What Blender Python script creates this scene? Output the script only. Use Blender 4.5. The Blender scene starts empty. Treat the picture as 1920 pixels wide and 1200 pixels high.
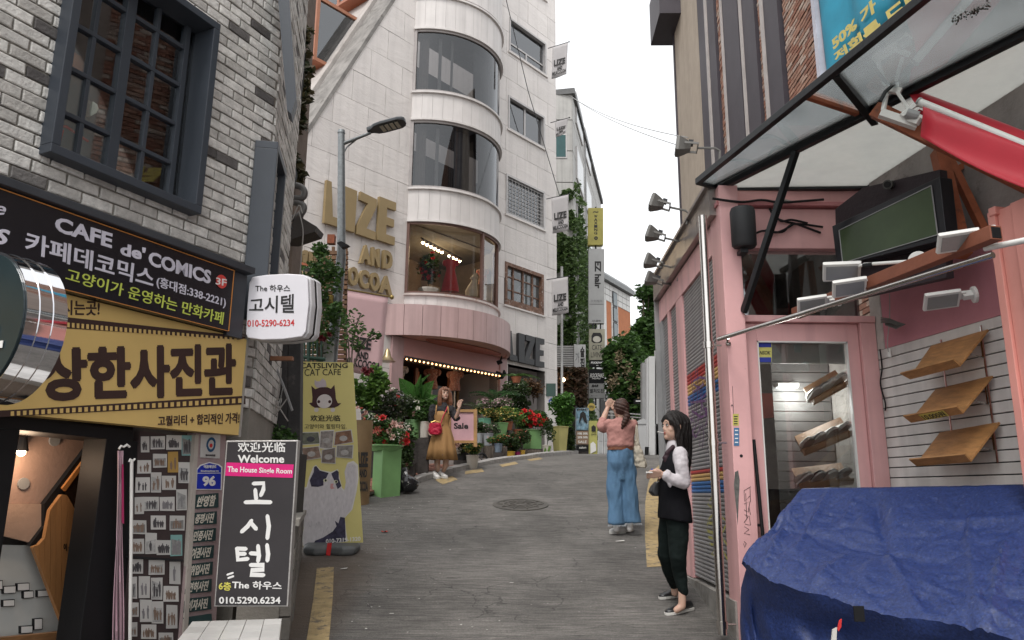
import bpy,bmesh,math,random
from mathutils import Vector,Matrix,noise
R=random.Random(7)
S=bpy.context.scene
COL=S.collection
V=Vector
FPX=1440.0;PITCH=math.atan(325/FPX);ROLL=0.0086;CZ=1.6
cam_d=bpy.data.cameras.new("camera");cam=bpy.data.objects.new("camera",cam_d);COL.objects.link(cam)
cam_d.sensor_width=36;cam_d.lens=36*FPX/1920;cam_d.clip_start=.05;cam_d.clip_end=2000
_f=V((0,math.cos(PITCH),math.sin(PITCH)));_r0=V((1,0,0));_u0=V((0,-math.sin(PITCH),math.cos(PITCH)))
_r=_r0*math.cos(ROLL)+_u0*math.sin(ROLL);_u=_u0*math.cos(ROLL)-_r0*math.sin(ROLL)
cam.matrix_world=Matrix(((_r.x,_u.x,-_f.x,0),(_r.y,_u.y,-_f.y,0),(_r.z,_u.z,-_f.z,CZ),(0,0,0,1)))
S.camera=cam
EYE=V((0,0,CZ))
W=bpy.data.worlds.new("World");S.world=W;W.use_nodes=True
nt=W.node_tree;nt.nodes.clear()
sky=nt.nodes.new("ShaderNodeTexSky");sky.sky_type='NISHITA';sky.sun_disc=False
SUN_EL,SUN_AZ=math.radians(58),math.radians(200)
sky.sun_elevation=SUN_EL;sky.sun_rotation=SUN_AZ;sky.air_density=1.0;sky.dust_density=3.0
hs=nt.nodes.new("ShaderNodeHueSaturation");hs.inputs["Saturation"].default_value=.12
b1=nt.nodes.new("ShaderNodeBackground");b1 .inputs[1].default_value=.06
b2=nt.nodes.new("ShaderNodeBackground");b2 .inputs[0].default_value=(.95,.965,.98,1);b2 .inputs[1].default_value=.70
ad=nt.nodes.new("ShaderNodeAddShader");ow=nt.nodes.new("ShaderNodeOutputWorld")
nt.links.new(sky.outputs[0],hs.inputs["Color"]);nt.links.new(hs.outputs[0],b1 .inputs[0])
nt.links.new(b1 .outputs[0],ad.inputs[0]);nt.links.new(b2 .outputs[0],ad.inputs[1]);nt.links.new(ad.outputs[0],ow.inputs[0])
sl=bpy.data.lights.new("sun",'SUN');sl.energy=1.2;sl.angle=math.radians(18);sl.color=(1,.965,.92)
so=bpy.data.objects.new("sun",sl);COL.objects.link(so)
so.rotation_euler=(math.pi/2-SUN_EL,0,-SUN_AZ+math.pi)
S.view_settings.view_transform='Standard';S.view_settings.look='None';S.view_settings.gamma=1
S.view_settings.exposure=0.66;S.view_settings.use_curve_mapping=False
S.cycles.max_bounces=6;S.cycles.transparent_max_bounces=12;S.cycles.sample_clamp_indirect=4
S.cycles.use_denoising=True
def ray(px,py):
 return(_f+_r*((px-960)/FPX)+_u*((600-py)/FPX)).normalized()
def P(px,py,Y):
 d=ray(px,py);return EYE+d*(Y/d.y)
def PZ(px,py,z):
 d=ray(px,py);return EYE+d*((z-CZ)/d.z)
_K=[(-50,-6.0),(0,-1.62),(3,-1.42),(6,-1.02),(6.6,-.94),(9.35,-.475),(13,.20),(16,.66),(20,1.0),(26,1.22),(40,1.6),(70,2.2),(400,6)]
def g(y):
 for(a,fa),(b,fb)in zip(_K,_K[1:]):
  if y<=b:
   i=_K.index((a,fa));s=(fb-fa)/(b-a)
   pa=_K[i-1]if i>0 else(a-1,fa-s);pb=_K[i+2]if i+2<len(_K)else(b+1,fb+s)
   ma=.5*(s+(fa-pa[1])/(a-pa[0]));mb=.5*(s+(pb[1]-fb)/(pb[0]-b))
   t=(y-a)/(b-a);h=b-a
   return CZ+(2*t**3-3*t*t+1)*fa+(t**3-2*t*t+t)*h*ma+(-2*t**3+3*t*t)*fb+(t**3-t*t)*h*mb
 return CZ+6
def PG(px,py,lift=0):
 d=ray(px,py);t=1.5
 while t<60:
  p=EYE+d*t
  if p.z<=g(p.y)+lift:return p
  t+=.02
 return EYE+d*25
class Fr:
 def __init__(s,o,az=None,x=None,n=None,flip=False):
  s.o=V((o[0],o[1],0))
  s.x=V((math.sin(math.radians(az)),math.cos(math.radians(az)),0))if x is None else V(x).normalized()
  s.n=V((s.x.y,-s.x.x,0))*(-1 if flip else 1)if n is None else V(n).normalized()
  s.z=V((0,0,1))
 def w(s,a,b,c):return s.o+s.x*a+s.n*b+s.z*c
 def hit(s,px,py,b=0):
  d=ray(px,py);q=s.o+s.n*b
  return EYE+d*((q-EYE).dot(s.n)/d.dot(s.n))
 def ac(s,px,py,b=0):
  h=s.hit(px,py,b)-s.o;return h.dot(s.x),h.z
WF=Fr((0,0),x=(1,0,0),n=(0,1,0))
WL={}
class MB:
 def __init__(s):s.v=[];s.f=[];s.g=[]
 def add(s,vs,fs):
  k=len(s.v);s.v+=[tuple(p)for p in vs];s.f+=[[i+k for i in f]for f in fs];return s
 def box(s,fr,a0,a1,b0,b1,c0,c1):
  return s.add([fr.w(a,b,c)for c in(c0,c1)for b in(b0,b1)for a in(a0,a1)],[[0,1,3,2],[4,6,7,5],[0,4,5,1],[2,3,7,6],[0,2,6,4],[1,5,7,3]])
 def prism(s,poly,vec):
  n=len(poly);vec=V(vec)
  return s.add([V(p)for p in poly]+[V(p)+vec for p in poly],[list(range(n)),list(range(2*n-1,n-1,-1))]+[[i,i+n,(i+1)%n+n,(i+1)%n]for i in range(n)])
 def face(s,poly):return s.add(poly,[list(range(len(poly)))])
 def cyl(s,p0,p1,r0,r1=None,n=10):
  return s.tube([p0,p1],[r0,r0 if r1 is None else r1],n)
 def tube(s,pts,r,n=6):
  pts=[V(p)for p in pts];rs=r if isinstance(r,(list,tuple))else[r]*len(pts)
  k=len(s.v);prev=None;m=len(pts)
  for i,p in enumerate(pts):
   t=(pts[min(i+1,m-1)]-pts[max(i-1,0)])
   t=t.normalized()if t.length>1e-7 else V((0,0,1))
   if prev is None:a=t.orthogonal().normalized()
   else:
    a=prev-t*prev.dot(t);a=a.normalized()if a.length>1e-6 else t.orthogonal().normalized()
   prev=a;b=t.cross(a)
   for j in range(n):
    w=2*math.pi*j/n;s.v.append(tuple(p+(a*math.cos(w)+b*math.sin(w))*rs[i]))
  for i in range(m-1):
   for j in range(n):
    s.f.append([k+i*n+j,k+i*n+(j+1)%n,k+(i+1)*n+(j+1)%n,k+(i+1)*n+j])
  s.f.append([k+j for j in range(n)][::-1]);s.f.append([k+(m-1)*n+j for j in range(n)])
  return s
 def loft(s,rings,caps=True):
  k=len(s.v);n=len(rings[0])
  for r in rings:s.v+=[tuple(p)for p in r]
  for i in range(len(rings)-1):
   for j in range(n):s.f.append([k+i*n+j,k+i*n+(j+1)%n,k+(i+1)*n+(j+1)%n,k+(i+1)*n+j])
  if caps:s.f.append([k+j for j in range(n)][::-1]);s.f.append([k+(len(rings)-1)*n+j for j in range(n)])
  return s
 def lathe(s,c,prof,n=14,sx=1,sy=1):
  c=V(c)
  return s.loft([[c+V((r*sx*math.cos(2*math.pi*j/n),r*sy*math.sin(2*math.pi*j/n),z))for j in range(n)]for r,z in prof])
 def ball(s,c,r,n=10,m=7):
  r=(r,r,r)if not isinstance(r,(tuple,list))else r
  return s.loft([[V(c)+V((r[0]*math.sin(p)*math.cos(2*math.pi*j/n),r[1]*math.sin(p)*math.sin(2*math.pi*j/n),-r[2]*math.cos(p)))for j in range(n)]for p in[math.pi*(i+.15)/(m-1+.3)for i in range(m)]])
 def mesh(s,name,base=None):
  me=bpy.data.meshes.new(name)
  b=V(base)if base is not None else V((0,0,0))
  me.from_pydata([(x-b.x,y-b.y,z-b.z)for x,y,z in s.v],[],s.f)
  return me
 def build(s,name,mat,parent=None,smooth=False,bev=0,fix=True,**kw):
  if len(s.g)>1 and s.g[0][0]==0:
   e=s.g[1:]+[(len(s.v),len(s.f))];o=None
   for(v0,f0),(v1,f1)in zip(s.g,e):
    q=MB();q.v=s.v[v0:v1];q.f=[[i-v0 for i in f]for f in s.f[f0:f1]];o=q.build(name,mat,parent,smooth,bev,fix,**kw)
   return o
  if not s.v:s.v=[(0,0,0)]
  xs=[p[0]for p in s.v];ys=[p[1]for p in s.v];zs=[p[2]for p in s.v]
  base=V(((min(xs)+max(xs))/2,(min(ys)+max(ys))/2,min(zs)))
  me=s.mesh(name,base)
  if fix:
   bm=bmesh.new();bm.from_mesh(me);bmesh.ops.recalc_face_normals(bm,faces=bm.faces);bm.to_mesh(me);bm.free()
  me.materials.append(mat)
  if smooth:
   me.polygons.foreach_set("use_smooth",[True]*len(me.polygons))
   me.set_sharp_from_angle(angle=math.radians(45))
  o=link(name,me,Matrix.Translation(base),parent)
  if bev:
   m=o.modifiers.new("bevel",'BEVEL');m.width=bev;m.segments=2;m.limit_method='ANGLE'
  tag(o,**kw);return o
def link(name,me,mw,parent=None):
 o=bpy.data.objects.new(name,me);COL.objects.link(o)
 if parent is not None:
  o.parent=parent;o.matrix_parent_inverse=WL[parent.name].inverted()
 o.matrix_basis=mw;WL[o.name]=mw.copy();return o
def tag(o,label=None,cat=None,group=None,kind=None):
 if label:o["label"]=label
 if cat:o["category"]=cat
 if group:o["group"]=group
 if kind:o["kind"]=kind
 return o
def thing(name,label,cat,loc=(0,0,0),group=None):
 return tag(link(name,None,Matrix.Translation(V(loc))),label,cat,group)
def dup(root,mw,label=None,group=None):
 def cp(o,par):
  c=o.copy();COL.objects.link(c)
  if par is not None:c.parent=par;c.matrix_parent_inverse=o.matrix_parent_inverse.copy()
  for ch in KIDS.get(o.name,[]):cp(ch,c)
  return c
 r=cp(root,None);r.matrix_basis=mw;WL[r.name]=mw.copy()
 if label:r["label"]=label
 if group:r["group"]=group
 return r
KIDS={}
def index_kids(root):
 for o in[root]+list(root.children_recursive):KIDS[o.name]=list(o.children)
def place(root,mw,first,label=None,group=None):
 if first:
  root.matrix_basis=mw;WL[root.name]=mw.copy()
  if label:root["label"]=label
  if group:root["group"]=group
  return root
 return dup(root,mw,label,group)
def TRS(loc,rz=0,s=1,rx=0,ry=0):
 s=(s,s,s)if not isinstance(s,(tuple,list))else s
 return Matrix.Translation(V(loc))@Matrix.Rotation(rz,4,'Z')@Matrix.Rotation(ry,4,'Y')@Matrix.Rotation(rx,4,'X')@Matrix.Diagonal((*s,1))
def text_pts(body,bold=0.0,res=3,space=1.0,shear=0,thick=0.0,boldx=0):
 cu=bpy.data.curves.new("t",'FONT');cu.body=body;cu.size=1;cu.offset=bold;cu.resolution_u=res
 cu.space_character=space;cu.shear=shear;cu.space_line=.95;cu.align_x='CENTER'
 cu.extrude=.5 if thick else 0
 o=bpy.data.objects.new("t",cu);COL.objects.link(o)
 me=bpy.data.meshes.new_from_object(o)
 vs=[v.co.copy()for v in me.vertices];fs=[list(p.vertices)for p in me.polygons]
 bpy.data.objects.remove(o);bpy.data.curves.remove(cu);bpy.data.meshes.remove(me)
 return vs,fs
def text_on(mb,quad,body,bold=.012,thick=0.003,grow=0,**kw):
 vs,fs=text_pts(body,bold,thick=thick,**kw)
 if not vs:return mb
 x0=min(v.x for v in vs);x1=max(v.x for v in vs);y0=min(v.y for v in vs);y1=max(v.y for v in vs)
 TL,TR,BR,BL=[V(q)for q in quad]
 n=(TR-TL).cross(BL-TL).normalized()
 if n.dot(EYE-TL)<0:n=-n
 out=[]
 for v in vs:
  s=(v.x-x0)/max(x1-x0,1e-6);t=(y1-v.y)/max(y1-y0,1e-6)
  p=(TL*(1-s)+TR*s)*(1-t)+(BL*(1-s)+BR*s)*t
  out.append(p+n*(thick*(v.z+.5)))
 mb.g.append((len(mb.v),len(mb.f)));mb.add(out,fs)
 if grow:
  ex=(TR-TL).normalized();ey=(BL-TL).normalized()
  for k in range(6):w=k*math.pi/3;mb.add([p+ex*(grow*math.cos(w))+ey*(grow*math.sin(w))-n*(.00012*(k+1))for p in out],fs)
 return mb
def tq(mb,fr,b,q,body,**kw):
 return text_on(mb,[fr.hit(x,y,b)for x,y in q],body,**kw)
def cat_(ps,k=6):
 out=[]
 for i in range(len(ps)-1):
  p0,p1,p2,p3=ps[max(0,i-1)],ps[i],ps[i+1],ps[min(len(ps)-1,i+2)]
  for j in range(k):u=j/k;out.append(.5*((2*p1)+(p2-p0)*u+(2*p0-5*p1+4*p2-p3)*u*u+(3*p1-p0-3*p2+p3)*u**3))
 return out+[ps[-1]]
def rq(x0,y0,x1,y1):return[(x0,y0),(x1,y0),(x1,y1),(x0,y1)]
def pq(mb,fr,b,pts,th=.004):return mb.prism([fr.hit(x,y,b)for x,y in pts],fr.n*th)
def _rgb(c):return(c[0],c[1],c[2],1)
def lin(r,g_,b):
 return tuple(((x/255)/12.92 if x/255<=.04045 else((x/255+.055)/1.055)**2.4)for x in(r,g_,b))
def M(name,col,rough=.7,metal=0,var=.18,vs=3.0,bump=.15,bs=40,streak=0,spec=.4,rnd=0,coat=0,sheen=0,dirt=None,stretch=(1,1,1)):
 m=bpy.data.materials.new(name);m.use_nodes=True;t=m.node_tree;N=t.nodes;L=t.links
 b=N["Principled BSDF"];b.inputs["Roughness"].default_value=rough;b.inputs["Metallic"].default_value=metal
 b.inputs["Specular IOR Level"].default_value=spec
 if coat:b.inputs["Coat Weight"].default_value=coat
 if sheen:b.inputs["Sheen Weight"].default_value=sheen
 ge=N.new("ShaderNodeNewGeometry");mp=N.new("ShaderNodeMapping");mp.inputs["Scale"].default_value=stretch
 L.new(ge.outputs["Position"],mp.inputs["Vector"])
 n1=N.new("ShaderNodeTexNoise");n1 .inputs["Scale"].default_value=vs;n1 .inputs["Detail"].default_value=6;n1 .inputs["Roughness"].default_value=.65
 L.new(mp.outputs[0],n1 .inputs["Vector"])
 mr=N.new("ShaderNodeMapRange");mr.inputs[1].default_value=.3;mr.inputs[2].default_value=.7
 mr.inputs[3].default_value=1-var;mr.inputs[4].default_value=1+var*.6
 L.new(n1 .outputs["Fac"],mr.inputs[0]);val=mr.outputs[0]
 if streak:
  m2=N.new("ShaderNodeMapping");m2 .inputs["Scale"].default_value=(7,7,.35);L.new(ge.outputs["Position"],m2 .inputs["Vector"])
  n2=N.new("ShaderNodeTexNoise");n2 .inputs["Scale"].default_value=1;n2 .inputs["Detail"].default_value=5;L.new(m2 .outputs[0],n2 .inputs["Vector"])
  r2=N.new("ShaderNodeMapRange");r2 .inputs[1].default_value=.45;r2 .inputs[2].default_value=.75;r2 .inputs[3].default_value=1;r2 .inputs[4].default_value=1-streak
  L.new(n2 .outputs["Fac"],r2 .inputs[0]);mm=N.new("ShaderNodeMath");mm.operation='MULTIPLY'
  L.new(val,mm.inputs[0]);L.new(r2 .outputs[0],mm.inputs[1]);val=mm.outputs[0]
 if rnd:
  oi=N.new("ShaderNodeObjectInfo");ar=N.new("ShaderNodeMath");ar.operation='ADD';fr=N.new("ShaderNodeMath");fr.operation='FRACT'
  L.new(oi.outputs["Random"],ar.inputs[0]);L.new(ge.outputs["Random Per Island"],ar.inputs[1]);L.new(ar.outputs[0],fr.inputs[0])
  r3=N.new("ShaderNodeMapRange");r3 .inputs[3].default_value=1-rnd;r3 .inputs[4].default_value=1+rnd*.7
  L.new(fr.outputs[0],r3 .inputs[0]);m3=N.new("ShaderNodeMath");m3 .operation='MULTIPLY'
  L.new(val,m3 .inputs[0]);L.new(r3 .outputs[0],m3 .inputs[1]);val=m3 .outputs[0]
 vm=N.new("ShaderNodeVectorMath");vm.operation='SCALE';vm.inputs[0].default_value=col
 L.new(val,vm.inputs["Scale"]);out=vm.outputs[0]
 if dirt:
  n4=N.new("ShaderNodeTexNoise");n4 .inputs["Scale"].default_value=dirt[1];n4 .inputs["Detail"].default_value=8;n4 .inputs["Roughness"].default_value=.7
  L.new(ge.outputs["Position"],n4 .inputs["Vector"]);r4=N.new("ShaderNodeMapRange");r4 .inputs[1].default_value=dirt[2];r4 .inputs[2].default_value=dirt[2]+.12
  L.new(n4 .outputs["Fac"],r4 .inputs[0]);mx=N.new("ShaderNodeMix");mx.data_type='RGBA';L.new(r4 .outputs[0],mx.inputs[0])
  L.new(out,mx.inputs[6]);mx.inputs[7].default_value=_rgb(dirt[0]);out=mx.outputs[2]
 L.new(out,b.inputs["Base Color"])
 if bump:
  n3=N.new("ShaderNodeTexNoise");n3 .inputs["Scale"].default_value=bs;n3 .inputs["Detail"].default_value=4;L.new(mp.outputs[0],n3 .inputs["Vector"])
  bu=N.new("ShaderNodeBump");bu.inputs["Strength"].default_value=min(1,bump*2);bu.inputs["Distance"].default_value=.01
  L.new(n3 .outputs["Fac"],bu.inputs["Height"]);L.new(bu.outputs[0],b.inputs["Normal"])
 return m
def glow(name,col,s):
 m=bpy.data.materials.new(name);m.use_nodes=True;b=m.node_tree.nodes["Principled BSDF"]
 b.inputs["Base Color"].default_value=_rgb(col);b.inputs["Emission Color"].default_value=_rgb(col);b.inputs["Emission Strength"].default_value=s;return m
def glass(name,tint=(.8,.85,.85),refl=.25,rough=.02,alpha=None,haze=None):
 m=bpy.data.materials.new(name);m.use_nodes=True;t=m.node_tree;N=t.nodes;L=t.links;N.remove(N["Principled BSDF"]);o=N["Material Output"]
 tr=N.new("ShaderNodeBsdfTransparent");tr.inputs[0].default_value=_rgb(tint)
 gl=N.new("ShaderNodeBsdfGlossy");gl.inputs["Roughness"].default_value=rough;gl.inputs[0].default_value=(.95,.97,1,1)
 fn=N.new("ShaderNodeFresnel");fn.inputs[0].default_value=1.5;ma=N.new("ShaderNodeMath");ma.operation='ADD';ma.inputs[1].default_value=refl;ma.use_clamp=True
 L.new(fn.outputs[0],ma.inputs[0]);mx=N.new("ShaderNodeMixShader");L.new(ma.outputs[0],mx.inputs[0]);L.new(tr.outputs[0],mx.inputs[1]);L.new(gl.outputs[0],mx.inputs[2])
 out=mx.outputs[0]
 if haze:
  d=N.new("ShaderNodeBsdfDiffuse");d.inputs[0].default_value=_rgb(haze[0]);tl=N.new("ShaderNodeBsdfTranslucent");tl.inputs[0].default_value=_rgb(haze[0])
  m1=N.new("ShaderNodeMixShader");m1 .inputs[0].default_value=.78;L.new(d.outputs[0],m1 .inputs[1]);L.new(tl.outputs[0],m1 .inputs[2])
  ge=N.new("ShaderNodeNewGeometry");no=N.new("ShaderNodeTexNoise");no.inputs["Scale"].default_value=2.2;no.inputs["Detail"].default_value=7;L.new(ge.outputs["Position"],no.inputs["Vector"])
  r=N.new("ShaderNodeMapRange");r.inputs[1].default_value=.3;r.inputs[2].default_value=.7;r.inputs[3].default_value=haze[1]*.6;r.inputs[4].default_value=min(1,haze[1]*1.35);L.new(no.outputs["Fac"],r.inputs[0])
  m2=N.new("ShaderNodeMixShader");L.new(r.outputs[0],m2 .inputs[0]);L.new(out,m2 .inputs[1]);L.new(m1 .outputs[0],m2 .inputs[2]);out=m2 .outputs[0]
 L.new(out,o.inputs[0]);return m
def leafmat(name,col,var=.5,hue2=None,rough=.5):
 m=bpy.data.materials.new(name);m.use_nodes=True;t=m.node_tree;N=t.nodes;L=t.links;b=N["Principled BSDF"];b.inputs["Roughness"].default_value=rough
 b.inputs["Specular IOR Level"].default_value=.35
 ge=N.new("ShaderNodeNewGeometry");mr=N.new("ShaderNodeMix");mr.data_type='RGBA'
 L.new(ge.outputs["Random Per Island"],mr.inputs[0]);c2=hue2 or(col[0]*1.6,col[1]*1.5,col[2]*1.1)
 mr.inputs[6].default_value=(col[0]*(1-var),col[1]*(1-var),col[2]*(1-var),1);mr.inputs[7].default_value=_rgb(c2)
 L.new(mr.outputs[2],b.inputs["Base Color"]);tl=N.new("ShaderNodeBsdfTranslucent");L.new(mr.outputs[2],tl.inputs[0])
 mx=N.new("ShaderNodeMixShader");mx.inputs[0].default_value=.3;L.new(b.outputs[0],mx.inputs[1]);L.new(tl.outputs[0],mx.inputs[2]);L.new(mx.outputs[0],N["Material Output"].inputs[0]);return m
black=M("black_paint",(.010,.010,.011),.55,bump=.02,spec=.25)
ink=M("black_print",(.02,.018,.018),.6,bump=0)
ironm=M("dark_iron",(.03,.031,.034),.5,.3,bump=.05)
slate=M("slate_blue_frame_paint",(.045,.053,.066),.45,bump=.03,var=.1)
white=M("white_print",(.75,.74,.72),.6,bump=0,var=.06)
whitep=M("white_plastic",(.72,.71,.68),.4,bump=.02,var=.08)
greyp=M("grey_painted_metal",(.3,.3,.3),.5,.2,bump=.05)
steel=M("stainless_steel",(.6,.57,.54),.18,1,bump=.01,var=.1)
galv=M("galvanised_steel",(.22,.235,.24),.5,.6,var=.25,vs=20,bump=.05,dirt=((.1,.09,.08),6,.62))
redp=M("red_print",(.6,.03,.03),.6,bump=0)
darkroom=M("dark_interior",(.03,.024,.02),.9,bump=0,var=.4)
wood=M("brown_wood",(.28,.14,.06),.55,var=.35,vs=6,stretch=(1,1,8),bump=.1)
rust=M("rust_red_steel",(.30,.085,.035),.6,var=.3,vs=9,bump=.1,dirt=((.09,.04,.025),5,.56))
pinkp=M("pink_painted_panel",(.71,.40,.395),.45,var=.10,vs=2,bump=.04,streak=.25,dirt=((.30,.20,.17),17,.67))
winglass=glass("window_glass",(.55,.58,.6),.10)
shopglass=glass("shop_glass",(.75,.78,.78),.04)
darkglass=glass("dark_tinted_glass",(.34,.34,.35),.03)
def road_mat():
 m=bpy.data.materials.new("worn_grooved_asphalt");m.use_nodes=True;t=m.node_tree;N=t.nodes;L=t.links;b=N["Principled BSDF"];b.inputs["Roughness"].default_value=.8
 ge=N.new("ShaderNodeNewGeometry")
 def noi(sc,st=(1,1,1),det=6,rot=0):
  mp=N.new("ShaderNodeMapping");mp.inputs["Scale"].default_value=st;mp.inputs["Rotation"].default_value=(0,0,rot);L.new(ge.outputs["Position"],mp.inputs[0])
  n=N.new("ShaderNodeTexNoise");n.inputs["Scale"].default_value=sc;n.inputs["Detail"].default_value=det;n.inputs["Roughness"].default_value=.7;L.new(mp.outputs[0],n.inputs["Vector"]);return n.outputs["Fac"]
 def rng(x,a,bb,c,d):
  r=N.new("ShaderNodeMapRange");r.inputs[1].default_value=a;r.inputs[2].default_value=bb;r.inputs[3].default_value=c;r.inputs[4].default_value=d;L.new(x,r.inputs[0]);return r.outputs[0]
 def mul(x,y):
  k=N.new("ShaderNodeMath");k.operation='MULTIPLY';L.new(x,k.inputs[0]);L.new(y,k.inputs[1]);return k.outputs[0]
 big=rng(noi(.8),.38,.62,.66,1.22);fine=rng(noi(95,det=3),.32,.68,.55,1.4)
 gro=noi(1.0,(2.2,42,1),3,.06);grr=rng(gro,.38,.62,.74,1.18)
 fg=rng(noi(1.0,(5,95,1),3,.06),.36,.64,.6,1.32)
 nv=N.new("ShaderNodeTexNoise");nv.inputs["Scale"].default_value=3;nv.inputs["Detail"].default_value=6;L.new(ge.outputs["Position"],nv.inputs["Vector"])
 av=N.new("ShaderNodeMix");av.data_type='RGBA';av.inputs[0].default_value=.25;L.new(ge.outputs["Position"],av.inputs[6]);L.new(nv.outputs["Color"],av.inputs[7])
 vo=N.new("ShaderNodeTexVoronoi");vo.feature='DISTANCE_TO_EDGE';vo.inputs["Scale"].default_value=1.5;L.new(av.outputs[2],vo.inputs["Vector"])
 cr=rng(vo.outputs["Distance"],.002,.008,.45,1);gate=rng(noi(.9),.49,.53,1,0)
 mc=N.new("ShaderNodeMix");mc.data_type='FLOAT';L.new(gate,mc.inputs[0]);L.new(cr,mc.inputs[2]);mc.inputs[3].default_value=1
 v=mul(mul(mul(mul(big,fine),grr),fg),mc.outputs[0])
 vm=N.new("ShaderNodeVectorMath");vm.operation='SCALE';vm.inputs[0].default_value=(.140,.130,.119);L.new(v,vm.inputs["Scale"])
 sx=N.new("ShaderNodeSeparateXYZ");L.new(ge.outputs["Position"],sx.inputs[0])
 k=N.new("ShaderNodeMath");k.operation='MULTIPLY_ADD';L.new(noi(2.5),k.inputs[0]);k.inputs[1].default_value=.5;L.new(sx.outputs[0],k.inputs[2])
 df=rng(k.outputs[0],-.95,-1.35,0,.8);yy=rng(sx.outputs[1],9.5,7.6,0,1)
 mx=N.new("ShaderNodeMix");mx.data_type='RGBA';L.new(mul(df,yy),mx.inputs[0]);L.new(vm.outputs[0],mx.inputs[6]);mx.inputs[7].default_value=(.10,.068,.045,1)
 L.new(mx.outputs[2],b.inputs["Base Color"])
 bu=N.new("ShaderNodeBump");bu.inputs["Strength"].default_value=.6;bu.inputs["Distance"].default_value=.012;L.new(mul(mul(fine,grr),mc.outputs[0]),bu.inputs["Height"]);L.new(bu.outputs[0],b.inputs["Normal"])
 return m
xs=[-300,-120,-50,-25,-14]+[x*.5 for x in range(-20,21)]+[14,25,50,120,300]
ys=[-60,-30,-12,-6]+[y*.4 for y in range(-8,76)]+[34,40,50,70,110,200,400]
mb=MB();mb.add([(x,y,g(y))for y in ys for x in xs],[[j*len(xs)+i,j*len(xs)+i+1,(j+1)*len(xs)+i+1,(j+1)*len(xs)+i]for j in range(len(ys)-1)for i in range(len(xs)-1)])
mb.build("road",road_mat(),smooth=True,kind="structure",label="worn dark grey grooved asphalt lane climbing uphill")
def sheet(mb,pts,lift,n=8):
 A,B=pts
 k=len(mb.v)
 def at(poly,t):
  s=t*(len(poly)-1);i=min(int(s),len(poly)-2);u=s-i
  return poly[i][0]*(1-u)+poly[i+1][0]*u,poly[i][1]*(1-u)+poly[i+1][1]*u
 for j in range(n+1):
  for poly in(A,B):
   x,y=at(poly,j/n);mb.v.append((x,y,g(y)+lift))
 for j in range(n):mb.f.append([k+2*j,k+2*j+1,k+2*j+3,k+2*j+2])
def gxy(px,py):p=PG(px,py);return(p.x,p.y)
yel=M("worn_yellow_road_paint",(.36,.265,.13),.8,var=.35,vs=9,bump=.2,bs=90,dirt=((.12,.10,.08),11,.52))
m=MB();sheet(m,([gxy(594,1066),gxy(588,1120),gxy(575,1200),gxy(552,1330)],[gxy(626,1064),gxy(624,1120),gxy(617,1200),gxy(600,1330)]),.004,14)
m.build("yellow_line",yel,fix=False,label="worn yellow edge line beside the cat banner base",kind="structure")
for i,q in enumerate([[(815,900),(848,893),(858,900),(830,909)],[(872,884),(903,879),(908,885),(872,890)],[(936,872),(966,866),(972,870),(942,876)],[(988,862),(1012,858),(1018,861),(994,865)]]):
 m=MB();m.add([V((*gxy(x,y),0))+V((0,0,g(gxy(x,y)[1])+.004))for x,y in q],[[0,1,2,3]]);m.build("yellow_line",yel,fix=False,kind="structure")
m=MB();sheet(m,([gxy(1213,1064),gxy(1209,1000),gxy(1210,940),gxy(1216,905),gxy(1226,882),gxy(1238,870)],[gxy(1248,1062),gxy(1242,1000),gxy(1240,940),gxy(1242,905),gxy(1244,882),gxy(1248,870)]),.004,18)
m.build("yellow_line",yel,fix=False,kind="structure")
c=PG(976,947);mh=thing("manhole_cover","round cast iron manhole cover set in the middle of the road","manhole cover",(c.x,c.y,g(c.y)))
slope=math.atan2(g(c.y+.3)-g(c.y-.3),.6)
Rm=Matrix.Translation(V((c.x,c.y,g(c.y)+.003)))@Matrix.Rotation(slope,4,'X')
cast=M("cast_iron",(.10,.092,.082),.6,.3,bump=.3,bs=60)
def ring(r0,r1,z0,z1,n=40):return MB().loft([[Rm@V((r*math.cos(2*math.pi*j/n),r*math.sin(2*math.pi*j/n),z))for j in range(n)]for r,z in((r0,z0),(r0,z1),(r1,z1),(r1,z0))],caps=False)
ring(.33,.39,-.03,.008).build("rim",cast,mh)
MB().lathe((0,0,0),[(.325,-.02),(.325,.004)],40).v
mm=MB();mm.loft([[Rm@V((.325*math.cos(2*math.pi*j/40),.325*math.sin(2*math.pi*j/40),z))for j in range(40)]for z in(-.02,.003)]);lid=mm.build("lid",cast,mh)
k=MB()
for r in(.08,.16,.24):
 q=ring(r-.012,r+.012,.002,.010);k.add(q.v,q.f)
for j in range(10):
 a=j*math.pi/5;p=Rm@V((.1*math.cos(a),.1*math.sin(a),.006));q=Rm@V((.31*math.cos(a),.31*math.sin(a),.006));k.cyl(p,q,.009,n=4)
k.build("raised_pattern",cast,lid)
pap=M("white_paper_scrap",(.6,.58,.54),.8,bump=0)
lit=MB()
for i in range(170):
 px,py=R.uniform(600,1220),R.uniform(870,1190)
 if R.random()<.5:px,py=R.uniform(640,820),R.uniform(930,1010)
 p=PG(px,py);s=R.uniform(.004,.012);a=R.random()*3
 lit.add([p+V((s*math.cos(a+k*1.57),s*math.sin(a+k*1.57)*R.uniform(.4,1),.005+R.random()*.006))for k in range(4)],[[0,1,2,3]])
for q in((1162,1016),(410,0),(644,1068),(959,1094),(734,1152)):
 if q[1]==0:continue
 p=PG(*q);lit.add([p+V((x,y,.008))for x,y in((-.02,-.012),(.018,-.015),(.02,.01),(-.012,.018))],[[0,1,2,3]])
lit.build("paper_litter",pap,fix=False,kind="stuff",label="small white paper scraps and petals strewn over the road")
p=PG(721,999);m=MB()
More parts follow.
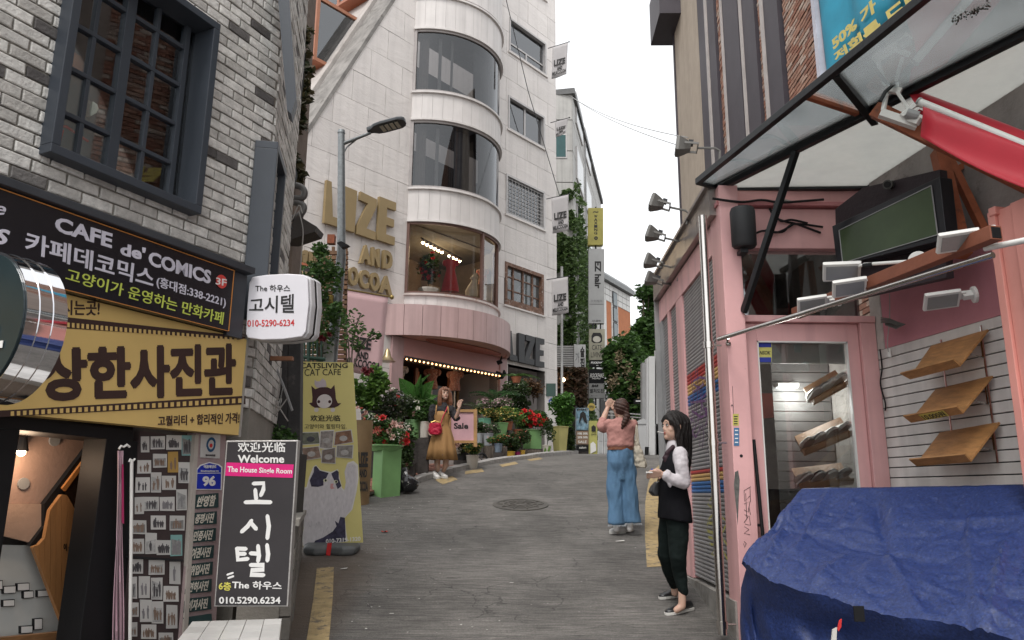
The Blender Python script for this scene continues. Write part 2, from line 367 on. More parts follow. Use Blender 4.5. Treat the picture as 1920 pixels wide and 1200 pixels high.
for j in range(5):a=j*1.256;m.add([p+V((0,0,.01)),p+V((.035*math.cos(a-.5),.035*math.sin(a-.5),.012)),p+V((.05*math.cos(a),.05*math.sin(a),.025)),p+V((.035*math.cos(a+.5),.035*math.sin(a+.5),.012))],[[0,1,2,3]])
m.build("fallen_blossom",M("scarlet_petal",(.5,.03,.015),.6,bump=0),fix=False,label="single red blossom fallen on the asphalt",cat="flower")
kerbm=M("granite_kerb",(.30,.285,.27),.75,var=.25,vs=12,bump=.15)
K0=PG(752,926,.0);K1=PG(1075,852,0);kd=(K1-K0);kd.z=0;KL=kd.length;kd.normalize();kn=V((-kd.y,kd.x,0))
sw=thing("kerb","grey granite kerb bending along the flower display","kerb",K0);
KP=[PG(x,y)for x,y in((754,926),(790,904),(850,886),(920,871),(1000,860),(1085,851.5))];seg=[]
for a,b in zip(KP,KP[1:]):
 n_=max(1,round((b-a).length/.75));seg+=[(a+(b-a)*((k+.01)/n_),a+(b-a)*((k+.99)/n_))for k in range(n_)]
for a,b in seg:
 mm=MB();r=R.uniform(-.006,.006)
 vs_=[]
 for p in(a,b):
  z=g(p.y)
  for o_,h in((0,-.2),(0,.085+r),(.15,.10+r),(.15,-.2)):q=p+kn*o_;vs_.append((q.x,q.y,z+h))
 mm.add(vs_,[[0,1,2,3],[7,6,5,4],[0,4,5,1],[1,5,6,2],[2,6,7,3],[3,7,4,0]]);mm.build("kerb_stone",kerbm,sw,bev=.008)
sw["kind"]="structure"
pave=thing("paving","red brick paving strip between the kerb and the flower steps","paving",K0);pave["kind"]="structure"
base=MB();base.prism([V((q.x,q.y,0))for q in(K0-kd*.5+kn*.28,K0+kd*4+kn*.34,K0+kd*4+kn*1.5,K0-kd*.5+kn*1.5)],(0,0,.01))
base.v=[(x,y,g(y)+.03+(z>.005)*.03)for x,y,z in base.v];base.build("paving_bed",M("mortar_bed",(.12,.10,.09),.9),pave)
pbr=M("red_paving_brick",(.27,.12,.085),.8,var=.25,rnd=.35,bump=.2,vs=10)
me=MB().box(WF,-.098,.098,-.046,.046,-.03,.0).mesh("brick");me.materials.append(pbr)
ang=math.atan2(kd.y,kd.x);n_=0
for i in range(14):
 for j in range(11):
  p=K0+kd*(-.35+i*.21+(j%2)*.105)+kn*(.34+j*.105)
  o=link("brick",me,Matrix.Translation((p.x,p.y,g(p.y)+.075+R.uniform(-.003,.003)))@Matrix.Rotation(ang,4,'Z')@Matrix.Rotation(-math.atan2(g(p.y+.2)-g(p.y-.2),.4)*kd.y,4,'Y')@Matrix.Rotation(math.atan2(g(p.y+.2)-g(p.y-.2),.4)*kd.x,4,'X'),pave)
W1=Fr((-2.25,5.0),az=25);W1E=.763
c2=W1 .w(W1E,0,0);W2=Fr((c2 .x,c2 .y),az=-9.5)
FS=Fr((0,5.0),x=(1,0,0),n=(0,-1,0))
def rect_minus(r,holes):
 out=[r]
 for h in holes:
  nx=[]
  for a0,a1,c0,c1 in out:
   if h[0]>=a1 or h[1]<=a0 or h[2]>=c1 or h[3]<=c0:nx.append((a0,a1,c0,c1));continue
   if h[0]>a0:nx.append((a0,h[0],c0,c1))
   if h[1]<a1:nx.append((h[1],a1,c0,c1))
   m0,m1=max(a0,h[0]),min(a1,h[1])
   if h[2]>c0:nx.append((m0,m1,c0,h[2]))
   if h[3]<c1:nx.append((m0,m1,h[3],c1))
  out=nx
 return out
bb=thing("brick_building","pale grey brick building at the near corner with slate blue windows","building",W1 .w(0,0,g(5)))
mort=M("grey_mortar",(.27,.25,.22),.95,var=.2,bump=.3)
def brickmat(name,stops,bs=55):
 m=M(name,(1,1,1),.85,var=.3,vs=14,bump=.35,bs=bs);t=m.node_tree;N=t.nodes;L=t.links
 oi=N.new("ShaderNodeObjectInfo");ge=N.new("ShaderNodeNewGeometry");ad_=N.new("ShaderNodeMath");fr=N.new("ShaderNodeMath");fr.operation='FRACT'
 L.new(oi.outputs["Random"],ad_.inputs[0]);L.new(ge.outputs["Random Per Island"],ad_.inputs[1]);L.new(ad_.outputs[0],fr.inputs[0])
 rp=N.new("ShaderNodeValToRGB");L.new(fr.outputs[0],rp.inputs[0]);e=rp.color_ramp.elements
 e[0].position=stops[0][0];e[0].color=_rgb(stops[0][1]);e[1].position=stops[-1][0];e[1].color=_rgb(stops[-1][1])
 for p_,c_ in stops[1:-1]:e.new(p_).color=_rgb(c_)
 for n in N:
  if n.type=='VECT_MATH' and n.operation=='SCALE':L.new(rp.outputs[0],n.inputs[0])
 return m
lb=brickmat("whitewashed_brick",[(0,(.10,.092,.09)),(.045,(.15,.14,.135)),(.07,(.46,.44,.41)),(.5,(.64,.62,.585)),(1,(.76,.74,.70))])
wa0,wc0=W1 .ac(92,284,.1);wa1,_c=W1 .ac(376,401,.1);_a,wc1=W1 .ac(417,50,.1)
hole=(wa0+.02,wa1-.02,wc0+.02,wc1-.02)
C0,C1=2.2,7.2
m=MB()
for a0,a1,d0,d1 in rect_minus((-3.2,W1E,C0+.0,C1),[hole]):m.box(W1,a0,a1,-.25,-.008,d0,d1)
m.build("wall",mort,bb)
m=MB();m.box(W2,0,1.45,-.25,-.008,.0,C1);m.build("wall",mort,bb)
brk=[]
rest=MB()
BH,BL_=.076,.215
row=0;c=C0
while c<C1-.1:
 a=-2.05-(row%2)*BL_/2+.003
 while a<W1E:
  w=BL_-.012
  a0,a1=a,min(a+w,W1E-.004)
  if a1-a0>.04:
   for q in rect_minus((a0,a1,c,c+BH-.012),[hole]):
    if q[1]-q[0]>.03 and q[3]-q[2]>.02:brk.append(q)
  a+=BL_
 c+=BH;row+=1
def seen(fr,a,c_):
 p=fr.w(a,0,c_)-EYE;y=p.dot(_f)
 if y<.1:return-1
 x,v_=p.dot(_r)/y*FPX,p.dot(_u)/y*FPX
 return(1 if abs(x)<985 and abs(v_)<620 else 0)/y
def brick_part(fr,q,mat,parent,th=.012,rr=R,name="brick",jit=.003):
 w,h=(q[1]-q[0])/2,(q[3]-q[2])/2;key=(name,round(w,3),round(h,3),rr.randrange(4))
 if key not in BM:
  L=MB();e=.006
  def jt():return rr.uniform(-.003,.003)
  o=[(-w+jt(),-h+jt()),(w+jt(),-h+jt()),(w+jt(),h+jt()),(-w+jt(),h+jt())];i_=[(x*(1-e/w),y*(1-e/h))for x,y in o]
  L.add([(x,0,y)for x,y in o]+[(x,-th*.7,y)for x,y in o]+[(x,-th,y)for x,y in i_],[[4+k,4+(k+1)%4,(k+1)%4,k]for k in range(4)]+[[8+k,8+(k+1)%4,4+(k+1)%4,4+k]for k in range(4)]+[[8,11,10,9]])
  me=L.mesh("brick");me.materials.append(mat);me.flip_normals();BM[key]=me
 mw=Matrix(((fr.x.x,-fr.n.x,0,0),(fr.x.y,-fr.n.y,0,0),(0,0,1,0),(0,0,0,1)))
 p=fr.w((q[0]+q[1])/2,rr.uniform(-jit,jit)-.005,(q[2]+q[3])/2)
 return link(name,BM[key],Matrix.Translation(p)@mw,parent)
BM={}
brk.sort(key=lambda q:-seen(W1,(q[0]+q[1])/2,(q[2]+q[3])/2))
for q in brk[:298]:brick_part(W1,q,lb,bb)
for q in brk[298:]:rest.box(W1,q[0],q[1],-.01,R.uniform(.003,.009),q[2],q[3])
c=C0;row=0
while c<C1-.1:
 a=-(row%2)*BL_/2
 while a<1.44:
  a0,a1=max(a,.006),min(a+BL_-.012,1.44)
  if a1-a0>.03:rest.box(W2,a0,a1,-.01,R.uniform(.002,.01),c,c+BH-.012)
  a+=BL_
 c+=BH;row+=1
rest.build("brick_courses",lb,bb,kind="stuff")
wf=MB();t_=.055
for q in((wa0,wa1,wc0,wc0+t_),(wa0,wa1,wc1-t_,wc1),(wa0,wa0+t_,wc0+t_,wc1-t_),(wa1-t_,wa1,wc0+t_,wc1-t_)):wf.box(W1,q[0],q[1],-.16,.11,q[2],q[3])
win=wf.build("window",slate,bb,bev=.004)
ia0,ia1,ic0,ic1=wa0+t_,wa1-t_,wc0+t_,wc1-t_
am=ia0+(ia1-ia0)*.45;ga=ia1-.10
sash=MB();sash.box(W1,am-.035,am+.035,-.11,-.05,ic0,ic1);sash.box(W1,ga,ga+.04,-.11,-.05,ic0,ic1);sash.box(W1,ia0,ia0+.03,-.11,-.05,ic0,ic1)
for s0,s1 in((ia0,am),(am,ga)):
 sash.box(W1,(s0+s1)/2-.014,(s0+s1)/2+.014,-.10,-.06,ic0,ic1)
 for k in range(1,5 if True else 4):
  z=ic0+(ic1-ic0)*k/4.6;sash.box(W1,s0,s1,-.103,-.057,z-.014,z+.014)
sash.build("glazing_bars",slate,win,bev=.003)
MB().box(W1,ia0,ia1,-.085,-.08,ic0,ic1).build("pane",glass("reflecting_pane",(.85,.88,.88),.05),win)
refl_pan=thing("reflection_panel","teal and orange panel imitating a banner reflected in the left window sash","poster",W1 .w(ia0,-.25,ic0))  # teal panel and its shapes imitate the banner reflected in the glass
MB().box(W1,ia0-.05,am+.02,-.135,-.122,ic0-.1,ic1).build("backing",M("teal_reflection",(.05,.13,.15),.6,bump=0),refl_pan)
og=M("rust_orange_reflection",(.5,.16,.07),.6,bump=0);m=MB()
cx,cz=(ia0+am)/2-.06,ic0+(ic1-ic0)*.60
arc=[(cx+.19*math.cos(a),cz+.19*math.sin(a))for a in[math.radians(60+i*24)for i in range(13)]];arc2=[(cx+.08*math.cos(a),cz+.08*math.sin(a))for a in[math.radians(60+i*24)for i in range(13)]]
for i in range(12):m.prism([W1 .w(x,-.121,z)for x,z in(arc[i],arc[i+1],arc2[i+1],arc2[i])],W1 .n*.004)
m.box(W1,cx-.02,cx+.2,-.121,-.117,cz+.16,cz+.24);m.build("figure",og,refl_pan)
m=MB()
for dx,dz,w,h in((-.1,-.34,.12,.02),(-.1,-.38,.13,.02),(-.1,-.42,.12,.02),(-.14,-.78,.1,.02),(-.14,-.82,.1,.02),(-.14,-.86,.1,.02)):m.box(W1,cx+dx-w/2,cx+dx+w/2,-.121,-.117,cz+dz,cz+dz+h)
m.build("reflected_lines",M("ochre_reflection",(.30,.22,.07),.6,bump=0),refl_pan)
m=MB();m.tube([W1 .w(cx-.15,-.118,cz-.62),W1 .w(cx,-.118,cz-.57),W1 .w(cx+.15,-.118,cz-.60)],.009);m.tube([W1 .w(cx-.02,-.118,cz-.6),W1 .w(cx-.06,-.118,cz-.95)],.010);m.build("red_shape",redp,refl_pan)
m=MB();m.ball(W1 .w(cx+.1,-.125,cz-.40),(.09,.006,.06));m.build("pale_shape",M("cream_reflection",(.4,.42,.36),.6,bump=0),refl_pan)
m=MB();z=ic0-.3
while z<ic1+.2:
 for k in range(9):m.box(W1,am-.1+k*.2+(int(z*20)%2)*.1,am+.09+k*.2+(int(z*20)%2)*.1,-.66,-.64,z,z+.06)
 z+=.075
m.build("reflected_brickwork",lb,bb,kind="stuff")  # brick courses behind the pane imitate a brick wall mirrored in the right sash
MB().box(W1,ia0-.3,ia1+.3,-1.4,-1.3,ic0-.3,ic1+.3).build("room_wall",M("dim_plaster",(.22,.19,.16),.9),bb)
sw2=MB();A0,A1=W2 .ac(497,350)[0],W2 .ac(519,350)[0];sc0=W2 .hit(489,560,.14).z;sc1=W2 .hit(499,186,.07).z
for q in((A0,A1,sc1-.06,sc1),(A0,A0+.05,sc0,sc1-.06),(A1-.05,A1,sc0,sc1-.06)):sw2 .box(W2,q[0],q[1],-.1,.07,q[2],q[3])
s2=sw2 .build("window",slate,bb,bev=.004,label="tall narrow slate blue window box on the side face")
MB().box(W2,A0+.05,A1-.05,-.007,-.002,sc0,sc1-.06).build("pane",M("dark_pane",(.05,.05,.055),.08,bump=0,spec=.8),s2)
rim=MB();rim.prism([P(x,y,5.45)for x,y in((519,-30),(540,-30),(555,182),(546,214),(538,205))],(-.03,.15,0));rim.build("roof_trim",slate,bb,label="dark steel trim running up the corner")
MB().box(W1,-3.2,W1E+.05,-.05,.06,1.55+1.6-.62,1.55+1.6-.60)
MB().prism([W1 .w(-3.2,-.26,0),W1 .w(W1E-.05,-.26,0),W2 .w(1.4,-.26,0),W2 .w(1.4,-3,0),W1 .w(-3.2,-4,0)],(0,0,.01)).v
m=MB();m.prism([W1 .w(-3.2,-3.9,.3),W1 .w(W1E-.3,-3.3,.3),W2 .w(1.45,-3,.3),W2 .w(1.45,-3.4,.3),W1 .w(-3.2,-4.2,.3)],(0,0,7.2));m.build("rear_wall",mort,bb)
MB().prism([W1 .w(-3.2,-.26,7.2),W1 .w(W1E,-.26,7.2),W2 .w(1.45,-.26,7.2),W2 .w(1.45,-3.4,7.2),W1 .w(-3.2,-4.2,7.2)],(0,0,.2)).build("roof",mort,bb)
MB().prism([W2 .w(1.20,-.05,-.2),W2 .w(1.45,-.05,-.2),W2 .w(1.45,-3.2,-.2),W2 .w(1.2,-3.2,-.2)],(0,0,7.4)).build("end_wall",mort,bb)
def board(fr,b0,b1,pts):return MB().prism([fr.hit(x,y,b1)for x,y in pts],fr.n*(b0-b1))
aR,cT=W1 .ac(445,505,.22);_,cB=W1 .ac(434,622,.22);aFar,_=W1 .ac(474,520,.22)
sg=thing("signboard","black cafe signboard with white and lime Korean lettering and red 3F dot","signboard",W1 .w(-.5,.1,cB))
dk=M("black_sign_face",(.012,.011,.015),.25,bump=.01,spec=.5)
m=MB();m.box(W1,-2.6,aR,.05,.20,cB,cT);m.build("face",dk,sg)
tr=M("dark_grey_sign_frame",(.06,.065,.075),.4,.3,bump=.03)
m=MB();m.box(W1,-2.6,aFar,.0,.24,cT+.002,cT+.05);m.build("top_rail",tr,sg,bev=.004)
m=MB();m.box(W1,aR+.004,aFar,.0,.17,cB-.02,cT-.001);m.build("end_box",tr,sg,bev=.004)
orl=M("orange_edge_line",(.62,.25,.06),.5,bump=0);m=MB();e=.004
m.box(W1,-2.6,aR-e,.20,.203,cT-.013,cT-.007);m.box(W1,aR-.012,aR-.006,.20,.203,cB+.006,cT-.013);m.box(W1,-2.6,aR-.012,.20,.203,cB+.002,cB+.006);m.build("edge_line",orl,sg)
m=MB();B=.2005
tq(m,W1,B,[(104,405),(211,438),(209,466),(102,433)],"CAFE",bold=.035)
tq(m,W1,B,[(226,454),(273,465),(271,489),(225,478)],"de'",bold=.035)
tq(m,W1,B,[(279,470),(396,508),(394,533),(278,497)],"COMICS",bold=.035)
tq(m,W1,B,[(48,432),(290,506),(286,541),(46,472)],"카페데코믹스",bold=.018)
tq(m,W1,B,[(294,517),(424,558),(422,579),(293,540)],"(홍대점:338-2221)",bold=.012)
tq(m,W1,B,[(-24,372),(12,380),(10,405),(-26,398)],"fe",shear=.3);tq(m,W1,B,[(-40,420),(19,432),(17,461),(-40,452)],"cs",shear=.3)
m.build("lettering",M("lilac_white_print",(.62,.60,.68),.6,bump=0),sg)
m=MB();tq(m,W1,B,[(126,502),(420,586),(417,609),(122,526)],"고양이가 운영하는 만화카페",bold=.008);m.build("slogan",M("lime_print",(.52,.60,.10),.6,bump=0),sg)
rd=W1 .hit(415,528,.203);m=MB();m.prism([rd+W1 .x*(.047*math.cos(a))+V((0,0,.047*math.sin(a)))for a in[i*math.pi/12 for i in range(24)]],W1 .n*.004);dot=m.build("red_dot",M("red_dot_print",(.62,.06,.05),.5,bump=0),sg)
m=MB();tq(m,W1,.2075,[(405,520),(425,524),(424,537),(404,533)],"3F",bold=.01);m.build("floor_number",white,dot)
yR,yT=W1 .ac(463,630,.14);_,yB=W1 .ac(457,817,.14)
ys_=thing("signboard","mustard yellow photo studio signboard with brown Korean letters and film strips","signboard",W1 .w(-.5,.1,yB))
mus=M("mustard_sign_face",(.64,.45,.165),.35,bump=.01,var=.08,vs=2,spec=.4)
MB().box(W1,-2.6,yR,.02,.14,yB,min(yT+.35,cB-.004)).build("face",mus,ys_)
MB().box(W1,yR+.002,yR+.02,.0,.145,yB-.01,yT).build("end_cap",M("pale_aluminium",(.45,.45,.42),.4,.6),ys_)
brn=M("dark_brown_print",(.045,.022,.018),.6,bump=0)
m=MB();B=.1402
tq(m,W1,B,[(74,656),(440,646),(440,740),(76,750)],"상한사진관",bold=.01,grow=.011)
tq(m,W1,B,[(92,562),(187,564),(186,592),(92,590)],"계시는곳!",bold=.02)
tq(m,W1,B,[(296,780),(449,773),(448,794),(296,799)],"고퀄리티 + 합리적인 가격!",bold=.02)
m.build("lettering",brn,ys_)
m=MB();pq(m,W1,B,[(100,592),(452,630),(460,632),(460,634),(448,637),(100,614)],.002);pq(m,W1,B,[(-20,771),(460,742),(460,758),(-20,783)],.002);strip=m.build("film_strip",brn,ys_)
m=MB()
for i in range(38):
 t=i/38;x=108+t*340;y=600+t*31+3;m_=9-2.5*t;pq(m,W1,.1425,[(x,y),(x+4.5,y+.4),(x+4.5,y+m_+.4),(x,y+m_)],.002)
 x=20+t*438;y=771.5-t*25;pq(m,W1,.1425,[(x,y),(x+6,y-.4),(x+6,y+8),(x,y+8.4)],.002)
m.build("sprocket_holes",mus,strip,kind="stuff")
dc=P(-46,608,3.2);ax=W1 .x.copy();si=V((ax.y,-ax.x,0));rad=.325
def drum(r,d0,d1,n=48):return[[dc+ax*d+si*(r*math.cos(2*math.pi*j/n))+V((0,0,r*math.sin(2*math.pi*j/n)))for j in range(n)]for d in(d0,d1)]
dr=thing("drum_sign","round chrome rimmed drum sign projecting beside the yellow board","sign",dc-V((0,0,.33)))
chrome=M("polished_chrome",(.75,.75,.77),.06,1,var=.05,bump=0)
MB().loft(drum(rad,.006,.185)).build("rim",chrome,dr,smooth=True)
for d in(.06,.12):MB().loft(drum(rad+.004,d,d+.006)).build("rim_band",chrome,dr,smooth=True)
MB().loft(drum(rad-.012,-.002,.005)).build("face",M("petrol_sign_face",(.02,.035,.04),.3,bump=0),dr)
m=MB();q=lambda u,v_:dc+ax*-.006+si*u+V((0,0,v_))
text_on(m,[q(-.22,.24),q(.10,.24),q(.10,.02),q(-.22,.02)],"사진",bold=.03);text_on(m,[q(-.10,-.02),q(.22,-.02),q(.22,-.24),q(-.10,-.24)],"관",bold=.03)
m.build("lettering",white,dr)
HB=Fr((0,5.35),x=(1,0,0),n=(0,-1,0))
lbx=thing("lightbox_sign","white rounded lightbox sign of a guesthouse with red phone number","sign",HB.hit(515,635))
pts=[(473,519),(500,515),(540,513),(570,515),(577,521),(579,570),(573,622),(566,631),(530,636),(490,637),(464,633),(461,626),(463,580),(467,530)]
face=[HB.hit(x,y,0)for x,y in pts];m=MB();m.prism(face,(0,.03,0));m.build("face",M("white_acrylic",(.72,.70,.74),.3,bump=0,var=.05),lbx,bev=.006)
cc=sum(face,V())/len(face)
m=MB();m.prism([cc+(p-cc)*1.015+V((0.008,.032,0))for p in face],(.02,.05,0));m.build("case",M("white_case",(.62,.61,.62),.4,bump=0),lbx,bev=.008)
m=MB();m.prism([cc+(p-cc)*1.0+V((0.03,.083,0))for p in face],(.006,.02,0));m.build("seam",ink,lbx)
m=MB();m.prism([cc+(p-cc)*1.015+V((0.036,.104,0))for p in face],(.02,.06,0));m.build("rear_case",M("white_rear_case",(.6,.59,.60),.4,bump=0),lbx,bev=.008)
m=MB();B=.0005;tq(m,HB,B,rq(479,534,544,547),"The 하우스",bold=.01);tq(m,HB,B,[(468,560),(552,551),(551,587),(467,586)],"고시텔",bold=.015);m.build("lettering",ink,lbx)
m=MB();tq(m,HB,B,[(464,600),(552,599),(552,611),(464,613)],"010-5290-6234",bold=.012);m.build("phone_number",redp,lbx)
FB=Fr((0,4.95),x=(1,0,0),n=(0,-1,0))
gb=thing("signboard","tall black guesthouse board with magenta band and white brush lettering","signboard",FB.hit(470,1138))
Q=[(424,826),(559,825),(540,1138),(401,1138)]
m=MB();m.prism([FB.hit(x,y,0)for x,y in Q],(0,.06,0));m.build("frame",M("aluminium_frame",(.42,.40,.38),.4,.5),gb,bev=.004)
m=MB();pq(m,FB,.001,[(427,829),(556,828),(537,1135),(404,1135)],.004);m.build("face",M("charcoal_face",(.028,.024,.026),.45,bump=.01),gb)
m=MB();pq(m,FB,.0055,[(425,867),(551,871),(549,896),(422,892)],.002);mg=m.build("magenta_band",M("magenta_print",(.62,.008,.17),.5,bump=0),gb)
m=MB();tq(m,FB,.0078,[(427,874),(548,879),(547,891),(426,888)],"The House Single Room",bold=.02,thick=.001);m.build("band_text",white,mg)
m=MB();B=.0055
tq(m,FB,B,rq(446,829,535,848),"欢迎光临",bold=.012);tq(m,FB,B,rq(446,853,533,868),"Welcome",bold=.025)
def stroke(mb,fr,b,pts,w):
 p=[fr.hit(x,y,b)for x,y in pts];L_,R_=[],[]
 for i in range(len(p)):
  d=(p[min(i+1,len(p)-1)]-p[max(i-1,0)]).normalized();s=d.cross(fr.n).normalized()*w;e=d*(w*.6)*(-1 if i==0 else 1 if i==len(p)-1 else 0)
  if i==0:L_.append(p[i]+e*1.3+s*.4);R_.append(p[i]+e*1.3-s*.4);L_.append(p[i]-e*.2+s*.95);R_.append(p[i]-e*.2-s*.95)
  elif i==len(p)-1:L_.append(p[i]-e*.2+s);R_.append(p[i]-e*.2-s);L_.append(p[i]+e*1.3+s*.4);R_.append(p[i]+e*1.3-s*.4)
  else:L_.append(p[i]+s*1.08);R_.append(p[i]-s*1.08)
 k=len(mb.v);n=len(L_);th=fr.n*(.0012+.00021*(k%7));mb.v+=[tuple(q+th)for q in L_]+[tuple(q+th)for q in R_]
 mb.f+=[[k+i,k+i+1,k+n+i+1,k+n+i]for i in range(n-1)]
k_=lambda x,y:(330+x/2.857,780+y/2.857)
for si_,st in enumerate(([(415,362),(470,360),(468,395),(455,425)],[(425,395),(430,445)],[(372,462),(430,460),(508,462)],[(405,560),(385,590),(352,620)],[(400,570),(430,605)],[(490,535),(498,590),(490,655)],[(325,710),(375,712)],[(328,712),(332,770),(385,765)],[(330,738),(370,738)],[(400,735),(440,738)],[(440,695),(445,750),(440,778)],[(488,690),(494,740),(490,775)],[(400,798),(470,798),(470,822),(405,826),(400,850),(470,852)],[(275,850),(305,840)],[(280,868),(308,858)])):
 if si_ in(3,6,13):m.build("brush_letter",white,gb,fix=False);m=MB()
 stroke(m,FB,B,[k_(*p)for p in st],.0125 if st[0][0]>320 else.006)
m.build("brush_mark",white,gb,fix=False);m=MB();tq(m,FB,B,[(436,1088),(529,1091),(528,1106),(435,1104)],"The 하우스",bold=.02);tq(m,FB,B,rq(411,1119,526,1132),"010.5290.6234",bold=.02)
m.build("lettering",white,gb)
m=MB();tq(m,FB,B,[(411,1090),(434,1092),(433,1108),(410,1106)],"6층",bold=.02);m.build("floor_text",M("lemon_print",(.6,.55,.1),.6,bump=0),gb)
til=M("white_glazed_tile",(.62,.61,.59),.25,bump=.01,var=.12,rnd=.12);gt=M("grey_glazed_tile",(.42,.40,.37),.35,bump=.02,rnd=.15)
ld=thing("tiled_ledge","white tiled ledge at the foot of the black guesthouse board","ledge",P(490,1165,4.9))
zt=.86;e0=PZ(531,1140,zt);e1=PZ(524,1200,zt);ed=(e0-e1).normalized();FLg=Fr((e1 .x,e1 .y),x=ed,n=(ed.y,-ed.x,0));wl=(PZ(445,1200,zt)-e1).length
m=MB();m.box(FLg,-.9,.75,-wl-.25,-.012,.1,zt-.012);m.build("core",mort,ld)
me=MB().box(WF,-.098,.098,-.048,.048,0,.012).mesh("tile");me.materials.append(til)
me2=MB().box(WF,-.098,.098,-.012,0,-.06,.06).mesh("tile");me2 .materials.append(gt);rz_=math.atan2(ed.y,ed.x)
for i in range(8):
 for j in range(5):link("tile",me,Matrix.Translation(FLg.w(-.8+i*.2,-.05-j*.1,zt-.012+R.uniform(0,.001)))@Matrix.Rotation(rz_,4,'Z'),ld)
 for j in range(4):link("tile",me2,Matrix.Translation(FLg.w(-.8+i*.2,.0,zt-.08-j*.124))@Matrix.Rotation(rz_,4,'Z')@Matrix.Rotation(math.pi,4,'Z'),ld)
bw=thing("block_wall","low grey block wall running up the lane behind the black board","wall",PG(560,1060))
bx=P(562,1000,6.8).x;x5=P(556,1030,5.6).x
blm=M("grey_concrete_block",(.20,.185,.165),.9,var=.3,rnd=.25,bump=.3)
FW=Fr((x5,5.55),x=(bx-x5+.0,1.25,0));me=MB().box(WF,-.19,.19,-.08,.0,0,.14).mesh("block");me.materials.append(blm)
rz=math.atan2(FW.x.y,FW.x.x)
m=MB();m.box(FW,0,2.9,-.35,-.075,0,1.24);m.build("core",mort,bw)
for i in range(7):
 for j in range(5):
  p=FW.w(.2+i*.39+(j%2)*.0,R.uniform(-.006,.006),.62+j*.15+i*.0);link("block",me,Matrix.Translation(p)@Matrix.Rotation(rz,4,'Z')@Matrix.Rotation(math.pi,4,'Z')@Matrix.Translation((0,0,0)),bw)
m=MB();m.box(FW,-.02,2.92,-.36,.02,1.365,1.41);m.build("coping",M("concrete_coping",(.3,.28,.25),.9,bump=.2),bw)
FT_=None
en=thing("shop_entrance","dark angular studio entrance with wood panel and marble wall inside","shop entrance",W1 .w(-.9,0,g(4)))
k3=lambda x,y:(x/2.857,780+y/2.857)
def poly3(pts,b,th,name,mat,**kw):
 m=MB();m.prism([W1 .hit(*k3(x,y),b)for x,y in pts],W1 .n*-th);return m.build(name,mat,en,**kw)
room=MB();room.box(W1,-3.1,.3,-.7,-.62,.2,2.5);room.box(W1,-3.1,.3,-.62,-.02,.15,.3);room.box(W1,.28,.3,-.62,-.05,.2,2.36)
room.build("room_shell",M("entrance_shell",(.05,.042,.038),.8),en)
poly3([(-60,75),(510,110),(240,470),(-60,470)],-.5,.03,"ceiling_panel",M("salmon_ceiling",(.36,.24,.19),.8))
poly3([(-60,471),(240,471),(220,625),(170,680),(-60,622)],-.48,.03,"bulkhead",M("peach_plaster",(.46,.31,.23),.8))
poly3([(500,125),(500,185),(345,390),(282,482),(268,625),(215,705),(160,692),(238,590),(238,470)],-.45,.04,"black_trim",black)
poly3([(503,165),(503,195),(352,402),(336,386)],-.43,.03,"orange_edge",M("orange_wood_edge",(.55,.22,.06),.5))
plm=M("honey_wood_plank",(.42,.20,.075),.45,var=.35,vs=5,rnd=.12,stretch=(1,1,.15))
top=[(285,482,625),(320,430,720),(350,400,800),(380,455,0),(410,510,0),(440,565,0),(458,595,0)]
xs_=[178,210,240,270,300,330,360,390,420,452]
def ytop(x):return 700 if x<200 else 700-(x-200)*1.15 if x<268 else 482-(x-285)*1.35 if x<345 else 398+(x-345)*1.8
def ybot(x):return 705+(x-178)*2.6 if x<335 else 1150
for x0,x1 in zip(xs_,xs_[1:]):poly3([(x0+1,ytop(x0+1)),(x1-1,ytop(x1-1)),(x1-1,max(ybot(x1-1),ytop(x1-1)+5)),(x0+1,max(ybot(x0+1),ytop(x0+1)+5))],-.41,.03,"plank",plm)
poly3([(355,395),(490,190),(495,300),(440,380),(470,470),(462,590)],-.54,.03,"inner_panel",M("dark_wood",(.10,.045,.02),.5,stretch=(1,1,.2),vs=6,var=.4))
m=MB();tq(m,W1,-.408,[k3(340,682),k3(432,690),k3(432,730),k3(340,722)],"이 상한 사",bold=.03);tq(m,W1,-.408,[k3(365,738),k3(420,742),k3(420,782),k3(365,778)],"SAJIN",bold=.03);m.build("wall_lettering",black,en)
marble=M("white_marble",(.55,.56,.54),.3,var=.1,bump=0,dirt=((.25,.22,.2),3,.66))
poly3([(-60,690),(172,694),(338,1112),(312,1150),(-60,1200)],-.53,.04,"marble_wall",marble)
for x,y,w,h in((18,908,68,42),(92,893,66,42),(125,935,55,40),(200,930,62,38),(15,982,64,38),(-30,880,45,50),(182,1082,46,62),(110,1122,66,42)):
 f_=MB();f_.prism([W1 .hit(*k3(a,b_),-.51)for a,b_ in((x,y+4),(x+w,y),(x+w,y+h),(x,y+h+3))],W1 .n*-.02);fo=f_.build("picture_frame",black,en)
 f_=MB();pq(f_,W1,-.509,[k3(x+4,y+7),k3(x+w-4,y+4),k3(x+w-4,y+h-4),k3(x+4,y+h-1)],.002);po=f_.build("picture",M("grey_picture",(.35,.35,.33),.6),fo)if False else f_.build("picture",white,fo)
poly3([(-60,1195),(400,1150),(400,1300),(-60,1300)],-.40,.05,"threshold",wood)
for x,y in((288,132),(122,362)):
 c_=W1 .hit(*k3(x,y),-.495);m=MB();m.cyl(c_,c_+W1 .n*.012,.035,.035,14);m.build("ceiling_spot",greyp,en)
sp=thing("spotlight","small lit spotlight glowing warm under the entrance ceiling","spotlight",W1 .hit(*k3(118,190),-.42))
c_=W1 .hit(*k3(112,205),-.42);m=MB();m.cyl(c_+V((.0,0,.10)),c_+V((.0,0,.02)),.022,.038,12);m.tube([c_+V((0,0,.09)),c_+V((.05,.03,.13))],.006);m.build("housing",black,sp)
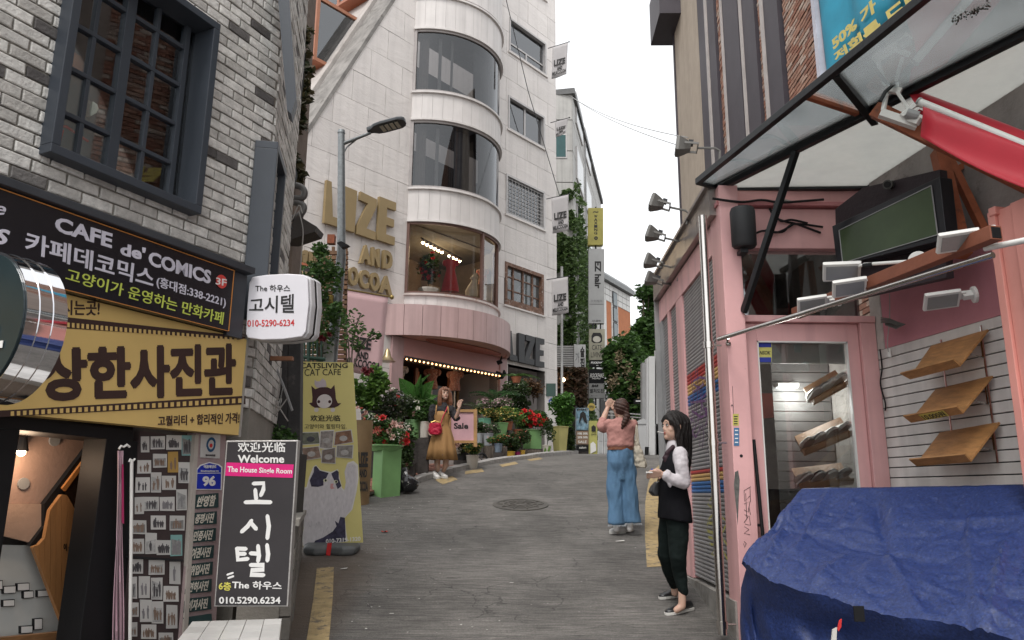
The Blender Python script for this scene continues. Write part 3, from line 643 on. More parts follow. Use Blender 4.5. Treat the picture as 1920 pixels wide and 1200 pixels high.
MB().ball(c_+V((0,0,.012)),.024,10,6).build("bulb",glow("warm_lamp_glow",(1,.72,.45),14),sp)
ll=bpy.data.lights.new("spotlight_lamp",'POINT');ll.energy=3;ll.color=(1,.72,.5);ll.shadow_soft_size=.05;lo=bpy.data.objects.new("spotlight_lamp",ll);COL.objects.link(lo);lo.location=c_+V((.05,-.1,-.05))
m=MB();m.prism([W1 .hit(x,y,.03)for x,y in((-60,778),(248,812),(230,1260),(140,1260),(205,846),(36,806),(-60,1010))],W1 .n*-.3)
m2=MB()
def post(pts,b,th,name,mat):
 mm=MB();mm.prism([W1 .hit(x,y,b)for x,y in pts],W1 .n*-th);mm.build(name,mat,en,bev=.003)
post([(-60,772),(250,806),(250,828),(36,806),(-60,800)],.03,.3,"lintel",black)
post([(200,822),(262,828),(225,1270),(140,1270)],.03,.2,"jamb",black)
post([(-60,800),(38,806),(-4,1080),(-60,1080)],.028,.25,"jamb",black)
post([(174,820),(200,822),(172,1042),(150,1040)],-.3,.03,"glass_door_edge",M("bronze_glass",(.16,.10,.07),.2,bump=0))
m=MB();
for i in range(16):y=880+i*10;pq(m,W1,-.296,[(181-(y-880)*.09,y),(191-(y-880)*.09,y+1),(190-(y-880)*.09,y+6),(180-(y-880)*.09,y+5)],.002)
m.build("door_lettering",M("tan_print",(.38,.3,.22),.6,bump=0),en)
lp=thing("leaning_poster","long narrow poster with small photos leaning in the dark doorway","poster",W1 .hit(190,1190,-.1))
m=MB();m.prism([W1 .hit(x,y,-.02)for x,y in((216,900),(222,905),(190,1230),(152,1230))],W1 .n*-.03);m.build("sheet",M("dim_paper",(.20,.165,.15),.6),lp)
m=MB()
for x0,y0,x1,y1,s_ in((188,1050,208,1085,4),(178,1095,202,1130,5)):pq(m,W1,-.018,[(x0+s_,y0),(x1,y0+3),(x1-s_,y1),(x0,y1-3)],.002)
m.build("photo_print",M("brown_photo",(.10,.05,.03),.5),lp)
m=MB()
for y in(1000,1018,1034,1144,1160,1168):pq(m,W1,-.018,[(207-(y-980)*.21,y),(217-(y-1000)*.16,y+2),(216-(y-1000)*.16,y+6),(206-(y-980)*.21,y+5)],.002)
m.build("print_lines",M("grey_ink",(.08,.07,.06),.6),lp)
cu_=thing("curtain","pink and white cloth banner gathered on a hook by the doorway","cloth banner",W1 .hit(230,1190,.1))
m=MB();rows=[]
for j in range(14):
 t=j/13;y=845+t*400;row_=[]
 for i in range(15):
  u=i/14;x=226+(u-.5)*(10+10*t)+2*math.sin(6*t+u*3)-5*t;row_.append(W1 .hit(x,y,.10+.025*math.sin(u*19+t*2)))
 rows.append(row_)
m.add([p for r_ in rows for p in r_],[[j*15+i,j*15+i+1,(j+1)*15+i+1,(j+1)*15+i]for j in range(13)for i in range(14)])
cl=m.build("cloth",M("pale_pink_cloth",(.55,.36,.42),.9,sheen=.2,bump=.05),cu_,smooth=True,fix=False);cl.modifiers.new("thick",'SOLIDIFY').thickness=.003
m=MB();pq(m,W1,.135,[(228,870),(231,871),(232,982),(228,980)],.003);m.build("magenta_strip",M("magenta_cloth",(.4,.03,.12),.8),cu_)
m=MB();m.tube([W1 .hit(243,838,.12),W1 .hit(238,834,.12),W1 .hit(232,838,.12),W1 .hit(227,836,.12),W1 .hit(223,842,.12)],.007);m.build("hook",whitep,cu_)
pl=thing("white_pole","slim white metal pole standing between the curtain and photo board","pole",W1 .hit(245,1190,.14))
m=MB();m.tube([W1 .hit(247,862,.14),W1 .hit(246,1000,.14),W1 .hit(243,1260,.14)],.010,8);m.build("shaft",whitep,pl,smooth=True)
m=MB();m.tube([W1 .hit(253,860,.14),W1 .hit(250,864,.14),W1 .hit(244,861,.14),W1 .hit(242,866,.14)],.006);m.build("hook",whitep,pl)
pb=thing("photo_board","brown board covered with small studio portrait photos","photo board",W1 .hit(300,1190,.04))
m=MB();m.prism([W1 .hit(x,y,.04)for x,y in((262,808),(366,820),(330,1300),(222,1300))],W1 .n*-.05);m.build("backing",M("plum_brown_board",(.055,.038,.038),.6,bump=.05),pb)
m=MB();m.prism([W1 .hit(x,y,.06)for x,y in((240,1042),(344,1049),(344,1053),(240,1046))],W1 .n*-.02);m.build("divider",ironm,pb)
phot=[(755,110,798,195),(805,108,882,178),(890,103,970,180),(972,103,1032,212),(735,237,808,308),(818,203,893,276),(898,192,953,302),(955,247,1013,360),(725,328,802,410),(806,302,862,410),(867,320,942,395),(945,392,1000,505),(722,434,768,525),(770,434,850,508),(855,434,935,508),(707,558,782,632),(807,532,887,608),(908,534,988,612),(702,658,770,738),(778,626,838,738),(838,664,917,745),(912,636,975,750),(700,768,765,845),(796,770,880,850),(908,780,965,900),(700,862,732,978),(742,857,802,975),(808,866,868,984),(875,910,955,995),(690,998,742,1075),(750,984,812,1102),(813,993,873,1110),(890,1012,948,1138),(690,1105,735,1182),(755,1117,835,1195),(850,1160,925,1240)]
pcol={3:(.22,.42,.42),21:(.22,.42,.40),6:(.45,.28,.08)}
pw=M("photo_paper",(.56,.55,.53),.35,var=.06,bump=0,rnd=.12)
bkd=[M("photo_backdrop",(q,q,q*.98),.5,bump=0,var=.4,vs=30)for q in(.42,.34,.26)]
inks=[M("photo_ink_%s"%w,c_,.5,bump=0)for w,c_ in(("dark",(.09,.085,.09)),("grey",(.24,.23,.24)),("brown",(.24,.17,.13)))]
for i,(x0,y0,x1,y1)in enumerate(phot):
 j=lambda:R.uniform(-1.5,1.5);b=.047+R.random()*.004
 q_=[k3(x0+j(),y0+j()),k3(x1+j(),y0+j()),k3(x1+j(),y1+j()),k3(x0+j(),y1+j())]
 mt=pw if i not in pcol else M("tinted_photo",pcol[i],.4,bump=0)
 m=MB();pq(m,W1,b-.006,q_,.003);ph=m.build("photo",mt,pb)
 if i%2:m=MB();pq(m,W1,b-.0029,[k3(x0+5,y0+(y1-y0)*R.uniform(.08,.5)),k3(x1-5,y0+(y1-y0)*.3),k3(x1-5,y1-7),k3(x0+5,y1-6)],.0005);m.build("printed_backdrop",R.choice(bkd),ph)
 m=MB();n_=R.choice([1,2,2,3])if x1-x0<65 else R.choice([3,4,5,6]);wd=(x1-x0)
 for k in range(n_):
  cx_=x0+wd*(.15+.7*(k+.5)/n_)+R.uniform(-3,3);hh=(y1-y0)*R.uniform(.40,.70);yb=y1-(y1-y0)*.14;w_=min(wd*.10,hh*.13)
  sil=[(-.5,0),(-.9,.45),(-1.2,.75),(-.35,.82),(-.5,.9),(-.3,1),(.3,1),(.5,.9),(.35,.82),(1.2,.72),(.8,.4),(.6,0)]
  pq(m,W1,b-.0025,[k3(cx_+sx*w_*R.uniform(.55,1.5),yb-sy*hh)for sx,sy in sil],.0008)
 m.build("printed_figure",R.choice(inks),ph)
stp=thing("label_strip","narrow pale post with a column of dark green photo service labels","sign post",W1 .hit(370,1190,.06))
m=MB();m.prism([W1 .hit(x,y,.06)for x,y in((368,812),(424,816),(398,1300),(330,1300))],W1 .n*-.08);m.build("post",M("mauve_strip",(.36,.27,.27),.6,dirt=((.2,.17,.15),6,.6)),stp)
m=MB();m.prism([W1 .hit(x,y,.075)for x,y in((366,815),(373,815),(346,1300),(338,1300))],W1 .n*-.04);m.build("edge_tube",M("dirty_white_tube",(.42,.38,.34),.5),stp)
names=["반명함","증명사진","민증사진","여권사진","취업사진","면허사진","비자사진","이미지사진","커플사진"]
grn=M("dark_green_label",(.022,.05,.05),.45,bump=0);lt=M("cream_italic_print",(.62,.58,.50),.6,bump=0)
L4=[(105,422,228,412,228,490,95,497),(92,520,220,510,218,578,85,585),(82,610,215,600,212,668,75,680),(72,700,205,692,200,760,65,775),(65,795,198,780,195,850,58,865),(55,885,192,872,190,940,48,955),(48,980,187,965,190,1035,42,1055),(40,1080,190,1058,195,1115,50,1145),(40,1170,178,1155,170,1240,30,1245)]
for i,q in enumerate(L4):
 q_=[k_(q[2*j],q[2*j+1])for j in range(4)]
 m=MB();m.prism([W1 .hit(x,y,.068+(.012 if j_==2 and i==7 else 0))for j_,(x,y)in enumerate(q_)],W1 .n*-.004);lb_=m.build("service_label",grn,stp)
 ix=lambda p,f_:(p[0]*(1-f_)+sum(a[0]for a in q_)/4*f_,p[1]*(1-f_)+sum(a[1]for a in q_)/4*f_)
 m=MB();text_on(m,[W1 .hit(*ix(p,.22),.0682)for p in q_],names[i],bold=.03,shear=.3,thick=.001);m.build("label_text",lt,lb_)
ap=thing("address_plate","blue house number plate reading 96 above the service labels","address plate",W1 .hit(391,918,.07))
m=MB();pq(m,W1,.062,[k_(*p)for p in((105,395),(110,285),(128,262),(178,246),(228,258),(246,272),(243,397))],.004);m.build("rim",white,ap)
m=MB();pq(m,W1,.0665,[k_(*p)for p in((110,390),(115,288),(132,268),(178,252),(224,263),(241,276),(238,392))],.002);m.build("plate",M("royal_blue_enamel",(.01,.03,.40),.35,bump=0),ap)
m=MB();tq(m,W1,.069,[k_(*p)for p in((142,322),(212,320),(210,376),(141,376))],"96",bold=.04);tq(m,W1,.069,[k_(*p)for p in((148,262),(215,262),(215,280),(148,280))],"어울마당로",bold=.02)
tq(m,W1,.069,[k_(*p)for p in((133,290),(228,290),(228,300),(133,300))],"Eoulmadang-ro",bold=.02);pq(m,W1,.069,[k_(*p)for p in((113,305),(240,304),(240,307),(113,308))],.001);m.build("lettering",white,ap)
ep=thing("emblem_plate","white plate with a round blue emblem above the number 96","plaque",W1 .hit(391,858,.07))
m=MB();pq(m,W1,.062,[k_(*p)for p in((133,100),(236,100),(232,228),(128,222))],.004);m.build("plate",M("white_enamel",(.55,.54,.52),.4),ep)
m=MB();cc=W1 .hit(*k_(188,155),.068)
for r0,r1,a0,a1 in((.034,.052,20,200),(.030,.048,200,380)):
 n_=12
 for i in range(n_):
  a,b=math.radians(a0+(a1-a0)*i/n_),math.radians(a0+(a1-a0)*(i+1)/n_)
  m.prism([cc+W1 .x*(r*math.cos(t)*.8)+V((0,0,r*math.sin(t)))for r,t in((r0,a),(r1,a),(r1,b),(r0,b))],W1 .n*.001)
m.build("ring",M("navy_print",(.01,.08,.18),.5,bump=0),ep)
m=MB();m.prism([cc+W1 .x*(.013*math.cos(t))+V((0,0,.014*math.sin(t)-.004))for t in[i*.5236 for i in range(12)]],W1 .n*.001);m.build("red_mark",redp,ep)
m=MB();tq(m,W1,.067,[k_(*p)for p in((158,205),(210,206),(210,216),(158,215))],"한국사진관",bold=.02);m.build("caption",ink,ep)
F2=Fr((-.135,21.0),az=40)
lz=thing("boutique_building","tall white stone clad boutique building with curved bay windows","building",F2 .w(0,0,g(20)))
stone=M("white_marble_cladding",(.72,.675,.645),.6,var=.05,vs=1.5,bump=.0,rnd=.05,streak=.10)
def crackle(m,sc=1.0):
 t=m.node_tree;N=t.nodes;L=t.links;ge=N.new("ShaderNodeNewGeometry");mp=N.new("ShaderNodeMapping");mp.inputs["Scale"].default_value=(1.2*sc,1.2*sc,3.4*sc);mp.inputs["Rotation"].default_value=(.15,.1,0);L.new(ge.outputs["Position"],mp.inputs[0])
 n=N.new("ShaderNodeTexNoise");n.inputs["Scale"].default_value=1.3;n.inputs["Detail"].default_value=9;n.inputs["Roughness"].default_value=.62;n.inputs["Distortion"].default_value=.6;L.new(mp.outputs[0],n.inputs["Vector"])
 a=N.new("ShaderNodeMath");a.operation='SUBTRACT';a.inputs[1].default_value=.5;L.new(n.outputs["Fac"],a.inputs[0]);b=N.new("ShaderNodeMath");b.operation='ABSOLUTE';L.new(a.outputs[0],b.inputs[0])
 r=N.new("ShaderNodeMapRange");r.inputs[1].default_value=0;r.inputs[2].default_value=.012;r.inputs[3].default_value=0;r.inputs[4].default_value=1;L.new(b.outputs[0],r.inputs[0])
 bu=N.new("ShaderNodeBump");bu.inputs["Strength"].default_value=.32;bu.inputs["Distance"].default_value=.02;
 r2=N.new("ShaderNodeMath");r2 .operation='MULTIPLY_ADD';L.new(n.outputs["Fac"],r2 .inputs[0]);r2 .inputs[1].default_value=3;L.new(r.outputs[0],r2 .inputs[2]);L.new(r2 .outputs[0],bu.inputs["Height"]);L.new(bu.outputs[0],N["Principled BSDF"].inputs["Normal"])
crackle(stone)
gapm=M("dark_joint",(.22,.20,.185),.9,bump=0)
def dpt(px,py):return F2 .ac(px,py,0)
d0a,d0c=dpt(741,0);d1a,d1c=dpt(550,293)
dsl=(d0c-d1c)/(d0a-d1a)
def diag_a(c):return d1a+(c-d1c)/dsl
aL=dpt(470,700)[0];aRt=dpt(1043,300)[0];CT=20.5;Gz=1.4
def frect(x0,y0,x1,y1):a,c=dpt(x0,y0);a1,c1_=dpt(x1,y1);return(min(a,a1),max(a,a1),min(c,c1_),max(c,c1_))
wr=[frect(955,32,1024,143),frect(953,178,1021,280),frect(949,325,1021,432),frect(947,490,1019,592)]
W5=(wr[0][0],wr[0][1],wr[0][2]+2.75,wr[0][3]+2.75);wr.append(W5)
bayA0,bayA1=dpt(768,300)[0],dpt(768,300)[0]+3.33
bay=[(dpt(768,553)[1],dpt(768,418)[1]),(dpt(768,353)[1],dpt(775,228)[1]),(dpt(775,173)[1],dpt(778,56)[1])]
shopc=(dpt(745,850)[0],dpt(932,850)[0],Gz,dpt(760,672)[1])
ent=(dpt(951,800)[0],dpt(1022,800)[0],Gz,dpt(1000,692)[1])
holes2=wr+[(bayA0+.12,bayA1-.12,z0,z1)for z0,z1 in bay]+[shopc,ent]
def clip_diag(poly):
 out=[];n=len(poly)
 f_=lambda p:p[0]-diag_a(p[1])
 for i in range(n):
  p,q=poly[i],poly[(i+1)%n];fp,fq=f_(p),f_(q)
  if fp>=0:out.append(p)
  if fp*fq<0:t=fp/(fp-fq);out.append((p[0]+(q[0]-p[0])*t,p[1]+(q[1]-p[1])*t))
 return out
m=MB()
for a0,a1,z0,z1 in rect_minus((aL,aRt,Gz-.5,CT),holes2):
 n_=max(1,int((z1-z0)/.8))
 for k in range(n_):
  pl_=clip_diag([(a0,z0+(z1-z0)*k/n_),(a1,z0+(z1-z0)*k/n_),(a1,z0+(z1-z0)*(k+1)/n_),(a0,z0+(z1-z0)*(k+1)/n_)])
  if len(pl_)>2:m.prism([F2 .w(a,-.012,c)for a,c in pl_],F2 .n*-.3)
m.build("wall",gapm,lz)
PW,PH=1.02,.78;npan=0;row=0;c=1.3
while c<CT-.1:
 a=aL-(row%2)*PW/2
 while a<aRt:
  for r4 in rect_minus((max(a,aL)+.005,min(a+PW,aRt)-.005,c+.005,c+PH-.005),holes2):
   if r4[1]-r4[0]<.03 or r4[3]-r4[2]<.03:continue
   if bayA0+.1<r4[0]and r4[1]<bayA1-.1 and r4[3]>bay[0][0]-1:continue
   pl_=clip_diag([(r4[0],r4[2]),(r4[1],r4[2]),(r4[1],r4[3]),(r4[0],r4[3])])
   if len(pl_)>2:
    b_=R.uniform(-.003,.004);MB().prism([F2 .w(x,b_,z)for x,z in pl_],F2 .n*-.03).build("stone_panel",stone,lz);npan+=1
  a+=PW
 c+=PH;row+=1
m=MB();m.box(F2,aRt-.3,aRt,-7,-.05,Gz-.5,CT);m.build("side_wall",stone,lz)
conc=M("weathered_concrete",(.25,.235,.22),.9,var=.4,vs=2.2,bump=.2,bs=18,dirt=((.12,.11,.10),3,.56));crackle(conc,.7)
def dl(c,off=0):return diag_a(c)-off
bandw=.48
m=MB();zlo,zhi=dpt(500,420)[1],CT
m.prism([F2 .w(dl(zlo)-.0,.02,zlo),F2 .w(dl(zhi),.02,zhi),F2 .w(dl(zhi)-.10,.02,zhi),F2 .w(dl(zlo)-.10,.02,zlo)],F2 .n*-.9);m.build("sloping_parapet",conc,lz)
roofm=M("pale_roof_render",(.42,.385,.36),.8,var=.2,streak=.2)
m=MB();m.prism([F2 .w(dl(zlo)-.05,-.9,zlo-.1),F2 .w(dl(zhi)-.05,-.9,zhi-.1),F2 .w(dl(zhi)-.25,-.9,zhi-.1),F2 .w(dl(zlo)-.25,-.9,zlo-.1)],F2 .n*-9);m.build("sloping_roof",roofm,lz)
orw=M("terracotta_window_frame",(.36,.15,.085),.5,var=.15,bump=.05)
def slope_ab(px,py):
 d=ray(px,py);nrm=F2 .x*1.0+V((0,0,-1/dsl));o=F2 .w(dl(zlo)-.15,0,zlo);return EYE+d*((o-EYE).dot(nrm)/d.dot(nrm))
for(bx0,bx1,c0_,c1_)in((-3.1,-1.15,9.35,11.15),(-3.1,-1.15,12.0,13.8),(-3.1,-1.15,6.6,8.35),(-6.2,-3.9,9.35,11.15),(-6.2,-3.9,12.0,13.8),(-3.1,-1.15,14.6,16.4),(-5.9,-3.8,6.6,8.3)):
 ao=dl(c0_)-.55;ai=dl(c1_)+.1
 f_=MB();t=.09
 f_.box(F2,ao,ai,bx0,bx1,c1_-t,c1_);f_.box(F2,ao,ai,bx0,bx1,c0_,c0_+t)
 for b0 in(bx0,(bx0+bx1)/2-t/2,bx1-t):f_.box(F2,ao,ao+t,b0,b0+t,c0_+t,c1_-t)
 for b0 in(bx0,bx1-t):f_.box(F2,ai-t,ai,b0,b0+t,c0_+t,c1_-t)
 w_=f_.build("dormer_window",orw,lz)
 MB().box(F2,ao+.03,ao+.04,bx0+t,bx1-t,c0_+t,c1_-t).box(F2,ao+t,ai-t,bx1-.05,bx1-.04,c0_+t,c1_-t).build("pane",winglass,w_)
 MB().box(F2,ao+.5,ao+.52,bx0+t,bx1-t,c0_+t,c1_-t).build("blind",M("pale_blind",(.45,.47,.46),.8,bump=0),w_)
alum=M("pale_aluminium_frame",(.45,.43,.42),.4,.3,bump=0,var=.1)
for i,(a0,a1,z0,z1)in enumerate(wr):
 brownw=(i==3);fm=M("peeling_brown_frame",(.19,.10,.065),.7,var=.5,vs=8,bump=.2,dirt=((.45,.4,.36),12,.55))if brownw else alum
 f_=MB();t=.10 if brownw else.06
 for q in((a0,a1,z0,z0+t*(1.8 if brownw else 1)),(a0,a1,z1-t,z1),(a0,a0+t,z0+t,z1-t),(a1-t,a1,z0+t,z1-t)):f_.box(F2,q[0],q[1],-.18,.02,q[2],q[3])
 if i in(0,4):f_.box(F2,a0+t,a1-t,-.12,-.07,z0+(z1-z0)*.3,z0+(z1-z0)*.3+.05);f_.box(F2,(a0+a1)/2-.03,(a0+a1)/2+.03,-.12,-.07,z0+t,z0+(z1-z0)*.3)
 if i==1:f_.box(F2,a0+(a1-a0)*.48,a0+(a1-a0)*.48+.06,-.12,-.07,z0+t,z1-t)
 if i==2:
  for k in range(1,12):f_.box(F2,a0+(a1-a0)*k/12-.006,a0+(a1-a0)*k/12+.006,-.03,-.02,z0+t,z1-t)
  for k in range(1,11):f_.box(F2,a0+t,a1-t,-.032,-.022,z0+(z1-z0)*k/11-.006,z0+(z1-z0)*k/11+.006)
 if brownw:
  for k in range(1,4):f_.box(F2,a0+(a1-a0)*k/4-.03,a0+(a1-a0)*k/4+.03,-.12,-.06,z0+t,z1-t)
  for k in(1,2):f_.box(F2,a0+t,a1-t,-.11,-.07,z0+t+(z1-z0-t)*k/3-.015,z0+t+(z1-z0-t)*k/3+.015)
 w_=f_.build("window",fm,lz)
 MB().box(F2,a0+t,a1-t,-.10,-.095,z0+t,z1-t).build("pane",winglass if not brownw else glass("hazy_pane",(.6,.62,.6),.12,haze=((.35,.36,.35),.45)),w_)
 MB().box(F2,a0,a1,-1.2,-1.15,z0,z1).build("blind",M("grey_blind",(.28,.29,.29),.8,bump=0)if i!=1 else M("brown_room",(.10,.07,.05),.8),w_)
 MB().box(F2,a0-.05,a1+.05,-.02,.05,z0-.05,z0-.004).build("sill",stone,w_)
def arcset(A,alpha,ch):
 al=math.radians(alpha);Rr=ch/(2*math.sin(al));C=V((A+ch/2,-Rr*math.cos(al)))
 return C,Rr,al
bC,bR,bal=arcset(bayA0,60,3.33)
def ap_(C,Rr,th,c,dr=0):return F2 .w(C[0]+(Rr+dr)*math.sin(th),C[1]+(Rr+dr)*math.cos(th),c)
panel=M("ribbed_white_cladding",(.62,.585,.565),.5,var=.06,bump=.02,streak=.14,rnd=.05,bs=10)
bands=[(bay[0][0]-1.0,bay[0][0]),(bay[0][1],bay[1][0]),(bay[1][1],bay[2][0]),(bay[2][1],bay[2][1]+1.0),(bay[2][1]+1.03,CT-.8)]
NP=15
for bi,(z0,z1)in enumerate(bands):
 for k in range(NP):
  t0=-bal+2*bal*k/NP+.0012;t1=-bal+2*bal*(k+1)/NP-.0012
  if t1>math.radians(56):pass
  m=MB();m.prism([ap_(bC,bR,t,z0+.05)for t in(t0,(t0+t1)/2,t1)]+[ap_(bC,bR,t,z0+.05,-.08)for t in(t1,(t0+t1)/2,t0)],(0,0,z1-z0-.1));m.build("bay_panel",panel,lz)
 for z_,h,dr in((z0,.05,.05),(z1-.05,.05,.06)):
  m=MB();m.prism([ap_(bC,bR,-bal+2*bal*k/24,z_,dr)for k in range(25)]+[ap_(bC,bR,bal-2*bal*k/24,z_,-.15)for k in range(25)],(0,0,h));m.build("bay_ledge",panel if bi else M("rust_stained_ledge",(.52,.46,.43),.6,var=.2,dirt=((.36,.17,.07),4,.58)),lz)
for z0,z1 in bands:
 for z in(z0+.02,z1-.08):MB().prism([ap_(bC,bR,-bal+2*bal*k/24,z,-.16)for k in range(25)]+[F2 .w(bayA1-.1,-.3,z),F2 .w(bayA0+.1,-.3,z)],(0,0,.06)).build("bay_floor",gapm,lz)
brf=M("brown_metal_frame",(.13,.07,.055),.5,.3,var=.2)
for wi,(z0,z1)in enumerate(bay):
 fr_m=brf if wi==0 else M("grey_bay_frame",(.34,.31,.30),.5,bump=0)
 ths=[-bal+.02,math.radians(3),math.radians(32),math.radians(57)]if wi==0 else[-bal+.02,math.radians(57)]
 f_=MB()
 for t in ths:f_.prism([ap_(bC,bR,t-.018,z0,.01),ap_(bC,bR,t+.018,z0,.01),ap_(bC,bR,t+.018,z0,-.08),ap_(bC,bR,t-.018,z0,-.08)],(0,0,z1-z0))
 for z_ in(z0,z1-.06):f_.prism([ap_(bC,bR,-bal+2*bal*k/24,z_,.0)for k in range(25)]+[ap_(bC,bR,bal-2*bal*k/24,z_,-.07)for k in range(25)],(0,0,.06))
 w_=f_.build("bay_window",fr_m,lz)
 m=MB();n_=24
 if wi==0:
  pa=[ap_(bC,bR,t,z0+.06,-.04)for t in ths];pb_=[p+V((0,0,z1-z0-.12))for p in pa]
  m.add(pa+pb_,[[k,k+1,k+1+len(pa),k+len(pa)]for k in range(len(pa)-1)]);m.build("pane",shopglass,w_,fix=False)
 else:
  pa=[ap_(bC,bR,-bal+2*bal*k/n_,z0+.06,-.04)for k in range(n_+1)];pb_=[p+V((0,0,z1-z0-.12))for p in pa]
  m.add(pa+pb_,[[k,k+1,k+2+n_,k+1+n_]for k in range(n_)]);m.build("pane",darkglass,w_,fix=False,smooth=True)
  for t0,t1,mt in((-58,-49,M("beige_curtain",(.42,.36,.31),.9,bump=0)),(-40,-37,whitep),(-22,-6,M("pale_curtain",(.5,.5,.5),.9,bump=0))if wi==1 else(-28,-26,whitep),(-2,26,M("dim_panel",(.30,.31,.31),.8,bump=0))if wi==2 else(8,36,M("brown_room_panel",(.12,.09,.07),.8,bump=0)),(42,56,M("pale_end_panel",(.5,.5,.51),.8,bump=0))):
   m=MB();k_n=6;m.prism([ap_(bC,bR,math.radians(t0+(t1-t0)*k/k_n),z0+.05,-.3-.02*(k%2))for k in range(k_n+1)]+[ap_(bC,bR,math.radians(t1-(t1-t0)*k/k_n),z0+.05,-.34)for k in range(k_n+1)],(0,0,z1-z0-.1));m.build("curtain",mt,w_)
m=MB()
for z0,z1 in bay[1:]:m.box(F2,bayA0-.3,bayA1+.2,-1.5,-1.4,z0-.1,z1+.1)
m.build("room_wall",darkroom,lz)
z0,z1=bay[0]
MB().box(F2,bayA0-.6,bayA1+.6,-2.6,-2.5,z0-.1,z1+.3).box(F2,bayA0-.6,bayA0-.5,-2.5,-.3,z0-.1,z1+.3).box(F2,bayA1+.5,bayA1+.6,-2.5,-.3,z0-.1,z1+.3).build("showroom_wall",M("brown_showroom",(.12,.085,.06),.8,var=.3),lz)
MB().box(F2,bayA0-.6,bayA1+.6,-2.5,-.3,z1+.1,z1+.2).build("showroom_ceiling",M("dark_showroom_ceiling",(.11,.09,.065),.8),lz)
MB().box(F2,bayA0-.6,bayA1+.6,-2.5,-.3,z0-.1,z0).build("showroom_floor",M("showroom_floor",(.14,.10,.07),.6),lz)
for a_,b_,w_ in((1.6,-2.45,.7),(3.1,-2.45,.5)):MB().box(F2,bayA0+a_,bayA0+a_+w_,b_-.02,b_,z0,z1-.5).build("doorway",M("pale_doorway",(.30,.24,.18),.7),lz)
blb=glow("warm_bulb_glow",(1,.70,.38),22)
tl_=thing("track_light","row of warm lit spotlights under the showroom ceiling","track lights",F2 .w(bayA0+1.8,-.8,z1))
m=MB();p0,p1=F2 .w(bayA0+1.0,-.55,z1-.03),F2 .w(bayA0+3.0,-1.0,z1-.02);m.cyl(p0,p1,.02);m.build("rail",black,tl_)
for k in range(11):
 if k in(6,):continue
 p=p0+(p1-p0)*(k+.5)/11-V((0,0,.09));h=MB().cyl(p+V((0,0,.09)),p,.02,.04,8).build("lamp_head",brf,tl_)
 MB().ball(p-V((0,0,.012)),.042,8,5).build("bulb",blb,h)
la=bpy.data.lights.new("showroom_lamps",'POINT');la.energy=40;la.color=(1,.78,.5);la.shadow_soft_size=.5;lo=bpy.data.objects.new("showroom_lamps",la);COL.objects.link(lo);lo.location=F2 .w(bayA0+2.0,-.9,z1-.3)
cC,cR,cal=arcset(dpt(722,620)[0],60,4.33);zc0=CZ;
zcb,zct=dpt(722,628)[1],dpt(728,571)[1]
cnp=M("dusty_pink_canopy",(.47,.32,.31),.5,var=.06,bump=.02,streak=.22,rnd=.06)
cn=thing("canopy","curved dusty pink canopy wrapped around the front of the boutique","canopy",F2 .w(cC[0],.5,zcb))
for k in range(12):
 t0=-cal+2*cal*k/12+.002;t1=-cal+2*cal*(k+1)/12-.002;mid=[(t0+(t1-t0)*j/3)for j in range(4)]
 m=MB();m.prism([ap_(cC,cR,t,zcb)for t in mid]+[ap_(cC,cR,t,zcb,-.08)for t in mid[::-1]],(0,0,zct-zcb));m.build("fascia_panel",cnp,cn)
arcp=[ap_(cC,cR,-cal+2*cal*k/28,0,-.085)for k in range(29)]
m=MB();m.prism([V((p.x,p.y,zcb+.03))for p in arcp]+[F2 .w(cC[0]+2.1,-.0,zcb+.03),F2 .w(cC[0]-2.1,-.0,zcb+.03)],(0,0,.05));m.build("soffit",M("pink_soffit",(.44,.27,.26),.5,var=.06),cn)
m=MB();m.prism([V((p.x,p.y,zct-.06))for p in arcp]+[F2 .w(cC[0]+2.1,-.0,zct-.06),F2 .w(cC[0]-2.1,-.0,zct-.06)],(0,0,.05));m.build("top_sheet",cnp,cn)
cop=M("copper_ceiling_disc",(.42,.16,.10),.25,.7,bump=0)
m=MB();cc=F2 .w(cC[0]+.2,.35,zcb+.005);m.prism([cc+F2 .x*(1.35*math.cos(t))+F2 .n*(.33*math.sin(t))for t in[i*math.pi/16 for i in range(32)]],(0,0,.02));m.build("ceiling_disc",cop,cn,bev=.005)
m=MB();m.box(F2,shopc[0]-.02,shopc[1]+.3,-.05,.06,shopc[3],zcb+.02);m.build("lintel_wall",M("pink_lintel",(.50,.27,.26),.6,var=.06),lz)
for a0,a1 in((shopc[0]-.35,shopc[0]),(shopc[1],shopc[1]+.28)):MB().box(F2,a0,a1,-.3,.08,Gz,zcb).build("pier",M("pink_pier",(.44,.29,.285),.6,var=.1,streak=.2),lz)
MB().box(F2,shopc[0]-.5,shopc[1]+.5,-3.1,-3.0,Gz,shopc[3]+.3).box(F2,shopc[0]-.6,shopc[0]-.5,-3,-.3,Gz,shopc[3]+.3).box(F2,shopc[1]+.5,shopc[1]+.6,-3,-.3,Gz,shopc[3]+.3).box(F2,shopc[0]-.5,shopc[1]+.5,-3,-.3,shopc[3]+.2,shopc[3]+.3).build("shop_interior",M("warm_dark_interior",(.045,.022,.014),.7,var=.6,vs=5),lz)
for k in range(9):
 a_=shopc[0]+(shopc[1]-shopc[0])*k/8.5
 MB().box(F2,a_,a_+.09,-.9-(k%3)*.4,-.82-(k%3)*.4,Gz,shopc[3]).build("wood_post",M("red_brown_post",(.16,.055,.028),.5,var=.3),lz)
MB().box(F2,shopc[0]+1.8,shopc[0]+2.9,-1.0,-.95,Gz,shopc[3]-.35).build("shop_door",M("black_shop_door",(.02,.02,.02),.3,bump=0),lz)
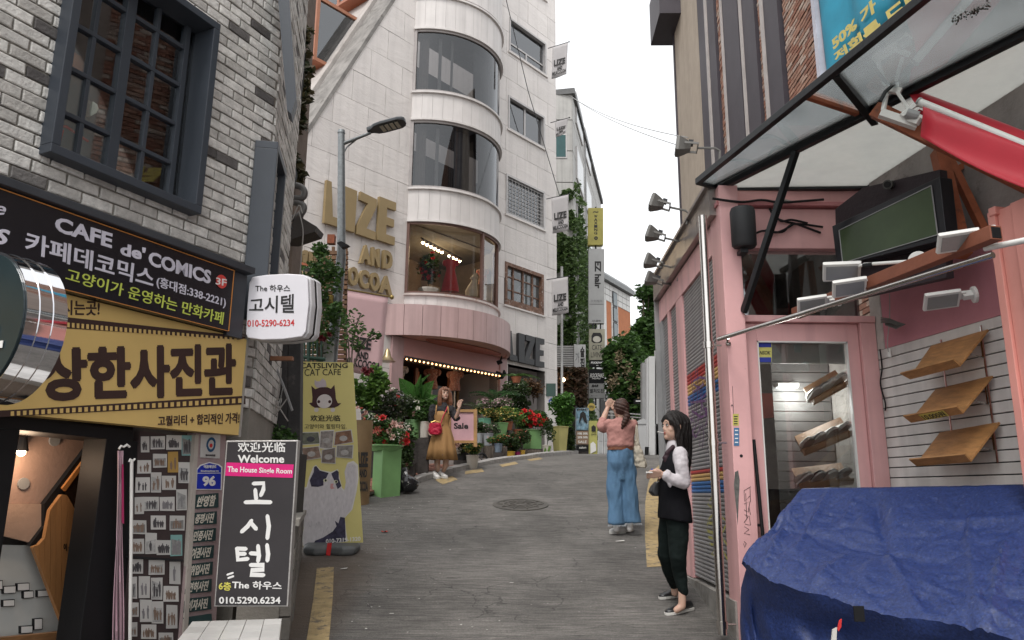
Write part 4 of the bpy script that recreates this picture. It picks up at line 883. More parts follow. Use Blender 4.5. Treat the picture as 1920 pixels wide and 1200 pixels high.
for q in((1.74,1.8),(2.9,2.96)):MB().box(F2,shopc[0]+q[0],shopc[0]+q[1],-1.0,-.92,Gz,shopc[3]-.3).build("door_frame",M("brass_door_frame",(.30,.18,.08),.4,.5),lz)
st_=thing("bulb_string","string of warm round bulbs along the lintel of the boutique","string lights",F2 .w(shopc[0],.1,shopc[3]))
m=MB();m.box(F2,shopc[0]+.05,shopc[1]+.12,.055,.065,shopc[3]-.02,shopc[3]+.05);m.build("rail",ironm,st_)
bm_=MB().ball((0,0,0),.024,8,5).mesh("bulb");bm_.materials.append(glow("warm_string_glow",(1,.50,.20),4))
for k in range(26):link("bulb",bm_,Matrix.Translation(F2 .w(shopc[0]+.1+(shopc[1]-shopc[0])*k/25,.085,shopc[3]-.03)),st_)
la=bpy.data.lights.new("shop_lamps",'POINT');la.energy=7;la.color=(1,.68,.42);la.shadow_soft_size=.6;lo=bpy.data.objects.new("shop_lamps",la);COL.objects.link(lo);lo.location=F2 .w((shopc[0]+shopc[1])/2,-.6,shopc[3]-.25)
MB().box(F2,ent[0]-.1,ent[1]+.1,-2.2,-2.1,Gz,ent[3]+.1).box(F2,ent[1],ent[1]+.1,-2.1,-.3,Gz,ent[3]+.1).box(F2,ent[0]-.1,ent[0],-2.1,-.3,Gz,ent[3]+.1).box(F2,ent[0],ent[1],-2.1,-.02,ent[3],ent[3]+.12).build("entrance_recess",M("white_recess_paint",(.55,.50,.49),.7,var=.08),lz)
gold=M("matt_gold_letter",(.30,.22,.11),.55,.1,var=.1,vs=2,bump=.02)
def letters(word,quads,b,depth,mat,parent,bold=.07):
 for ch,q in zip(word,quads):
  mb=MB();vs,fs=text_pts(ch,bold if isinstance(bold,float)else bold.get(ch,.07),thick=1)
  if ch in GLY:
   gl_=GLY[ch];vs=[];fs=[]
   n_=len(gl_)
   vs=[V((x,y,-.5))for x,y in gl_]+[V((x,y,.5))for x,y in gl_];fs=[list(range(n_))[::-1],list(range(n_,2*n_))]+[[i,(i+1)%n_,(i+1)%n_+n_,i+n_]for i in range(n_)]
  x0=min(v.x for v in vs);x1=max(v.x for v in vs);y0=min(v.y for v in vs);y1=max(v.y for v in vs)
  TL,TR,BR,BL=q;out=[]
  for v in vs:
   s=(v.x-x0)/(x1-x0);t=(y1-v.y)/(y1-y0)
   px=(TL[0]*(1-s)+TR[0]*s)*(1-t)+(BL[0]*(1-s)+BR[0]*s)*t;py=(TL[1]*(1-s)+TR[1]*s)*(1-t)+(BL[1]*(1-s)+BR[1]*s)*t
   out.append(F2 .hit(px,py,b+depth)+F2 .n*(depth*(v.z-.5)))
  mb.add(out,fs);mb.build("letter",mat,parent,fix=True)
GLY={"L":[(0,0),(1,0),(1,.2),(.48,.2),(.48,1),(0,1)],"I":[(0,0),(1,0),(1,1),(0,1)],"Z":[(0,0),(1,0),(1,.2),(.5,.2),(1,.82),(1,1),(.04,1),(.04,.8),(.5,.8),(0,.2)],"E":[(0,0),(1,0),(1,.19),(.48,.19),(.48,.41),(.92,.41),(.92,.59),(.48,.59),(.48,.81),(1,.81),(1,1),(0,1)]}
gs=thing("letter_sign","large matt gold boutique name letters mounted on the white wall","letter sign",dpt and F2 .hit(680,550,.1))
l7=lambda x,y:(600+x/3.53,380+y/3.53)
letters("LIZE",[[(613,337),(632,345),(643,428),(608,417)],[(645,348),(670,358),(665,436),(642,428)],[(675,358),(707,374),(704,450),(669,438)],[(712,368),(743,380),(740,460),(708,449)]],.04,.08,gold,gs)
letters("AND",[[l7(285,275),l7(330,285),l7(340,412),l7(268,398)],[l7(350,292),l7(400,308),l7(398,430),l7(345,415)],[l7(425,312),l7(482,325),l7(482,446),l7(420,432)]],.05,.10,gold,gs,.06)
q5=lambda x,y:(500+x/3.047,440+y/3.75)
letters("MILKCOCOA",[[(548,463),(578,470),(576,493),(545,488)],[(580,471),(588,473),(587,497),(580,495)],[(590,474),(603,477),(602,500),(589,497)],[(604,478),(622,482),(620,505),(603,500)],[(624,486),(640,490),(640,527),(624,522)],[l7(150,395),l7(180,405),l7(180,530),l7(145,522)]if False else[(643,491),(652,494),(652,531),(643,527)],[l7(192,418),l7(256,432),l7(256,558),l7(190,545)],[l7(262,435),l7(330,452),l7(328,575),l7(260,560)],[l7(336,455),l7(398,470),l7(396,592),l7(334,578)]]and[[(548,463),(578,470),(576,493),(545,488)],[(580,471),(588,473),(587,497),(580,495)],[(590,474),(603,477),(602,500),(589,497)],[(604,478),(622,482),(620,505),(603,500)],[(636,494),(652,497),(651,532),(635,526)],[(655,498),(673,502),(672,538),(654,533)],[(675,503),(693,508),(692,543),(674,538)],[(695,508),(713,513),(712,548),(694,543)],[(718,515),(733,519),(736,554),(711,548)]],.05,.09,gold,gs,.05)
bs_=thing("letter_sign","black block letters of the boutique name above the side entrance","letter sign",F2 .hit(990,690,.1))
letters("LIZE",[[(955,619),(964,622),(971,678),(956,674)],[(973,624),(984,627),(984,681),(973,678)],[(986,627),(1003,632),(1002,685),(984,681)],[(1005,632),(1021,636),(1021,689),(1004,686)]],.05,.10,M("black_letter",(.03,.03,.032),.5,bump=.02),bs_)
def lettered_banner(name,label,q,fr,b,clothm,printm,rows_,group=None,sag=.02):
 t=thing(name,label,"banner",fr.hit(q[3][0],q[3][1],b),group)
 n_,k_n=10,8;vs=[]
 TL,TR,BR,BL=[fr.hit(x,y,b)for x,y in q]
 for j in range(n_+1):
  for i in range(k_n+1):
   s,u=i/k_n,j/n_;p=(TL*(1-s)+TR*s)*(1-u)+(BL*(1-s)+BR*s)*u;vs.append(p+fr.n*(sag*math.sin(s*5+u*3)*u))
 m=MB();m.add(vs,[[j*(k_n+1)+i,j*(k_n+1)+i+1,(j+1)*(k_n+1)+i+1,(j+1)*(k_n+1)+i]for j in range(n_)for i in range(k_n)])
 c_=m.build("cloth",clothm,t,fix=False,smooth=True);c_.modifiers.new("thick",'SOLIDIFY').thickness=.004
 for s_,(u0,u1,v0,v1)in rows_:
  at=lambda u,v_:((TL*(1-u)+TR*u)*(1-v_)+(BL*(1-u)+BR*u)*v_)+fr.n*(sag*math.sin(u*5+v_*3)*v_+.012)
  m=MB();text_on(m,[at(u0,v0),at(u1,v0),at(u1,v1),at(u0,v1)],s_,bold=.04);m.build("lettering",printm,t)
 return t,TL,TR
pbn=M("pale_pink_banner",(.68,.45,.46),.8,var=.05,bump=.03)
t,TL,TR=lettered_banner("banner","pale pink boutique banner hanging from a rod beside the shop front",[(640,541),(728,556),(713,708),(630,692)],F2,1.6,pbn,ink,[("LIZE",(.28,.72,.56,.70)),("AND",(.42,.68,.73,.82)),("MILKCOCOA",(.16,.96,.83,.93))])
m=MB();m.cyl(TL-(TR-TL)*.03,TR+(TR-TL)*.05,.018,n=8);m.ball(TR+(TR-TL)*.08,.05);m.build("rod",M("aged_brass",(.30,.22,.08),.35,.7),t)
m=MB();m.cyl(TL,TL-F2 .n*1.6,.015);m.cyl(TR,TR-F2 .n*1.6,.015);m.build("bracket",ironm,t)
flg=M("grey_banner_cloth",(.44,.42,.42),.85,var=.06,bump=.02)
FLB=Fr((0,21.2),x=(1,0,0),n=(0,-1,0))
for q,lb_ in(([(1036,88),(1065,79),(1062,140),(1034,148)],"topmost grey boutique flag high on the white corner"),([(1040,228),(1066,221),(1060,251),(1042,257)],"small grey boutique flag twisted round its pole below the topmost"),([(1034,371),(1066,364),(1066,432),(1036,438)],"grey boutique flag halfway up the white corner"),([(1034,523),(1065,518),(1066,587),(1035,592)],"lowest grey boutique flag nearest the potted bush")):
 small="small" in lb_
 t,TL,TR=lettered_banner("flag",lb_,q,FLB,0,flg,ink,[("LIZE",(.12,.88,.45,.64)),("AND",(.35,.7,.68,.78)),("MILKCOCOA",(.04,.96,.81,.92))],"boutique flags along the white corner",sag=.03)
 m=MB();m.cyl(TL-(TR-TL)*.3,TR+(TR-TL)*.06,.012,n=6);m.ball(TR+(TR-TL)*.07,.025,6,5);m.build("pole",ironm,t)
def cable(pts,r,mat,label,n=14,sag=0,name="cable"):
 out=[]
 for(a,b)in zip(pts,pts[1:]):
  for k in range(n):u=k/n;p=a*(1-u)+b*u;out.append(p-V((0,0,sag*4*u*(1-u))))
 out.append(pts[-1]);m=MB();m.tube(out,r,5);return m.build(name,mat,label=label,cat="cable")
cable([F2 .hit(942,-30,.3),F2 .hit(990,170,.3),F2 .hit(1050,370,.3)],.012,ironm,"black cable running diagonally across the white boutique facade")
cable([P(1070,180,30),P(1290,258,16)],.011,greyp,"upper of the two thin wires crossing the gap of sky",sag=.25)
cable([P(1070,180,30),P(1280,275,16)],.011,greyp,"lower of the two thin wires crossing the gap of sky",sag=.2)
cl=thing("concrete_column","brown stained concrete wall edge with ivy behind the brick corner","wall",P(553,700,8.3))
brc=M("brown_stained_concrete",(.20,.155,.125),.9,var=.35,bump=.25,bs=20,dirt=((.10,.07,.055),3,.55))
m=MB();x0=P(500,400,8.3).x;x1=P(572,100,8.3).x
m.add([P(480,-40,8.3),P(578,-40,8.3),P(556,300,8.3),P(540,640,8.3),P(440,640,8.3)]+[p+V((0,.4,0))for p in(P(480,-40,8.3),P(578,-40,8.3),P(556,300,8.3),P(540,640,8.3),P(440,640,8.3))],[[0,1,2,3,4],[9,8,7,6,5]]+[[i,i+5,(i+1)%5+5,(i+1)%5]for i in range(5)])
m.build("shaft",brc,cl)
pp=thing("vent_pipe","grey bent vent pipes sticking out of the brown wall edge","pipe",P(540,420,7.9))
for pts in([(525,342),(548,346),(566,352),(571,363),(563,372),(530,370)],[(522,372),(548,378),(567,384),(569,394),(560,405),(542,412),(528,424)]):
 m=MB();m.tube(cat_([P(x,y,7.7)for x,y in pts]),.035,12);m.build("pipe",M("grey_duct",(.14,.135,.13),.5,.3,bump=.05),pp,smooth=True)
sb=thing("steel_hood","dark rusty steel hood jutting from the wall among cables","hood",P(560,440,7.7))
m=MB();m.prism([P(x,y,7.6)for x,y in((528,448),(558,403),(594,425),(590,434),(545,449))],(0,.3,.02));m.build("plate",M("dark_rusty_steel",(.07,.06,.055),.6,.3,dirt=((.2,.13,.09),6,.6)),sb)
cbm=M("pale_cable",(.35,.33,.31),.6,bump=0)
for ci,(pts,r,mt)in enumerate((([(530,395),(545,415),(560,385),(567,400)],.006,cbm),([(560,395),(568,430),(566,470),(562,520)],.006,cbm),([(522,450),(532,470),(528,490),(520,480)],.008,ironm),([(545,360),(556,330),(550,290),(560,220),(570,120),(574,0)],.008,ironm),([(535,330),(545,360),(535,400),(548,430)],.010,ironm),([(474,700),(490,730),(482,780),(470,820)],.008,cbm),([(480,690),(500,760),(492,800)],.006,cbm),([(490,640),(492,690),(500,720),(496,760),(488,820)],.007,cbm),([(500,650),(530,720),(548,770)],.012,greyp),([(464,700),(480,712),(495,700)],.006,cbm),([(505,735),(540,790)],.006,cbm),([(540,745),(500,800)],.006,cbm),([(527,690),(522,740),(510,780)],.008,cbm))):
 m=MB();out=cat_([P(x,y,6.9 if y>600 else 7.5)for x,y in pts],5);m.tube(out,r,5)
 m.build("cable",mt,label="%s cable %s"%("pale" if mt is cbm else "dark",["zigzagging below the bent vent pipes","dropping past the steel hood","looped beside the tall window box","climbing the brown wall edge to the ivy","curling round the vent pipes","end, nearest the yellow signboard","hanging in the upper dark gap under the lightbox","longest of the tangle under the lightbox","sleeve sloping through the tangle as a thick grey strut","short link at the standpipe top","crossing down right in the tangle","crossing down left in the tangle","bowed, nearest the orange side board"][ci]),cat="cable")
shd=thing("shed_wall","dark metal sheet wall with white scribbles behind the yellow signboard","wall",P(510,840,7.3))
shm=M("dark_metal_sheet",(.045,.042,.042),.6,.2,var=.4,vs=4,dirt=((.12,.10,.09),4,.6))
for i in range(5):
 x=445+i*24;m=MB();m.prism([P(x,630,7.3),P(x+23,630,7.3),P(x+21,850,7.3),P(x-2,850,7.3)],(0,.1+.03*(i%2),0));m.build("sheet",shm,shd)
m=MB();m.prism([P(440,850,7.2),P(560,850,7.2),P(548,1010,7.2),P(430,1010,7.2)],(0,.3,0));m.build("lower_wall",M("dark_stone_base",(.05,.045,.04),.9,var=.4),shd)
m=MB();FP=Fr((0,7.29),x=(1,0,0),n=(0,-1,0));tq(m,FP,.0,[(528,725),(532,725),(526,768),(521,768)],"~<3~",bold=.0);tq(m,FP,.0,[(519,752),(524,752),(520,790),(515,790)],"w~x",bold=0);m.build("scribble",whitep,shd)
m=MB();m.tube([P(470,700,7.0),P(468,850,7.0)],.06,10);m.build("standpipe",M("dark_grey_pipe",(.09,.09,.09),.5),shd,smooth=True)
rb=thing("rusty_bar","thin rusty steel bar spanning between signboard and orange side board","steel bar",P(500,672,6.4));m=MB();m.prism([P(462,667,6.4),P(548,668,6.4),P(548,675,6.4),P(462,675,6.4)],(0,.05,0));m.build("bar",M("rusty_bar_steel",(.28,.13,.07),.7),rb)
gcs=thing("cafe_sign","dark tea shop sign board partly hidden by roses","signboard",P(550,515,11.5));GF=Fr((0,11.5),x=(1,0,0),n=(0,-1,0))
m=MB();pq(m,GF,0,[(526,486),(590,500),(590,530),(526,530)],.08);m.build("face",M("espresso_face",(.03,.022,.02),.4),gcs);m=MB();pq(m,GF,.081,[(526,484),(590,498),(590,502),(526,489)],.03);m.build("top_edge",rust,gcs)
m=MB();tq(m,GF,.085,[(541,489),(585,497),(585,503),(541,495)],"GONG CHA",bold=.02);m.build("lettering",white,gcs);m=MB();tq(m,GF,.085,[(536,502),(588,512),(588,519),(536,509)],"EVERYTHING",bold=.02);m.build("slogan",M("tan_letter",(.5,.33,.2),.6,bump=0),gcs)
tw=thing("wood_lattice","stacked brown wooden slat screen behind the lamp post","screen",P(620,760,12.2))
lw=M("weathered_slat",(.16,.085,.045),.8,var=.4,rnd=.3,vs=9)
for i in range(30):
 y=470+i*9.3;x0,x1=590-(i>8)*10-(i>18)*30,652-i*.2;b=R.uniform(-.03,.03)
 m=MB();m.prism([P(x0,y,12.2+b),P(x1,y,12.2+b),P(x1,y+6.5,12.2+b),P(x0,y+6.5,12.2+b)],(0,.06,0));m.build("slat",lw,tw)
for x in(598,622,646):m=MB();m.prism([P(x,462,12.3),P(x+5,462,12.3),P(x+3,760,12.3),P(x-2,760,12.3)],(0,.05,0));m.build("upright",lw,tw)
gf=thing("railing","dark green metal railing below the guesthouse lightbox","railing",P(560,740,9.6))
grm=M("dark_green_paint",(.03,.07,.05),.5,bump=.03)
for y in(668,706):m=MB();m.cyl(P(510,y-4,9.6),P(610,y+6,9.6),.025);m.build("rail",grm,gf)
for i in range(12):x=515+i*8;m=MB();m.cyl(P(x,640,9.6),P(x-1,730,9.6),.012 if i%4 else.028,n=6);m.build("baluster",grm,gf)
lp=thing("street_lamp","tall galvanised street lamp with a flat grey lamp head","street lamp",P(615,905,10.5))
LY=10.5;ptop=P(640,250,LY);pbot=V((ptop.x,LY,g(LY)))
pbx=P(616,660,LY).x
pbot=V((ptop.x,LY,g(LY)))
m=MB();m.cyl(pbot,P(640,480,LY),.085,.068,14);m.cyl(P(640,480,LY),ptop,.062,.05,14);m.cyl(ptop,ptop+V((0,0,.05)),.058,.05,14);m.build("pole",galv,lp,smooth=True)
m=MB();a0=P(642,270,LY);a1=P(695,249,LY-.1);m.tube([a0,a1],[.028,.022],8);m.tube([P(643,290,LY),P(650,276,LY),P(668,262,LY)],.012,6);m.build("arm",galv,lp,smooth=True)
h0,h1=P(690,248,LY-.1),P(760,229,LY-.2);hd=(h1-h0).normalized();hw=V((0,1,0))-hd*hd.y;hw.normalize();hn=hd.cross(hw);hn=-hn if hn.z<0 else hn;HL=(h1-h0).length
prof=[(0,.05),(.12,.07),(.22,.13),(.4,.155),(.85,.15),(.95,.11),(1,.05)]
m=MB();m.loft([[h0+hd*(u*HL)+hw*(x*w)+hn*z for x,z in((-1,0),(-1,.03),(-.7,.065),(.7,.065),(1,.03),(1,0))]for u,w in prof]);hdd=m.build("lamp_head",M("lamp_grey",(.06,.065,.07),.5,.3,bump=0),lp)
for k in range(4):
 u0=.36+k*.13;m=MB();m.prism([h0+hd*(u*HL)+hw*w-hn*.004 for u,w in((u0,-.09),(u0+.09,-.09),(u0+.09,.09),(u0,.09))],hn*-.01);m.build("lens",M("lamp_lens",(.5,.47,.38),.2,bump=0),hdd)
m=MB();q_=[P(x,y,LY-.12)for x,y in((601,640),(627,640),(625,682),(600,682))];q_=[p+V((ptop.x-P(616,660,LY).x+.0,0,0))for p in q_]
m.prism(q_,(0,.2,0));m.build("meter_box",M("grey_meter_box",(.36,.36,.34),.5,bump=.02),lp,bev=.01)
m=MB();m.cyl(V((ptop.x,LY,P(640,570,LY).z)),V((ptop.x,LY,P(640,555,LY).z)),.073,n=14);m.build("sticker_band",M("yellow_sticker",(.40,.28,.06),.6,dirt=((.05,.04,.03),30,.52)),lp)
m=MB();c_=P(628,462,LY-.05);m.box(WF,c_.x-.08,c_.x+.02,LY-.2,LY-.1,c_.z,c_.z+.13);m.build("junction_box",rust,lp)
m=MB();c0_=P(652,460,10.2);m.prism([P(x,y,10.2)for x,y in((631,455),(640,452),(653,459),(640,465))],(0,.15,.02));m.build("floodlight",black,lp)
CB=Fr((0,8.5),x=(1,0,0),n=(0,-1,0))
cb=thing("standing_banner","tall yellow cat cafe banner on a grey water filled base","standing banner",PG(620,1040))
def CBh(pts,b,th=.002):m=MB();return pq(m,CB,b,pts,th)
yb=M("pale_yellow_vinyl",(.62,.55,.21),.45,bump=.01,var=.06)
CBh([(563,678),(662,680),(668,780),(674,900),(681,1017),(625,1020),(568,1025),(563,900),(561,780)],.0,.006).build("sheet",yb,cb)
cB=lambda x,y:(330+x/2.857,780+y/2.857);c5=lambda x,y:(440+x/2.727,660+y/2.727)
m=MB();B=.0065
tq(m,CB,B,[(563,680),(652,681),(652,690),(563,691)],"CATSLIVING",bold=.015);tq(m,CB,B,[(571,692),(639,692),(639,703),(571,705)],"CAT CAFE",bold=.0)
tq(m,CB,B,rq(582,778,638,790),"欢迎光临",bold=.015);tq(m,CB,B,rq(571,795,650,804),"고양이와 힐링타임.",bold=.0);m.build("lettering",ink,cb)
hair=M("plum_black_print",(.05,.018,.02),.6,bump=0);skin_p=M("pale_face_print",(.62,.58,.56),.6,bump=0)
CBh([c5(x,y)for x,y in((392,172),(412,190),(440,180),(475,180),(492,188),(510,168),(515,205),(518,240),(528,262),(545,262),(530,276),(510,285),(410,285),(395,276),(380,262),(396,258),(398,230))],B).build("mascot_hair",hair,cb)
m=MB();cc=CB.hit(*c5(459,252),.0087);m.prism([cc+V((.085*math.cos(t),0,.078*math.sin(t)))for t in[i*.3491 for i in range(18)]],CB.n*.001)
for x in(418,502):c_=CB.hit(*c5(x,296),.0087);m.prism([c_+V((.026*math.cos(t),0,.024*math.sin(t)))for t in[i*.6283 for i in range(10)]],CB.n*.001)
fcp=m.build("mascot_face",skin_p,cb)
m=MB()
for x in(430,486):c_=CB.hit(*c5(x,254),.0099);m.prism([c_+V((.017*math.cos(t),0,.018*math.sin(t)))for t in[i*.6283 for i in range(10)]],CB.n*.001)
m.build("mascot_eyes",hair,fcp)
CBh([c5(x,y)for x,y in((410,142),(418,150),(435,150),(450,135),(466,148),(470,175),(455,182),(420,182),(408,165))],B).build("small_cat_print",M("lilac_print",(.48,.42,.45),.6,bump=0),cb)
for i,q in enumerate([((340,410),(432,408),(440,470),(344,476)),((438,402),(510,398),(500,500),(432,492)),((512,408),(598,396),(608,462),(505,480)),((340,490),(432,480),(446,542),(352,556)),((445,500),(516,486),(516,572),(442,568)),((520,478),(608,474),(604,545),(518,538))]):
 b=.0068+i*.0012;m=MB();pq(m,CB,b,[c5(*p)for p in q],.001);ph=m.build("photo_print",pw,cb)
 ctr=(sum(p[0]for p in q)/4,sum(p[1]for p in q)/4);sh_=lambda p,f_:(ctr[0]+(p[0]-ctr[0])*f_,ctr[1]+(p[1]-ctr[1])*f_)
 m=MB();pq(m,CB,b+.0011,[c5(*sh_(p,.9))for p in q],.0008);pc=m.build("picture",M("cat_photo_tone",[(.16,.17,.13),(.30,.27,.25),(.24,.13,.08),(.26,.18,.14),(.20,.16,.14),(.24,.22,.2)][i],.5,bump=0,var=.5,vs=25),ph)
 m=MB();m.ball(CB.hit(*c5(ctr[0],ctr[1]+5),b+.002),(.045,.0008,.03),10,6);m.build("cat_patch",M("cat_patch_tone",(.42,.40,.38)if i else(.06,.06,.07),.6,bump=0,var=.3,vs=30),ph)
wh=M("white_fur_print",(.56,.53,.54),.6,bump=0,var=.16,vs=14,stretch=(2.5,1,1));
body=[(735,272),(750,262),(775,290),(830,300),(868,284),(876,330),(890,385),(905,400),(915,350),(908,290),(920,250),(950,240),(975,262),(978,330),(968,400),(945,500),(905,545),(912,620),(920,672),(680,698),(676,640),(684,600),(664,540),(658,420),(668,390),(700,380),(712,330)]
CBh([cB(*p)for p in body],B,.001).build("cat_outline",M("sticker_white",(.66,.64,.62),.6,bump=0),cb)
ctr=(810,490)
CBh([cB(ctr[0]+(x-ctr[0])*.95,ctr[1]+(y-ctr[1])*.965+2)for x,y in body],.0078,.001).build("cat_body",wh,cb)
dk=M("indigo_black_fur_print",(.045,.04,.075),.6,bump=0,var=.6,vs=25)
CBh([cB(*p)for p in((740,272),(752,268),(770,292),(800,300),(818,305),(806,330),(790,352),(790,372),(760,380),(725,378),(716,345),(728,320),(738,300))],.009,.001).build("dark_patch",dk,cb)
CBh([cB(*p)for p in((832,308),(862,290),(872,300),(872,335),(886,375),(866,392),(850,350),(838,325))],.009,.001).build("dark_patch",dk,cb)
CBh([cB(*p)for p in((905,545),(910,672),(735,688),(745,668),(790,650),(840,618),(860,590),(850,560),(870,575),(880,540))],.009,.001).build("dark_patch",dk,cb)
m=MB()
for x,y in((800,345),(856,352)):c_=CB.hit(*cB(x,y),.0102);m.prism([c_+V((.024*math.cos(t),0,.018*math.sin(t)))for t in[i*.6283 for i in range(10)]],CB.n*.001)
ey=m.build("cat_eyes",M("pale_green_eye",(.62,.62,.42),.4,bump=0),cb)
m=MB()
for x,y in((802,345),(858,352)):c_=CB.hit(*cB(x,y),.0114);m.prism([c_+V((.011*math.cos(t),0,.013*math.sin(t)))for t in[i*.6283 for i in range(10)]],CB.n*.001)
m.build("pupils",ink,ey)
CBh([cB(*p)for p in((828,362),(845,362),(840,376),(850,388),(832,392),(826,384))],.0102,.001).build("cat_nose",M("pink_nose_print",(.55,.28,.28),.6,bump=0),cb)
m=MB()
for i in range(26):
 x,y=R.uniform(700,900),R.uniform(430,640);pq(m,CB,.0092,[cB(x,y),cB(x+R.uniform(2,5),y+2),cB(x+R.uniform(-14,8),y+R.uniform(25,45))],.0006)
for x,y in((930,272),(945,268),(938,300),(938,350),(718,590)):c_=CB.hit(*cB(x,y),.0092);m.prism([c_+V((.008*math.cos(t),0,.007*math.sin(t)))for t in[i*.785 for i in range(8)]],CB.n*.0006)
m.build("fur_shading",M("soft_grey_fur",(.46,.43,.45),.6,bump=0),cb,kind="stuff")
m=MB();tq(m,CB,.0105,[(611,1011),(676,1006),(676,1014),(611,1019)],"010-7319-1320",bold=.02);m.build("phone_number",white,cb)
grb=M("grey_plastic_base",(.11,.115,.115),.5,var=.3,bump=.05)
c_=PG(622,1036);m=MB()
ol=[(-.27,-.13),(-.15,-.17),(0,-.12),(.15,-.17),(.27,-.13),(.30,.02),(.25,.16),(.08,.13),(-.08,.13),(-.25,.16),(-.30,.02)]
m.loft([[V((c_.x+x*s,c_.y+y*s,g(c_.y+y*s)+z))for x,y in ol]for s,z in((.9,.0),(1,.03),(1,.075),(.86,.10))]);bsn=m.build("base",grb,cb,bev=.012)
m=MB();m.prism([P(x,y,c_.y-.15)for x,y in((614,1018),(622,1018),(619,1042),(611,1041))],(0,.01,.0));m.build("red_strap",redp,cb)
m=MB();m.cyl(V((c_.x,8.53,c_.z+.05)),V((P(612,690,8.53).x,8.53,P(612,690,8.53).z)),.012);m.cyl(P(563,683,8.53),P(662,684,8.53),.010);m.build("pole",ironm,cb)
ob=thing("side_board","slim orange and pink board standing edge on beside the cat banner","signboard",P(550,1000,7.7))
m=MB();m.add([P(544,664,7.6),P(563,680,8.3),P(557,1000,8.3),P(532,1030,7.6)]+[p+V((-.04,.0,0))for p in(P(544,664,7.6),P(563,680,8.3),P(557,1000,8.3),P(532,1030,7.6))],[[0,1,2,3],[7,6,5,4],[0,4,5,1],[1,5,6,2],[2,6,7,3],[3,7,4,0]]);m.build("frame",M("pinkish_aluminium",(.34,.27,.25),.4,.3),ob)
sd=[P(548,676,7.62),P(562,686,8.2),P(556,825,8.2),P(540,825,7.62)];m=MB();m.prism([p+V((.004,0,0))for p in sd],(.003,0,0));m.build("print",M("orange_green_print",(.48,.20,.10),.6,var=.5,vs=5,dirt=((.25,.36,.32),2.5,.5)),ob)
bc=thing("cardboard_board","brown round boutique board with black letters behind the cat banner","signboard",PG(680,940))
BF=Fr((0,10.9),x=(1,0,0),n=(0,-1,0));ca,cb0=P(672,790,10.9),g(10.9)
cx_=P(672,860,10.9).x;m=MB();m.lathe((cx_,10.9+.16,0),[(.15,g(10.95)),(.155,g(10.95)+.4),(.15,P(672,787,10.9).z)],20);m.build("drum",M("tan_cardboard",(.26,.17,.085),.7,var=.2),bc,smooth=True)
m=MB();tq(m,BF,.03,rq(672,848,690,876),"LIZE",bold=.05);tq(m,BF,.03,rq(673,880,688,895),"AND",bold=.05);tq(m,BF,.03,rq(671,902,690,922),"COCOA",bold=.05);m.build("lettering",ink,bc)
def leaves(mb,n,fn,size,rr=R,flat=.5,quad=False):
 for _ in range(n):
  p=fn();s=size*rr.uniform(.6,1.3);a=rr.uniform(0,6.283);e=rr.uniform(-1.1,1.1)
  d=V((math.cos(a)*math.cos(e),math.sin(a)*math.cos(e),math.sin(e)*flat)).normalized();w=d.cross(V((rr.uniform(-1,1),rr.uniform(-1,1),rr.uniform(-1,1)))).normalized()
  c=d.cross(w)*(s*.12)
  if quad:mb.add([p-d*s*.5,p+w*s*.32+c,p+d*s*.5,p-w*s*.32+c],[[0,1,2,3]])
  else:mb.add([p-d*s*.5,p+w*s*.3-d*s*.1+c,p+d*s*.5,p-w*s*.3-d*s*.1+c],[[0,1,2],[0,2,3]])
def clump_fn(cs,rr=R):
 def f():
  c,r=rr.choice(cs);a=rr.uniform(0,6.283);z=rr.uniform(-1,1);q=math.sqrt(1-z*z);k=rr.random()**.35
  r=(r,r,r)if not isinstance(r,tuple)else r
  return V(c)+V((r[0]*q*math.cos(a)*k,r[1]*q*math.sin(a)*k,r[2]*z*k))
 return f
lf_dark=leafmat("dark_leaf",(.035,.065,.022));lf_mid=leafmat("mid_leaf",(.055,.12,.035));lf_lite=leafmat("fresh_leaf",(.10,.20,.05));lf_bush=leafmat("bush_leaf",(.065,.17,.035));lf_rust=leafmat("reddish_leaf",(.10,.055,.03));lf_grey=leafmat("grey_green_leaf",(.07,.10,.06))
bark=M("grey_bark",(.10,.08,.06),.9,bump=.4)
gb0=P(1073,178,30);FV=Fr((gb0 .x,gb0 .y),az=12);ZT=gb0 .z
vb=thing("ivy_building","narrow grey panelled building half covered in green ivy","building",FV.w(0,0,g(30)))
gpn=M("grey_cladding_panel",(.42,.41,.39),.6,var=.12,streak=.3,rnd=.06,bump=.02)
FVf=Fr((gb0 .x,gb0 .y),x=(-1,0,0),n=(0,-1,0))
MB().prism([FV.w(.02,-.02,0),FV.w(13,-.02,0),FV.w(13,-5,0),FVf.w(5,-.06,0),FVf.w(.05,-.06,0)],(0,0,ZT)).build("core",gapm,vb)
z=g(30)
while z<ZT-.3:
 for a in range(5):MB().box(FVf,.02+a*1.1,1.1+a*1.1,-.05,0,z,z+1.38).build("panel",gpn,vb)
 for a in range(9):MB().box(FV,.02+a*1.4,1.4+a*1.4,-.06,0,z,z+1.38).build("panel",gpn,vb)
 z+=1.42
MB().box(FV,-.15,13,-5,.12,ZT,ZT+.25).build("parapet",M("dark_parapet_cap",(.12,.12,.12),.6),vb)
for k in range(6):
 for j in range(2):
  z=4.5+k*2.6;w=MB().box(FV,1.0+j*3.5,3.4+j*3.5,-.05,.06,z,z+1.5).build("window",alum,vb);MB().box(FV,1.1+j*3.5,3.3+j*3.5,.061,.065,z+.1,z+1.4).build("pane",M("dark_window_pane",(.045,.055,.06),.1,bump=0,spec=.7),w)
z0=P(1050,272,30).z;w=MB().box(FVf,.25,1.2,-.02,.03,z0-.6,z0+.5).build("window",alum,vb);MB().box(FVf,.3,1.15,.031,.035,z0-.55,z0+.45).build("pane",M("teal_window_pane",(.03,.09,.09),.1,bump=0),w)
